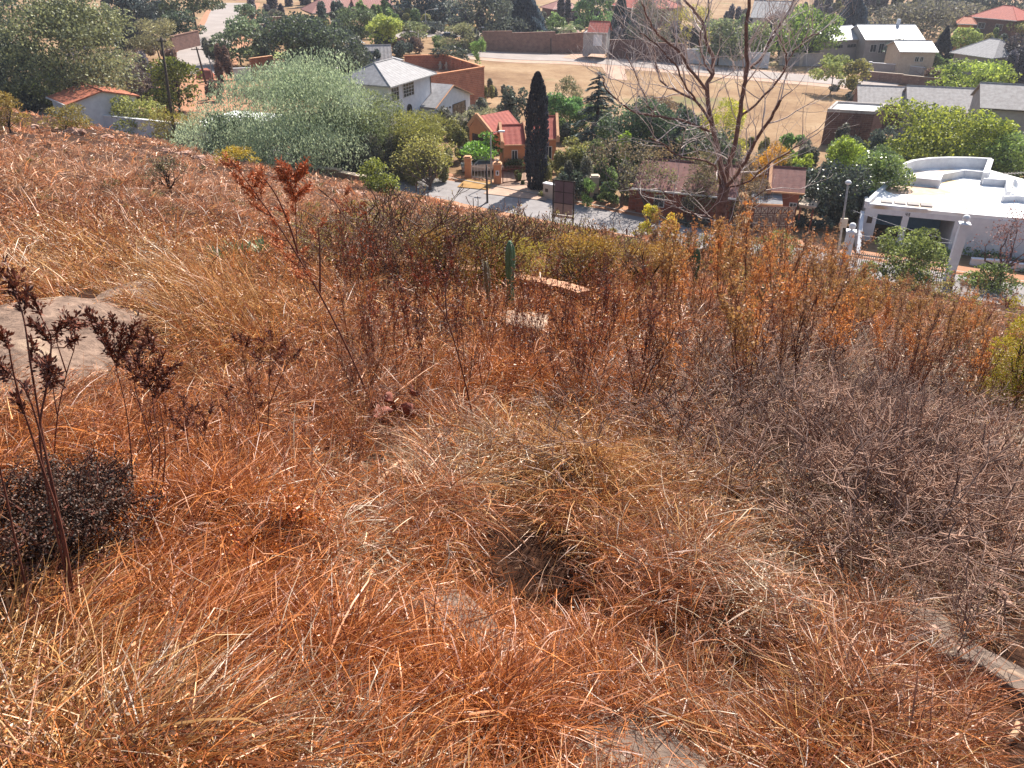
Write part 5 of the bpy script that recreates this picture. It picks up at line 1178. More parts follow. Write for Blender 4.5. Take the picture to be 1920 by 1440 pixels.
for li, (pts, dY, r0, r1) in enumerate(limbs_):
    P = LP(pts, dY); r0 *= .37; r1 = max(r1*.6, .9)
    Q = [P[0]]
    for i in range(len(P)-1):
        p0, p1, p2, p3 = P[max(i-1, 0)], P[i], P[i+1], P[min(i+2, len(P)-1)]
        for j in range(1, 5):
            t = j/4; Q.append(.5*((2*p1)+(p2-p0)*t+(2*p0-5*p1+4*p2-p3)*t*t+(3*p1-p0-3*p2+p3)*t**3)+Vector((rs.uniform(-1, 1), rs.uniform(-1, 1), rs.uniform(-1, 1)))*.035)
    R = [max((r0+(r1-r0)*i/(len(Q)-1))*px2m, .01) for i in range(len(Q))]
    mb.tube(Q, R, 10 if r0 > 4 else 7)
    if li == 0: continue
    for i in range(3 if r0 > 4 else 2, len(Q), 1):
        if rs.random() < (.4 if r0 > 4 else .62):
            d = (Q[i]-Q[i-1]).normalized(); side = Vector((rs.uniform(-1, 1), rs.uniform(-.8, .8), rs.uniform(-.3, 1)))
            branch_rec(tw, Q[i], (d*.5+side).normalized(), rs.uniform(.8, 1.8), min(max(R[i]*.6, .02), .035), 2, .75, .16, 4, (2, 3), .72, None, rs)
mb.build('trunk', M['bark_warm'], bt, True); tw.build('twigs', M['bark_pale'], bt)

# ------------------------------------------------------------ rocks, slab, bricks
def slab_rock(name, label, px_pts, th, m, bump=.05, cat='rock', drop=0.0, group=None):
    P = [G(*p) for p in px_pts]; c = sum(P, Vector())/len(P); n0 = len(P)
    ring = []
    for i in range(n0):                                 # resample with ragged edge
        p, q = P[i], P[(i+1) % n0]; k = max(3, int((q-p).length/.12))
        for j in range(k):
            r = p.lerp(q, j/k); ring.append(r+(r-c).normalized()*float(vnoise(r.x*3, r.y*3, 1, 7)-.5)*.14)
    A_ = np.array([[p.x, p.y, 1] for p in P]); zz = np.array([p.z for p in P]); co = np.linalg.lstsq(A_, zz, rcond=None)[0]
    vs = []; fs = []; scl = [1.03, 1.0, .94, .8, .65, .5, .35, .2, .07]; n_ = len(ring)
    for si, s in enumerate(scl):
        for r in ring:
            x, y = c.x+(r.x-c.x)*s, c.y+(r.y-c.y)*s; z = co[0]*x+co[1]*y+co[2]+drop
            if si == 0: z -= .25
            elif si == 1: z += th*.55
            else: z += th*(.9+.1*(1-s))
            z += (float(vnoise(x, y, .35, 9))-.5)*bump*2+(float(vnoise(x, y, .09, 10))-.5)*bump*.5
            vs.append((x-c.x, y-c.y, z-c.z))
    for k in range(len(scl)-1): fs += [(k*n_+i, k*n_+(i+1) % n_, (k+1)*n_+(i+1) % n_, (k+1)*n_+i) for i in range(n_)]
    fs.append(tuple((len(scl)-1)*n_+i for i in range(n_)))
    o = MB().add(vs, fs).build(name, m, None, True); o.location = c
    return tag(o, label, cat, group)
M['slab'] = mat('weathered_pink_stone', (.33, .225, .17), .95, (.12, .08, .062), 9, 1.0, .15, 15, 0, ((.5, .37, .26), 1.8, .6))
M['grey_rock'] = mat('lichen_grey_rock', (.24, .18, .145), .95, (.11, .08, .065), 6, .8, .15, 12, 0, ((.34, .24, .17), 9, .6))
slab_rock('rock_slab', 'broad flat weathered rock slab among the grass on the left', [(-80, 612), (60, 580), (180, 560), (296, 545), (300, 575), (262, 620), (232, 670), (205, 715), (110, 765), (20, 770), (-120, 800)], .10, M['slab'], .06)
slab_rock('rock', 'low grey rock in the bottom centre near the lower edge', [(1090, 1350), (1160, 1350), (1250, 1385), (1330, 1450), (1300, 1520), (1120, 1500), (1080, 1420)], .07, M['grey_rock'], .03)
slab_rock('rock', 'long grey rock buried in grass at the lower right edge', [(1672, 1165), (1730, 1160), (1830, 1210), (1905, 1262), (1990, 1330), (1960, 1360), (1850, 1290), (1740, 1250), (1680, 1215)], .09, M['grey_rock'], .03)
slab_rock('rock', 'grass-covered grey rock below the dark hollow near the centre', [(800, 1100), (870, 1130), (950, 1210), (1060, 1290), (1120, 1340), (1060, 1350), (930, 1270), (830, 1200), (780, 1140)], .06, M['grey_rock'], .03)
slab_rock('rock', 'pale flat stone just below the brick edging', [(935, 598), (985, 592), (1030, 600), (1015, 622), (950, 624)], .1, M['stone'], .04)
slab_rock('rock', 'dark edged stone at the lower lip of the rock slab', [(175, 720), (235, 690), (250, 720), (190, 770), (150, 780)], .08, M['grey_rock'], .04)
RP = [(140, 252, 34, 16), (200, 262, 26, 10), (62, 240, 20, 8), (95, 290, 22, 10), (345, 292, 26, 8), (374, 300, 24, 8), (222, 304, 16, 6), (310, 285, 20, 6), (672, 368, 26, 7), (716, 378, 24, 7), (760, 384, 24, 6), (640, 360, 14, 5)]
RL = ['largest pale outcrop rock on the upper left hillside', 'flat pale rock right of the largest outcrop', 'small pale rock near the left edge of the hillside', 'pale rock lower left of the largest outcrop', 'pink flat rock below the leaning pole, left one', 'pink flat rock below the leaning pole, right one', 'small rock between the outcrop and the pole', 'low rock left of the pink flat rocks',
      'pale flat rock below the round bush, leftmost', 'pale flat rock below the round bush, middle one', 'pale flat rock below the round bush, rightmost', 'small pale stone left of the flat rocks under the round bush']
M['pale_rock'] = mat('sunlit_pale_rock', (.62, .42, .32), .95, (.36, .2, .15), 2.5, .6, .15)
for (px, py, w, h), lb in zip(RP, RL):
    q = G(px, py); t = q.y/ray(px, py)[1]; R_ = w/F*t/2
    bmr = bmesh.new(); bmesh.ops.create_icosphere(bmr, subdivisions=3, radius=1)
    for v_ in bmr.verts:
        f = 1+(float(vnoise(v_.co.x*2+px, v_.co.y*2+v_.co.z, .6, 4))-.5)*.7; v_.co = Vector((v_.co.x*R_*f, v_.co.y*R_*.8*f, v_.co.z*R_*.5*f))
    me = bpy.data.meshes.new('rock'); bmr.to_mesh(me); bmr.free(); me.materials.append(M['pale_rock'])
    o = bpy.data.objects.new('rock', me); COL.objects.link(o); o.location = q+Vector((0, 0, R_*.2)); tag(o, lb, 'rock', 'pale rocks on the hillside')
# curved brick-on-edge edging
cv = [G(*p) for p in [(700, 520), (760, 520), (820, 525), (870, 531), (920, 540), (970, 548), (1020, 556), (1060, 566), (1095, 578)]]
ed = empty('brick_edging', cv[4], 0, 'curved course of orange-pink bricks edging the terrace behind the cactus', 'edging')
cvl = [p-cv[4] for p in cv]; tot = sum((cvl[i+1]-cvl[i]).length for i in range(8)); br = MB(); n_ = int(tot/.085)
def along(s):
    for i in range(8):
        L_ = (cvl[i+1]-cvl[i]).length
        if s <= L_ or i == 7: return cvl[i].lerp(cvl[i+1], s/L_), (cvl[i+1]-cvl[i]).normalized()
        s -= L_
for i in range(n_):
    p, d = along(i*.085+.04); d = Vector((d.x, d.y, 0)).normalized(); s = Vector((-d.y, d.x, 0)); j = rs.uniform(-.008, .008)
    a = p-s*.12; b = p+s*.12; br.bar(a+Vector((0, 0, .26+j)), b+Vector((0, 0, .26+j)), .073, .08)
br.build('bricks', mat('sunlit_clay_bricks', (.6, .33, .2), .9, (.44, .22, .14), 14, .3), ed)
mt = MB()
for i in range(0, n_-1, 3):
    p, d = along(i*.085); q, _ = along((i+3)*.085); s = Vector((-d.y, d.x, 0)).normalized()*.1
    mt.prism([(v_.x, v_.y) for v_ in (p-s, q-s, q+s, p+s)], min(p.z, q.z)-.5, min(p.z, q.z)+.215)
mt.build('mortar_bed', M['brick_dark'], ed)

# ------------------------------------------------------------ cacti, agaves
M['cactus'] = mat('cactus_green', (.1, .19, .09), .6, (.05, .11, .06), 8, .2, .4); M['cactus_old'] = mat('corky_cactus_brown', (.26, .2, .12), .85, (.12, .11, .06), 12, .4)
def cactus(label, px, yt, yb, wpx, m='cactus', flat=False, lean=0.0):
    b = G(px, yb); t = b.y/ray(px, yb)[1]; R_ = wpx/F*t/2*.84; top = WY(px, yt, b.y); H = top.z-b.z
    e = empty('cactus', b, 0, label, 'cactus'); vs = []; n_ = 30; m_ = 26
    for i in range(m_+1):
        z = i/m_; waist = 1+.16*math.sin(z*9+1)-.22*math.exp(-((z-.42)/.05)**2)
        prof = (min(1, (1-z)*9+.12)**.5)*waist*(.8 if z < .1 else 1)
        for k in range(n_):
            a = 2*math.pi*k/n_; rib = 1+.22*math.cos(a*5+.3*math.sin(z*4))
            if flat: rib = 1; 
            vs.append((math.cos(a)*R_*prof*rib*(1.0)+lean*z*H, math.sin(a)*R_*prof*rib*(.3 if flat else 1), z*H-.05))
    fs = [(i*n_+k, i*n_+(k+1) % n_, (i+1)*n_+(k+1) % n_, (i+1)*n_+k) for i in range(m_) for k in range(n_)]+[tuple(m_*n_+k for k in range(n_))]
    MB().add(vs, fs).build('stem', M[m], e, True)
    if not flat:
        sp = MB(); rs_ = random.Random(px)
        for i in range(140):
            z = rs_.random()*.97; k = rs_.randrange(5)*2*math.pi/5; p = Vector((math.cos(k)*R_*1.18+lean*z*H, math.sin(k)*R_*1.18, z*H)); d = Vector((math.cos(k)+rs_.uniform(-.5, .5), math.sin(k)+rs_.uniform(-.5, .5), rs_.uniform(-.3, .5))).normalized()
            sp.bar(p, p+d*.025, .002)
        sp.build('spines', M['bark_pale'], e)
    return e
cactus('tall ribbed green column cactus standing in front of the brick edging', 956, 445, 585, 17)
cactus('thinner brownish column cactus left of the tall green one', 918, 483, 590, 11, 'cactus_old', False, -.05)
cactus('flat green cactus pad leaning in the weeds right of centre', 1303, 462, 545, 17, 'cactus', True, -.08)
cactus('dull green cactus pad deeper in the rust weeds', 1412, 530, 610, 18, 'cactus_old', True, .05)
def agave(label, px, py, wpx, n_=26, c=(78, 92, 52), L_=None):
    b = G(px, py); t = b.y/ray(px, py)[1]; R_ = wpx/F*t; vs, fs, cols = [], [], []
    for i in range(n_):
        a = rng.random()*6.28; el = rng.uniform(.5, 1.35); L0 = R_*rng.uniform(.7, 1.1); w = .018*rng.uniform(.8, 1.4); b_ = len(vs)
        d = np.array([math.cos(a)*math.cos(el), math.sin(a)*math.cos(el), math.sin(el)]); s = np.array([-math.sin(a), math.cos(a), 0])
        for u, ww in ((0, .7), (.3, 1), (.7, .8), (1, .05)):
            p = d*L0*u+np.array([math.cos(a), math.sin(a), 0])*u*u*L0*.12; vs += [p-s*w*ww, p+s*w*ww]
        fs += [(b_+2*k, b_+2*k+1, b_+2*k+3, b_+2*k+2) for k in range(3)]; cols += [srgb(c)*GAIN*rng.uniform(.7, 1.3)]*8
    e = empty('agave', b, 0, label, 'succulent'); np_mesh('leaves', np.array(vs), np.array(fs), M['leaf_gloss'], e, np.array(cols)); return e
agave('dark green aloe with upright spiky leaves, leftmost of three', 410, 492, 34); agave('dark green aloe with upright spiky leaves, middle of three', 452, 486, 44); agave('dark green aloe with upright spiky leaves, rightmost of three', 494, 480, 40)

# ------------------------------------------------------------ dry grass
NT = 7   # 0 orange 1 gold 2 pale 3 grey twig 4 red-brown 5 green 6 purple-grey
TC = [((250, 162, 88), (184, 86, 44)), ((244, 190, 120), (196, 124, 70)), ((248, 222, 188), (204, 164, 128)), ((214, 176, 142), (104, 76, 58)), ((220, 146, 98), (134, 72, 50)), ((166, 156, 74), (110, 98, 50)), ((228, 182, 142), (152, 112, 88))]
BL = [  # px, py, rx, ry, type, weight, az (deg, 0 = +x, 90 = away) or None, lean0, length factor
 (430, 620, 150, 110, 1, 3, 210, 20, 1.5), (330, 560, 90, 60, 1, 2, 200, 30, 1.2), (140, 500, 150, 60, 1, 3, 200, 35, 1.3), (290, 510, 70, 40, 2, 2.5, 250, 45, 1.2), (90, 490, 60, 40, 2, 2, 230, 50, 1.2),
 (240, 960, 300, 160, 0, 2, None, 45, 1), (520, 1080, 260, 150, 0, 2.4, None, 40, .9), (330, 1250, 300, 120, 0, 2.6, 38, 70, 1.3), (90, 1360, 160, 130, 1, 3.4, 36, 74, 1.5), (250, 1400, 200, 60, 2, 1.4, 30, 74, 1.5), (60, 1180, 120, 90, 1, 2.0, 20, 72, 1.3),
 (900, 1330, 260, 110, 0, 3.2, None, 45, 1), (1000, 1400, 160, 60, 4, 1.2, None, 40, 1), (700, 1250, 160, 100, 0, 2, 150, 50, 1),
 (690, 1090, 70, 110, 2, 3.2, 280, 60, 1.1), (640, 950, 60, 60, 2, 1.6, None, 50, 1), (580, 1390, 70, 60, 2, 2.2, 260, 40, .8), (1390, 1130, 70, 100, 2, 3.0, 300, 60, 1.2), (1340, 1060, 90, 60, 2, 1.4, 300, 60, 1.2), (880, 880, 200, 50, 2, 2.2, 200, 75, 1.3),
 (1080, 850, 150, 80, 1, 3, 250, 45, 1.3), (1000, 930, 120, 60, 1, 1.6, 225, 55, 1.5), (900, 1000, 160, 60, 4, 1.5, 215, 60, 1.6),
 (1000, 650, 240, 120, 0, 2.2, None, 35, 1), (820, 540, 90, 50, 1, 2.6, None, 50, .7), (870, 620, 100, 50, 1, 1.8, None, 50, .7), (650, 480, 50, 50, 1, 2.2, 110, 15, 1.4), (640, 740, 160, 120, 4, 2.2, None, 40, 1), (760, 640, 140, 100, 6, 1.4, None, 45, 1), (480, 760, 130, 80, 4, 1.8, None, 50, 1), (520, 700, 200, 60, 0, 1.8, 320, 45, 1.2),
 (1650, 800, 320, 170, 3, 4, 12, 62, 1.2), (1750, 1000, 250, 150, 3, 3.6, 200, 65, 1.1), (1500, 700, 160, 90, 3, 1.6, None, 40, 1.2), (1480, 900, 160, 120, 3, 1.6, None, 55, 1), (1300, 980, 160, 120, 1, 1.2, None, 50, 1), (1800, 1150, 160, 50, 3, 2.4, None, 60, .8),
 (1250, 1130, 160, 110, 4, 2.4, None, 40, .9), (1600, 1330, 320, 120, 4, 3, None, 45, 1), (1450, 1330, 160, 80, 1, 1.6, 200, 68, 1.5), (1600, 1200, 120, 60, 4, 1.6, None, 45, 1), (1300, 1400, 160, 60, 2, 1.4, 195, 68, 1.3), (1820, 1380, 140, 60, 4, 1.6, None, 45, 1),
 (1700, 560, 260, 90, 4, 2.6, None, 25, 1), (1400, 520, 240, 80, 4, 2.6, None, 20, 1), (1850, 660, 90, 80, 5, 2.0, None, 25, 1), (1860, 750, 70, 30, 1, 3.4, None, 60, .6), (1200, 560, 160, 70, 1, 1.4, 330, 45, 1.2), (1150, 500, 180, 50, 5, 1.4, None, 30, 1), (900, 480, 160, 40, 5, 1.0, None, 30, 1),
 (200, 330, 300, 60, 6, 2.4, None, 40, 1), (150, 400, 260, 50, 4, 2.6, None, 35, 1), (350, 420, 180, 40, 4, 1.8, None, 35, 1), (600, 400, 200, 50, 6, 2.4, None, 35, 1), (330, 380, 160, 40, 6, 1.6, None, 40, 1), (60, 260, 120, 30, 0, 1, None, 40, 1), (860, 400, 260, 20, 0, 2.0, None, 40, .8), (1150, 420, 200, 16, 0, 1.4, None, 40, .8), (450, 330, 160, 30, 0, .9, None, 40, .8)]
HOL = [(1010, 1060, 125, 90, .93), (1080, 1130, 80, 50, .8), (960, 1010, 70, 40, .6), (745, 850, 60, 50, .8), (120, 960, 130, 90, .75), (1420, 1290, 90, 50, .75), (1740, 1020, 70, 35, .85), (1220, 1230, 90, 50, .7), (1800, 1040, 60, 40, .6), (190, 620, 120, 70, 1.0), (70, 645, 140, 70, 1.0), (190, 680, 70, 40, 1.0), (40, 705, 100, 30, .7), (1180, 1400, 90, 45, .85), (1270, 1440, 70, 50, .8), (1740, 1200, 70, 36, .97), (1830, 1250, 80, 36, .95), (1900, 1300, 60, 40, .9), (860, 1150, 50, 40, .62), (950, 1230, 60, 40, .62), (1050, 1310, 50, 30, .62), (990, 612, 40, 14, .8), (1850, 760, 60, 26, .4), (560, 1180, 40, 30, .6), (700, 1330, 50, 30, .5), (410, 1120, 40, 30, .5), (1560, 1060, 60, 40, .5), (1500, 1180, 60, 40, .6)]
def field(n, y0, y1, seed):
    r = np.random.default_rng(seed)
    y = y0*(y1/y0)**r.random(n); hw = .74*y+.35; x = (r.random(n)*2-1)*hw
    keep = hill_z(x, y) > valley_z(x, y)+.15
    x, y = x[keep], y[keep]; n = len(x)
    m_ = (r.random(n) < .62); ck = max(20, int(n/170)); cy_ = y0*(y1/y0)**r.random(ck); cx_ = (r.random(ck)*2-1)*(.74*cy_+.35)
    wh = r.integers(0, ck, n); rad = np.abs(r.normal(0, 1, n))*(.035+.006*cy_[wh]); th = r.random(n)*6.283
    x = np.where(m_, cx_[wh]+rad*np.cos(th), x); y = np.where(m_, np.maximum(cy_[wh]+rad*np.sin(th), .5), y)
    rdx = np.where(m_, np.cos(th), 0); rdy = np.where(m_, np.sin(th), 0); tus = m_.astype(float); tsz = np.where(m_, r.uniform(.6, 1.7, ck)[wh], 1.0)
    kp = hill_z(x, y) > valley_z(x, y)+.15; x, y, rdx, rdy, tus, tsz = [q[kp] for q in (x, y, rdx, rdy, tus, tsz)]; n = len(x)
    z = ground_z(x, y); P = np.stack([x, y, z], 1)
    px, py, t = project(P)
    w = np.full((n, NT), .0); w[:, 0] = .5+vnoise(x, y, .8, 1)*.9; w[:, 4] = .35+vnoise(x, y, .6, 2)*1.0; w[:, 1] = .15+.8*vnoise(x, y, .5, 4)**2; w[:, 2] = .6*vnoise(x, y, .35, 6)**3; w[:, 6] = .3*vnoise(x, y, .9, 8); w[:, 3] = .12
    ax = np.zeros(n); ay = np.zeros(n); lw = np.full(n, .25); ln = np.full(n, 48*.25); lf = np.full(n, .25)
    a0 = vnoise(x, y, .9, 21)*6.28*1.6
    ax += np.cos(a0)*.35; ay += np.sin(a0)*.35
    for (bx, by, rx, ry, ty, wt, az, le, lfac) in BL:
        g = np.exp(-((px-bx)/rx)**2-((py-by)/ry)**2)*wt; w[:, ty] += g; lw += g; ln += g*le; lf += g*lfac
        if az is not None: ax += g*math.cos(math.radians(az)); ay += g*math.sin(math.radians(az))
    w **= 1.35
    c = np.cumsum(w, 1); ty = (r.random(n)[:, None]*c[:, -1:] > c).sum(1).clip(0, NT-1)
    hol = np.zeros(n)
    for (bx, by, rx, ry, wt) in HOL: hol = np.maximum(hol, wt*np.exp(-(((px-bx)/rx)**2+((py-by)/ry)**2)**1.5))
    holw = np.zeros(n)
    for (bx, by, rx, ry, wt) in HOL: holw = np.maximum(holw, wt*np.exp(-(((px-bx)/rx/1.25)**2+((py-by-ry*.35)/ry/1.5)**2)**1.5))
    keep = (r.random(n) > np.clip(hol*1.15, 0, .985))
    cl = vnoise(x, y, .16*(1+y*.15), 31); keep &= (r.random(n) < .10+1.7*cl**1.5+.25*tus)
    coh = np.hypot(ax, ay)/lw
    ax = ax/lw*1.2+rdx*.55; ay = ay/lw*1.2+rdy*.55
    return [q[keep] for q in (x, y, z, ty, np.arctan2(ay, ax), np.clip(coh+tus*.5, 0, 1), ln/lw, lf/lw*tsz*(1-.6*np.clip(holw, 0, 1)), t, tus)], r
def blades(D, r, K, wmin, Lsc=1.0):
    x, y, z, ty, az, coh, lean, lf, t, tus = D; n = len(x)
    az = az+r.normal(0, 1, n)*(2.1-1.25*coh)
    lean0 = np.radians(np.clip(lean+r.normal(0, 16, n), 2, 86)); curl = np.radians(np.abs(r.normal(34, 34, n))+tus*r.uniform(0, 60, n)); lean0 = lean0*(1-.28*tus)
    L = (r.uniform(.07, .2, n)+.22*r.random(n)**3)*lf*Lsc*(.6+.8*vnoise(x, y, .45, 41)); L = np.where(ty == 3, L*1.1, L)
    flat = r.random(n) < .3*(1-tus); lean0 = np.where(flat, np.radians(r.uniform(70, 92, n)), lean0); curl = np.where(flat, curl*.4, curl)
    w = np.maximum(r.uniform(.0011, .0021, n), wmin*t)*np.where(ty == 3, 1.25, 1)*np.where(r.random(n) < .06, 1.8, 1)
    fly = r.random(n) < .04; L = np.where(fly, L*1.7, L); L = np.minimum(L, .34+.05*y)
    s = np.linspace(0, 1, K+1); wob = r.normal(0, .35, n)
    pos = np.stack([x, y, z], 1)+np.stack([r.normal(0, .012, n), r.normal(0, .012, n), np.where(flat, r.random(n)*.16, -.01)], 1)
    pts = [pos]; kn = r.integers(1, 9, n); ka = r.normal(0, 1.1, n); kb = r.normal(.3, .6, n)
    for k in range(K):
        m_ = (s[k]+s[k+1])/2; an = lean0+curl*m_; a = az+wob*m_+np.where(ty == 3, r.normal(0, .35, n), 0)+(k >= kn)*ka; an = an+(k >= kn)*kb
        pos = pos+np.stack([np.sin(an)*np.cos(a), np.sin(an)*np.sin(a), np.cos(an)], 1)*(L/K)[:, None]
        g = ground_z(pos[:, 0], pos[:, 1])+.012+.03*r.random(n); pos = pos.copy(); pos[:, 2] = np.maximum(pos[:, 2], g); pts.append(pos)
    Pt = np.stack(pts, 1); L = np.linalg.norm(Pt, axis=2).min(1)
    Pt[(L < 1.5)] = np.array([0, -3.0, -3.5])          # no stalks right against the lens
    d = Pt[:, -1]-Pt[:, 0]; R = r.normal(size=(n, 3)); U = np.cross(d, R); U /= np.maximum(np.linalg.norm(U, axis=1, keepdims=True), 1e-6)
    tap = np.concatenate([np.full(K, 1.0)*np.linspace(1, .75, K), [.15]])
    Vv = np.empty((n, K+1, 2, 3)); off = U[:, None, :]*(w[:, None]*tap)[:, :, None]
    Vv[:, :, 0] = Pt-off; Vv[:, :, 1] = Pt+off
    b = (np.arange(n)*(K+1)*2)[:, None]+np.arange(K)[None, :]*2; Ff = np.stack([b, b+1, b+3, b+2], -1).reshape(-1, 4)
    C1 = np.array([srgb(a) for a, _ in TC])[ty]; C2 = np.array([srgb(b_) for _, b_ in TC])[ty]
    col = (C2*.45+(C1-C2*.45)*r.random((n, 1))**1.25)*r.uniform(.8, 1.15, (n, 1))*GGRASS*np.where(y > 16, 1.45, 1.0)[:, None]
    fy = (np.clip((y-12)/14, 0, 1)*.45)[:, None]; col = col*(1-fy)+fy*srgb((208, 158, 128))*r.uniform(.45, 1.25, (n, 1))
    return Vv.reshape(-1, 3), Ff, np.repeat(col, (K+1)*2, 0), ty, n
GN = [(215000, 1.0, 3.2, 4, .00040, .84, 101), (190000, 3.2, 7.5, 3, .00042, .95, 102), (140000, 7.5, 18, 3, .00045, 1.1, 103), (80000, 18, 38, 2, .0005, 1.4, 104), (70000, 38, 84, 2, .0006, 1.7, 105)]
parts_ = {'dry_grass': [], 'brushwood': [], 'green_growth': []}
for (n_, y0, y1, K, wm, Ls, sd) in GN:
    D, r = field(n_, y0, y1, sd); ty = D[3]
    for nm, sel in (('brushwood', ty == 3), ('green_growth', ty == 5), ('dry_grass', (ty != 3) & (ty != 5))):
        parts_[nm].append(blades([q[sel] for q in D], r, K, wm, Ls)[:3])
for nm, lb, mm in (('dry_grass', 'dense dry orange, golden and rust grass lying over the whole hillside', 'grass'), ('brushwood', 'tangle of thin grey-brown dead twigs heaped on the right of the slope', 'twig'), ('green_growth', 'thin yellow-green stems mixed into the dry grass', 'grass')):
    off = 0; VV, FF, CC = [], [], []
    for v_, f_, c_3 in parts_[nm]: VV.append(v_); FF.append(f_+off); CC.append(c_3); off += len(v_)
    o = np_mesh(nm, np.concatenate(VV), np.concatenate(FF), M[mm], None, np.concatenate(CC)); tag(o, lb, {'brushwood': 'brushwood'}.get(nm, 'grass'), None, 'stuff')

# ------------------------------------------------------------ scrub and dead branches grown from branch templates
def templates(n_t, depth, r0, spread, seed, leafn, lsz, flat=1.0):
    out = []
    for k in range(n_t):
        rs = random.Random(seed+k); mb = MB(); tips = []
        for i in range(4):
            a = i*1.57+rs.random(); sp_ = rs.uniform(.3, 1.0); branch_rec(mb, Vector((0, 0, -.02)), Vector((math.cos(a)*sp_, math.sin(a)*sp_, 1)).normalized(), .42, r0, depth, spread, .1, 3, (2, 3), .7, tips, rs)
        F4 = np.array([f for f in mb.f if len(f) == 4]); V_ = np.array(mb.v); V_ *= np.array([1, 1, flat])/max(.3, V_[:, 2].max()); T = np.array(tips)*np.array([1, 1, flat])/max(.3, np.array(mb.v)[:, 2].max())
        P = T[rng.integers(0, len(T), leafn)]+rng.normal(0, .02, (leafn, 3)) if leafn else np.zeros((0, 3)); out.append((V_, F4, P))
    return out
def replicate(name, label, cat, tp, spots, H, stemc, leafc, m, lsz):
    VV, FF, CC, off, LP_, LC, LS = [], [], [], 0, [], [], []
    for (px, py, hs_) in spots:
        q = G(px, py)
        if hill_z(q.x, q.y) < valley_z(q.x, q.y)+.1: continue
        V_, F4, P = tp[rng.integers(len(tp))]; a = rng.random()*6.28; h = H*hs_*rng.uniform(.6, 1.25)*(.55 if px < 1240 and py < 478 else 1); Rm = np.array([[math.cos(a), -math.sin(a), 0], [math.sin(a), math.cos(a), 0], [0, 0, 1]])*h*np.array([[rng.uniform(.7, 1.2)], [rng.uniform(.7, 1.2)], [1]])
        W_ = V_@Rm.T+np.array(q); VV.append(W_); FF.append(F4+off); off += len(W_); t1 = rng.random()**1.2; CC.append(np.broadcast_to((srgb(stemc[0])*t1+srgb(stemc[1])*(1-t1)), (len(W_), 3)))
        if len(P):
            Q = P@Rm.T+np.array(q); LP_.append(Q); lc_ = leafc[rng.integers(len(leafc))]; u = rng.random((len(Q), 1)); LC.append((srgb(lc_[0])*u+srgb(lc_[1])*(1-u))*rng.uniform(.8, 1.2)); LS.append(np.full(len(Q), max(.006, lsz*q.y)))
    V0 = np.concatenate(VV); F0 = np.concatenate(FF); C0 = np.concatenate(CC)
    if LP_:
        P = np.concatenate(LP_); D = rnd_dirs(len(P)); U = perp(D); s = (np.concatenate(LS)*rng.uniform(.6, 1.4, len(P)))[:, None]
        L4 = np.stack([P-D*s, P+U*s*.5, P+D*s, P-U*s*.5], 1).reshape(-1, 3); F0 = np.concatenate([F0, np.arange(len(L4)).reshape(-1, 4)+len(V0)]); V0 = np.concatenate([V0, L4]); C0 = np.concatenate([C0, np.repeat(np.concatenate(LC)*GGRASS, 4, 0)])
    return tag(np_mesh(name, V0, F0, M[m], None, C0), label, cat, None, 'stuff')
tA = templates(6, 3, .010, .75, 300, 260, .0, 1.0); tB = templates(6, 3, .008, .85, 400, 0, .0, .75)
sA = [(rng.uniform(700, 1440), 432+(rng.random()**.8)*125, 1) for _ in range(150)]+[(rng.uniform(560, 760), rng.uniform(400, 520), .8) for _ in range(40)]+[(rng.uniform(1400, 1900), rng.uniform(490, 600), 1) for _ in range(70)]
replicate('scrub', 'twiggy olive and rust coloured scrub massed along the slope above the street', 'scrub', tA, sA, 1.25, ((130, 96, 78), (84, 56, 48)), [((206, 190, 104), (144, 126, 66)), ((214, 154, 96), (150, 96, 58)), ((200, 150, 108), (130, 88, 66)), ((214, 200, 104), (154, 136, 70))], 'leaf', .0011)
sC = [(rng.uniform(-20, 860), rng.uniform(235, 440), .8) for _ in range(210)]
tC = templates(5, 3, .016, .8, 500, 260, .0, .8)
replicate('scrub', 'low purple-brown dry scrub spread over the upper left hillside', 'scrub', tC, [q for q in sC if q[1] > 225+.16*q[0]+6], .8, ((160, 126, 104), (104, 78, 66)), [((210, 160, 124), (150, 106, 82)), ((214, 156, 108), (156, 100, 66)), ((178, 160, 100), (124, 106, 66))], 'leaf', .0010)
sB = [(rng.normal(1640, 150), rng.normal(830, 95), 1) for _ in range(170)]+[(rng.normal(1780, 110), rng.normal(1000, 90), .8) for _ in range(60)]+[(rng.normal(1480, 120), rng.normal(700, 60), 1) for _ in range(60)]+[(rng.uniform(640, 1900), rng.uniform(600, 900), .7) for _ in range(90)]+[(rng.uniform(1000, 1900), rng.uniform(900, 1400), .3) for _ in range(40)]
replicate('dead_branches', 'thicket of grey-brown dead branching twigs on the right of the foreground', 'brushwood', tB, [q for q in sB if q[0] < 1960 and q[1] < 1420], .72, ((200, 158, 134), (74, 48, 44)), [], 'twig', 0)
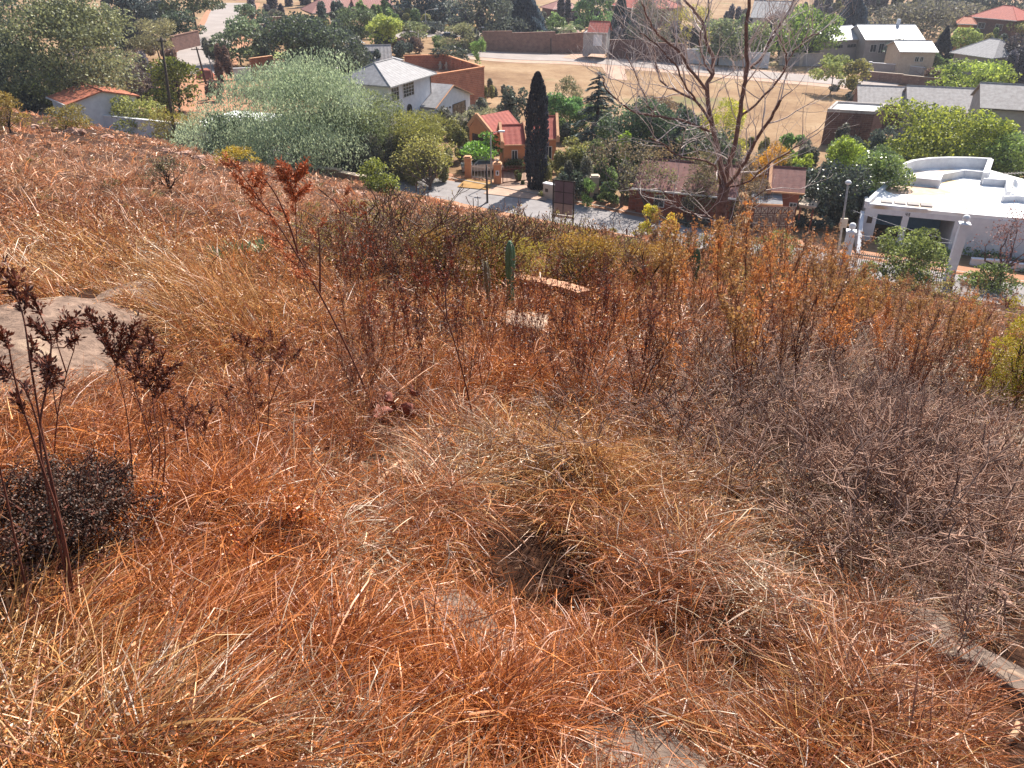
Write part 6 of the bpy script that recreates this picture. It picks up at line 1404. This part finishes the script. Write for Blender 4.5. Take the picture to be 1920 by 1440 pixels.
def litter(n, y0, y1, sd, name='x'):
    D, r = field(n, y0, y1, sd); x, y, z, ty, az, coh, lean, lf, t, tus = D; n = len(x)
    P = np.stack([x, y, z+.01+.2*r.random(n)**2.2*lf*np.clip(.5+y/8, .6, 1.6)], 1); Dv = r.normal(size=(n, 3)); Dv[:, 2] *= .6; Dv /= np.linalg.norm(Dv, axis=1, keepdims=True); U = np.cross(Dv, r.normal(size=(n, 3))); U /= np.linalg.norm(U, axis=1, keepdims=True)
    C1 = np.array([srgb(a) for a, _ in TC])[ty]; C2 = np.array([srgb(b_) for _, b_ in TC])[ty]; col = (C2*.7+(C1-C2*.7)*r.random((n, 1)))*r.uniform(.6, 1.15, (n, 1))*GGRASS
    s = (np.maximum(.0055, .0016*t)*r.uniform(.5, 1.5, n))[:, None]
    return np.stack([P-Dv*s, P+U*s*.45, P+Dv*s, P-U*s*.45], 1).reshape(-1, 3), np.repeat(col, 4, 0)
q1 = [litter(170000, 1.0, 4.5, 201), litter(130000, 4.5, 14, 202)]
VV = np.concatenate([a for a, _ in q1]); tag(np_mesh('leaf_litter', VV, np.arange(len(VV)).reshape(-1, 4), M['grass'], None, np.concatenate([b for _, b in q1])), 'crumbled dry leaves and broken grass bits caught among the stems', 'leaf litter', None, 'stuff')

# ------------------------------------------------------------ weeds
def weed_mesh(seed, H=1.0, rich=1.0, c1=(166, 84, 44), c2=(110, 46, 28)):
    rs = random.Random(seed); r = np.random.default_rng(seed); mb = MB(); tips = []
    for s_ in range(rs.randint(2, 4)):
        p = Vector((rs.uniform(-.04, .04), rs.uniform(-.04, .04), -.03)); d = Vector((rs.uniform(-.22, .22), rs.uniform(-.22, .22), 1)).normalized(); pts = [p]; h = H*rs.uniform(.65, 1)
        for i in range(7): d = (d+Vector((rs.uniform(-1, 1), rs.uniform(-1, 1), .3))*.07).normalized(); p = p+d*h/7; pts.append(p)
        mb.tube(pts, [.0045-.0004*i for i in range(8)], 4, False); tips.append((pts[-1], d))
        for i in range(2, 8):
            for _ in range(rs.randint(1, 3) if i > 3 else rs.randint(0, 1)):
                q = pts[i].lerp(pts[i-1], rs.random()); e = (d*1.2+Vector((rs.uniform(-1, 1), rs.uniform(-1, 1), rs.uniform(0, .6)))*.8).normalized(); L_ = rs.uniform(.08, .24)*H
                m_ = q+e*L_*.5+Vector((0, 0, .01)); f = q+(e+Vector((0, 0, .35))).normalized()*L_; mb.tube([q, m_, f], [.0025, .002, .0012], 3, False); tips += [(f, e), (m_, e)]
    P, D = [], []
    for (t_, d) in tips:
        for k in range(int(7*rich)):
            P.append(np.array(t_)+r.normal(0, .017, 3)); D.append(np.array(d)+r.normal(0, .7, 3))
    P = np.array(P); D = np.array(D); D /= np.linalg.norm(D, axis=1, keepdims=True); n = len(P)
    U = np.cross(D, r.normal(size=(n, 3))); U /= np.linalg.norm(U, axis=1, keepdims=True); s = r.uniform(.009, .019, n)
    Vv = np.empty((n, 4, 3)); Vv[:, 0] = P-D*s[:, None]; Vv[:, 1] = P+U*s[:, None]*.5; Vv[:, 2] = P+D*s[:, None]; Vv[:, 3] = P-U*s[:, None]*.5
    a, b = srgb(c1), srgb(c2); col = (b+(a-b)*r.random((n, 1)))*GGRASS
    return mb, Vv.reshape(-1, 3), np.arange(n*4).reshape(n, 4), np.repeat(col, 4, 0)
M['weed_stem'] = mat('red_brown_weed_stem', (.2, .075, .045), .8, (.11, .04, .028), 20)
def weed_group(name, label, group, nvar, spots, H, rich, c1, c2, seed):
    protos = []
    for k in range(nvar):
        f_ = [(1, 1, 1), (.86, .95, 1.1), (1.1, 1.1, 1), (.92, 1.03, 1), (.95, .9, .9)][k % 5]; mb, Vv, Ff, col = weed_mesh(seed+k, 1.0, rich*(.6+.2*(k % 4)), tuple(a*b for a, b in zip(c1, f_)), tuple(a*b for a, b in zip(c2, f_)))
        st = mb.build('stem', M['weed_stem']); hd = np_mesh('foliage', Vv, Ff, M['leaf'], None, col); protos.append((st.data, hd.data)); bpy.data.objects.remove(st); bpy.data.objects.remove(hd)  # second part is the weed's tufts of seed heads and small dry leaves
    rs = random.Random(seed)
    for (px, py) in spots:
        q = G(px, py); e = empty(name, q, rs.uniform(0, 6.28), label, 'dried weed', group); h = H*rs.choice((.5, .7, .8, .95, 1.05, 1.2))*rs.uniform(.85, 1.15); e.scale = (h, h, h)
        e.rotation_euler = (rs.uniform(-.12, .12), rs.uniform(-.12, .12), rs.uniform(0, 6.28)); a, b = protos[rs.randrange(nvar)]
        for nm, d in (('stem', a), ('foliage', b)): o = bpy.data.objects.new(nm, d); COL.objects.link(o); o.parent = e
rs = random.Random(11)
sp = [(rs.gauss(1380, 90), rs.uniform(466, 600)) for _ in range(84)]+[(rs.gauss(1545, 60), rs.uniform(480, 640)) for _ in range(56)]+[(rs.gauss(1730, 90), rs.uniform(530, 680)) for _ in range(56)]+[(rs.uniform(1240, 1910), rs.uniform(520, 760)) for _ in range(70)]
ZONES = [(0, 1330, 'left of the bare tree'), (1330, 1440, 'at the foot of the bare tree'), (1440, 1590, 'below the patterned gate and pergola'), (1590, 1760, 'below the slatted gate of the white house'), (1760, 1915, 'near the right edge')]
for zi, (za, zb, zn) in enumerate(ZONES):
    for low in (0, 1):
        sel = [p for p in sp if za <= p[0] < zb and (p[1] > 600) == bool(low)]
        if sel: weed_group('dried_weed', ('near-row rust tufted weed ' if low else 'tall back-row rust tufted weed ')+zn, ('near ' if low else 'tall back ')+'rust weeds '+zn, 4, sel, 1.3 if low else (1.7, 2.0, 2.15, 1.6, 1.5)[zi], 1.8, (228, 158, 98), (156, 92, 58), 50+zi*10+low*5)
sp = [(rs.uniform(560, 900), rs.uniform(430, 560)) for _ in range(24)]
weed_group('dried_weed', 'thin red-brown dried weed on the slope left of and behind the brick edging', 'thin weeds behind the brick edging', 4, sp, .8, .8, (150, 76, 50), (70, 32, 26), 140)
sp = [(rs.uniform(640, 1250), rs.uniform(540, 760)) for _ in range(64)]
for (za, zb, zn) in ((0, 860, 'right of the long leaning stalk'), (860, 1050, 'below the cactus and brick edging'), (1050, 2000, 'between the brick edging and the brushwood heap')): weed_group('dried_weed', 'thin red-brown weed with dark heads '+zn, 'thin weeds '+zn, 4, [p for p in sp if za <= p[0] < zb], .95, .8, (150, 76, 50), (70, 32, 26), 90+za)
sp = [(rs.uniform(1500, 1900), rs.uniform(720, 820)) for _ in range(22)]
weed_group('dried_weed', 'thin dark upright weed stalk beside the brushwood heap on the right', 'dark stalks beside the brushwood heap', 4, sp, .8, .3, (130, 74, 44), (80, 40, 28), 120)

tS = []
for k in range(8):
    mb, Vv, Ff, col = weed_mesh(900+k, 1.0, .45); F4 = np.array([f for f in mb.f if len(f) == 4]); tS.append((np.array(mb.v), F4, Vv[::4]))
sS = [(rng.uniform(600, 1320), 430+350*rng.random(), rng.choice((.4, .6, .9))) for _ in range(95)]+[(rng.uniform(300, 800), rng.uniform(720, 900), .45) for _ in range(30)]+[(rng.uniform(1240, 1905), rng.uniform(500, 800), rng.choice((.5, .8, 1.1))) for _ in range(80)]
replicate('thin_stalks', 'countless thin dry red-brown stalks standing through the grass across the slope', 'dry stalks', tS, sS, 1.0, ((150, 92, 66), (92, 46, 34)), [((190, 118, 76), (110, 60, 42)), ((150, 84, 58), (84, 44, 34)), ((206, 150, 92), (140, 90, 56))], 'leaf', .0012)

# plants traced as stems and dark seed heads
M['dark_stem'] = mat('dark_weed_stem', (.2, .07, .045), .8, (.1, .035, .025), 20)
def traced(label, Yb, stems, heads, hs=.03, name='seed_head_plant', r0=.0035, hc=((132, 74, 52), (56, 28, 24)), m='dark_stem', dY=.25, seed=1, den=26, cat='dried plant'):
    rs = random.Random(seed); s0 = stems[0][0]; b = G(*s0) if Yb is None else WY(s0[0], s0[1], Yb); b = Vector((b.x, b.y, gz(b.x, b.y)))
    e = empty(name, b, 0, label, cat); mb = MB(); lines = []
    for st in stems:
        k = rs.uniform(-dY, dY); n_ = len(st); P = [WY(p[0], p[1], b.y+k*i/max(1, n_-1))-b for i, p in enumerate(st)]; lines += [(q, P[min(i+1, n_-1)]) for i, q in enumerate(P)]
        Q = []
        for i in range(len(P)-1):
            p0, p1, p2, p3 = P[max(i-1, 0)], P[i], P[i+1], P[min(i+2, len(P)-1)]
            for j in range(5): t = j/5; Q.append(.5*((2*p1)+(p2-p0)*t+(2*p0-5*p1+4*p2-p3)*t*t+(3*p1-p0-3*p2+p3)*t**3))
        Q.append(P[-1]); mb.tube(Q, [r0*(1-.65*i/len(Q)) for i in range(len(Q))], 5); lines += [(q, q) for q in Q]
    Pp, Dd = [], []
    for (hx, hy, sc) in heads:
        near_ = min(lines, key=lambda l_: (WY(hx, hy, b.y+l_[0].y)-b-l_[0]).length if l_[0].z < (WY(hx, hy, b.y+l_[0].y)-b).z-.01 else 9)[0]
        h = WY(hx, hy, b.y+near_.y+rs.uniform(-.04, .04))-b; mid = near_.lerp(h, .55)+Vector((0, 0, -.01)); mb.tube([near_, mid, h], [r0*.4, r0*.35, r0*.25], 4)
        ax = (h-mid).normalized()
        for _ in range(int(den*sc*3)):
            u = rng.random(); dd = np.array(ax)*.9+rng.normal(0, .6, 3); dd /= np.linalg.norm(dd); Pp.append(np.array(h)+np.array(ax)*(u-.5)*hs*1.3*sc+dd*hs*.55*sc*rng.random()); Dd.append(dd)
    mb.build('stem', M[m], e, True)
    if Pp:
        P = np.array(Pp); D = np.array(Dd); n = len(P); a_, b_ = srgb(hc[0]), srgb(hc[1]); col = b_+(a_-b_)*rng.random((n, 1))
        leaves('foliage', P, D, perp(D), hs*.2*rng.uniform(.6, 1.3, n), hs*.07*rng.uniform(.7, 1.3, n), col*1.2, M['twig'], e)  # this part is the plant's seed heads and plumes, built from small bracts
    return e
traced('tall dark plant with many clustered seed heads at the left edge', None,
 [[(145, 1165), (118, 1000), (70, 850), (30, 720), (12, 620)], [(145, 1165), (95, 900), (60, 700), (45, 600), (25, 540)], [(145, 1165), (78, 860), (88, 720), (96, 640), (80, 600)], [(60, 1150), (30, 1020), (0, 880), (-40, 740)], [(140, 1150), (110, 960), (60, 760), (20, 700)]],
 [(14, 525, 1.3), (32, 548, 1.4), (48, 566, 1.1), (10, 640, 1), (66, 610, .8), (90, 690, 1), (128, 606, 1), (144, 612, .8), (136, 640, .8), (110, 615, .8), (60, 655, .7), (6, 690, 1), (50, 730, .8), (80, 690, 1.2), (100, 715, 1.3), (92, 700, 1.3), (38, 760, .9), (8, 700, 1), (70, 575, .9), (84, 630, .9)], .05, den=30, r0=.0045)
traced('dark plant with the biggest blackish seed heads in front of the rock slab', None,
 [[(282, 960), (285, 850), (262, 760), (245, 690)], [(282, 960), (300, 860), (290, 780), (280, 700)], [(250, 940), (246, 850), (235, 760), (215, 680)], [(300, 950), (310, 850), (300, 760)]],
 [(172, 605, 1.2), (185, 618, 1.3), (198, 628, 1.2), (212, 610, 1), (226, 640, 1.5), (246, 625, 1.4), (240, 650, 1.5), (205, 655, 1.2), (222, 670, 1.4), (278, 636, 1.3), (286, 652, 1), (262, 660, 1.2), (240, 682, 1.5), (268, 690, 1.4), (288, 700, 1.6), (304, 706, 1.4), (275, 718, 1.5), (310, 726, 1.3), (292, 735, 1.3), (322, 690, 1.1), (258, 704, 1.3), (298, 680, 1.2)], .05, den=36, seed=2)
traced('slim forked plant with three seed heads over the rock slab', None, [[(100, 880), (108, 780), (125, 700), (140, 650), (138, 620)], [(108, 780), (100, 730), (96, 660)], [(125, 700), (112, 660), (106, 640)]],
 [(128, 604, 1.3), (140, 618, 1.2), (106, 636, 1.2), (132, 648, 1.1), (94, 692, 1), (90, 716, 1)], .045, seed=3)
traced('scattered dark seed heads on thin stems left of the long leaning stalk', None, [[(500, 850), (504, 760), (506, 680), (512, 640)], [(500, 850), (470, 740), (455, 660)], [(504, 760), (530, 700), (545, 670)]],
 [(508, 630, 1.3), (492, 640, .9), (525, 652, 1.2), (536, 650, .9), (556, 664, 1.1), (452, 638, 1), (464, 643, 1), (520, 672, 1.4), (484, 672, 1.2), (440, 634, .7), (506, 700, .9)], .045, seed=4)
traced('low dark red plant with seed heads right of the dark bush', None, [[(350, 900), (352, 820), (345, 770)], [(350, 900), (380, 830), (390, 780)], [(350, 900), (330, 840), (325, 790)]],
 [(345, 755, 1), (362, 768, 1.3), (352, 785, 1.3), (378, 780, 1.2), (340, 800, 1.2), (372, 806, 1.4), (322, 780, 1.1), (395, 770, .9), (330, 822, 1), (385, 800, 1)], .045, seed=5)
traced('small dark seed heads on a bent stem between the two dark plants', None, [[(440, 860), (432, 800), (428, 750)], [(440, 860), (470, 800), (480, 750)]],
 [(426, 745, 1), (432, 728, 1), (480, 740, 1.1), (470, 716, 1), (488, 760, .9), (420, 768, 1)], .04, seed=6)
hs = [(430+i*7+rs.uniform(-14, 10), 300+i*11+rs.uniform(-10, 8), rs.uniform(.8, 1.4)) for i in range(22)]+[(480+rs.uniform(-14, 14), 330+rs.uniform(-10, 40), 1) for _ in range(12)]
traced('long leaning rust stalk with a leafy plume pointing to the upper left', None, [[(708, 790), (668, 690), (620, 590), (570, 500), (520, 420), (470, 350), (432, 300)], [(560, 480), (545, 430), (520, 370), (492, 330)], [(600, 550), (600, 480), (596, 420)]],
 hs+[(570, 470, 1), (590, 440, 1), (604, 420, 1), (540, 410, 1)], .05, hc=((214, 134, 84), (136, 74, 48)), m='weed_stem', seed=7, den=26, r0=.008, name='dried_weed')
traced('second leaning rust stalk crossing the brick edging', None, [[(890, 800), (868, 700), (838, 600), (800, 540), (770, 480)], [(838, 600), (836, 540), (846, 500)]],
 [(770, 478, 1.1), (788, 500, 1), (800, 530, 1), (846, 498, 1), (838, 520, 1), (820, 560, .9), (780, 520, 1)], .045, hc=((150, 72, 42), (90, 40, 28)), m='weed_stem', seed=8, r0=.007, name='dried_weed')
traced('upright rust weed with a feathery top on the middle hillside', None, [[(560, 520), (556, 440), (554, 380), (552, 320)]], [(552+rs.uniform(-22, 22), 316+rs.uniform(-14, 80), 1.2) for _ in range(26)], .12, hc=((208, 124, 76), (130, 68, 44)), m='weed_stem', seed=9, r0=.009, name='dried_weed')
traced('drooping rust plume weed on the right of the middle hillside', None, [[(690, 470), (672, 420), (655, 380), (640, 362)]], [(640+rs.uniform(-10, 40), 366+rs.uniform(-8, 50), 1) for _ in range(20)], .12, hc=((208, 134, 90), (136, 76, 52)), m='weed_stem', seed=10, r0=.009, name='dried_weed')

# dark small-leaved bush and orange leafy sprigs lower left
b = G(140, 1060); e = empty('dark_bush', b, 0, 'low black-leaved dead bush in the shadow at the lower left', 'bush'); rs = random.Random(4); mb = MB(); Tt = []
for i in range(30):
    a = rs.uniform(0, 6.28); sp_ = rs.uniform(.2, 1.5); branch_rec(mb, Vector((0, 0, 0)), Vector((math.cos(a)*sp_, math.sin(a)*sp_*.8, .85)).normalized(), .20, .004, 2, .8, .0, 3, (2, 3), .72, Tt, rs)
T = np.array(Tt); n_ = 34000; P = T[rng.integers(0, len(T), n_)]+rng.normal(0, .02, (n_, 3)); P[:, 2] = np.abs(P[:, 2])
D_ = rnd_dirs(n_); leaves('foliage', P, D_, perp(D_), .0058, .0028, srgb((128, 88, 66))*rng.uniform(.1, .9, (n_, 1))**1.7, M['twig'], e)
mb.build('stem', M['dark_stem'], e)
SL = ['orange leafy sprig leaning over the dark bush', 'upright yellow-orange leafy sprig right of the dark bush', 'orange leafy shrublet near the lower left of centre', 'golden leafy shrublet in the middle of the lower left grass', 'low orange leafy shrublet left of the pale straw tuft', 'rust leafy sprig rising above the dark bush edge', 'small orange leafy shrublet below the yellow-orange sprig']
SP = [(235, 1040, 60, 110), (300, 1020, 60, 150), (370, 1120, 150, 110), (480, 1090, 150, 120), (560, 1000, 120, 110), (170, 1010, 40, 90), (330, 1180, 110, 70)]
for lb, (px, py, w, h) in zip(SL, SP):
    b = G(px, py); t = b.y/ray(px, py)[1]; W = w/F*t/2; H = h/F*t; e = empty('leafy_sprig', b, 0, lb, 'sprig'); mb = MB(); Pp = []
    for i in range(14):
        tip = Vector((rs.uniform(-1, 1)*W, rs.uniform(-1, 1)*W*.8, H*rs.uniform(.5, 1))); mid = tip*.5+Vector((rs.uniform(-1, 1), rs.uniform(-1, 1), 1))*.03; mb.tube([(0, 0, -.02), mid, tip], [.003, .002, .0012], 4)
        for j in range(46): u = .3+.7*j/46; q = Vector((0, 0, 0)).lerp(mid, min(1, u*2)) if u < .5 else mid.lerp(tip, u*2-1); Pp.append(np.array(q)+rng.normal(0, .006, 3))
    P = np.array(Pp); n = len(P); D_ = rnd_dirs(n); c1, c2 = srgb((236, 160, 76)), srgb((196, 92, 44))
    leaves('leaves', P, D_, perp(D_), .0075, .004, (c2+(c1-c2)*rng.random((n, 1)))*GGRASS, M['grass'], e); mb.build('stem', M['weed_stem'], e)

# crumpled fallen leaves, sticks, straws, pebbles
M['deadleaf'] = mat('brown_dead_leaf', (.34, .13, .09), .7, (.2, .06, .045), 18, .3, .3)
FL_ = [(735, 800, .10, .5, 'curled upright reddish dead leaf in the middle of the grass'), (762, 812, .085, 2.0, 'pale folded dead leaf right of the reddish curled one'), (720, 812, .08, 3.6, 'dark red dead leaf lying lowest of the leaf cluster'), (775, 772, .06, 1.2, 'small bright red dead leaf above the leaf cluster'), (705, 798, .06, 5.0, 'thin brown dead leaf on the left of the leaf cluster')]
for (px, py, s, a, lb) in FL_:
    q = G(px, py)+Vector((0, 0, .16)); vs = []; n_ = 9
    for i in range(n_):
        for j in range(5):
            u = i/(n_-1); v_ = (j-2)/2; w = math.sin(u*math.pi)**.7*.5*(1+.25*math.sin(u*14)); vs.append(((u-.5)*s*2, v_*w*s*1.3, abs(v_)*s*.6*math.sin(u*3+1)+math.sin(u*5)*s*.3))
    fs = [(i*5+j, i*5+j+1, (i+1)*5+j+1, (i+1)*5+j) for i in range(n_-1) for j in range(4)]
    o = MB().add(vs, fs).build('fallen_leaf', M['deadleaf'], None, True); o.location = q; o.rotation_euler = (a*.6, .7-a*.2, a); tag(o, lb, 'leaf', 'dead leaves in the middle of the grass'); md = o.modifiers.new('t', 'SOLIDIFY'); md.thickness = .0015
M['stick'] = mat('bare_dry_stick', (.58, .36, .22), .8, (.4, .22, .13), 14, .3)
ST = [((700, 950), (795, 884), .011, .14, 'pale broken stick lying left of the central tussock'), ((1405, 956), (1462, 938), .010, .14, 'short pale stick lying on the right of the tussock'), ((1785, 862), (1842, 906), .008, .12, 'curved pale twig at the right among the brushwood'), ((1822, 838), (1856, 910), .006, .15, 'straight thin pale twig on the far right brushwood'), ((1880, 1405), (1925, 1370), .012, .06, 'thick dry twig in the bottom right corner'),
      ((80, 1310), (205, 1430), .0025, .09, 'single long pale straw bent across the lower left corner'), ((1065, 1140), (1400, 1150), .003, .12, 'thin pale straw lying across the lower middle'), ((1300, 755), (1480, 745), .007, .3, 'arched dark pink twig left of the brushwood'), ((1370, 770), (1560, 830), .008, .2, 'thick dark curved branch in the brushwood'), ((1440, 720), (1630, 690), .006, .35, 'long pale arched twig above the brushwood')]
for (a, b, r_, h, lb) in ST:
    p, q = G(*a), G(*b); m_ = p.lerp(q, .5); P = [p+Vector((0, 0, h*.6)), p.lerp(q, .3)+Vector((0, 0, h*1.1)), m_+Vector((0, .02, h*1.15)), p.lerp(q, .75)+Vector((0, -.02, h)), q+Vector((0, 0, h*.8))]
    tag(MB().tube([v_-p for v_ in P], [r_, r_*1.05, r_*.95, r_*.8, r_*.45], 7).build('stick', M['stick'], None, True), lb, 'stick').location = p
me0 = []
for k in range(5):
    bmr = bmesh.new(); bmesh.ops.create_icosphere(bmr, subdivisions=2, radius=1)
    for v_ in bmr.verts: v_.co *= 1+(float(vnoise(v_.co.x*2+k*9, v_.co.y*2+v_.co.z*3, .8, k))-.5)*.6; v_.co.z *= .6
    me = bpy.data.meshes.new('pebble'); bmr.to_mesh(me); bmr.free(); me.materials.append(M['pale_rock']); me0.append(me)
for i in range(60):
    px, py = (rs.uniform(1760, 1918), rs.uniform(850, 1150)) if i < 46 else (rs.uniform(1660, 1900), rs.uniform(1130, 1240))
    q = G(px, py); o = bpy.data.objects.new('pebble', me0[i % 5]); COL.objects.link(o); s = rs.uniform(.012, .032); o.location = q+Vector((0, 0, .06)); o.scale = (s*rs.uniform(.8, 1.5), s, s); o.rotation_euler = (0, 0, rs.uniform(0, 6))
    tag(o, 'small pale pebble lying among the brushwood near the right edge', 'pebble', 'pale pebbles near the right edge')
for (a, lb) in ((((92, 400), (88, 388), (98, 392), (106, 412)), 'pale twisted dry leaf stalk on the far left hillside, left one'), (((225, 402), (222, 392), (229, 380), (231, 374)), 'pale curved dry stalk on the hillside above the golden grass')):
    q = G(a[0][0], a[0][1]+10); P = [WY(p[0], p[1], q.y)-q for p in a]; tag(MB().tube([Vector((0, 0, 0))]+P, [.02, .03, .035, .025, .008], 6).build('dry_stalk', M['stick'], None, True), lb, 'stalk').location = q

# ------------------------------------------------------------ haze
hm, n, l = newmat('haze_air'); n.remove(n['Principled BSDF'])
pv = n.new('ShaderNodeVolumePrincipled'); pv.inputs['Density'].default_value = HAZE; pv.inputs['Color'].default_value = (.82, .86, 1, 1); pv.inputs['Anisotropy'].default_value = .2
l.new(pv.outputs[0], n['Material Output'].inputs['Volume'])
hz = MB().box(-905, 905, -42, 1605, -28.5, 6).build('haze', hm); tag(hz, kind='stuff')
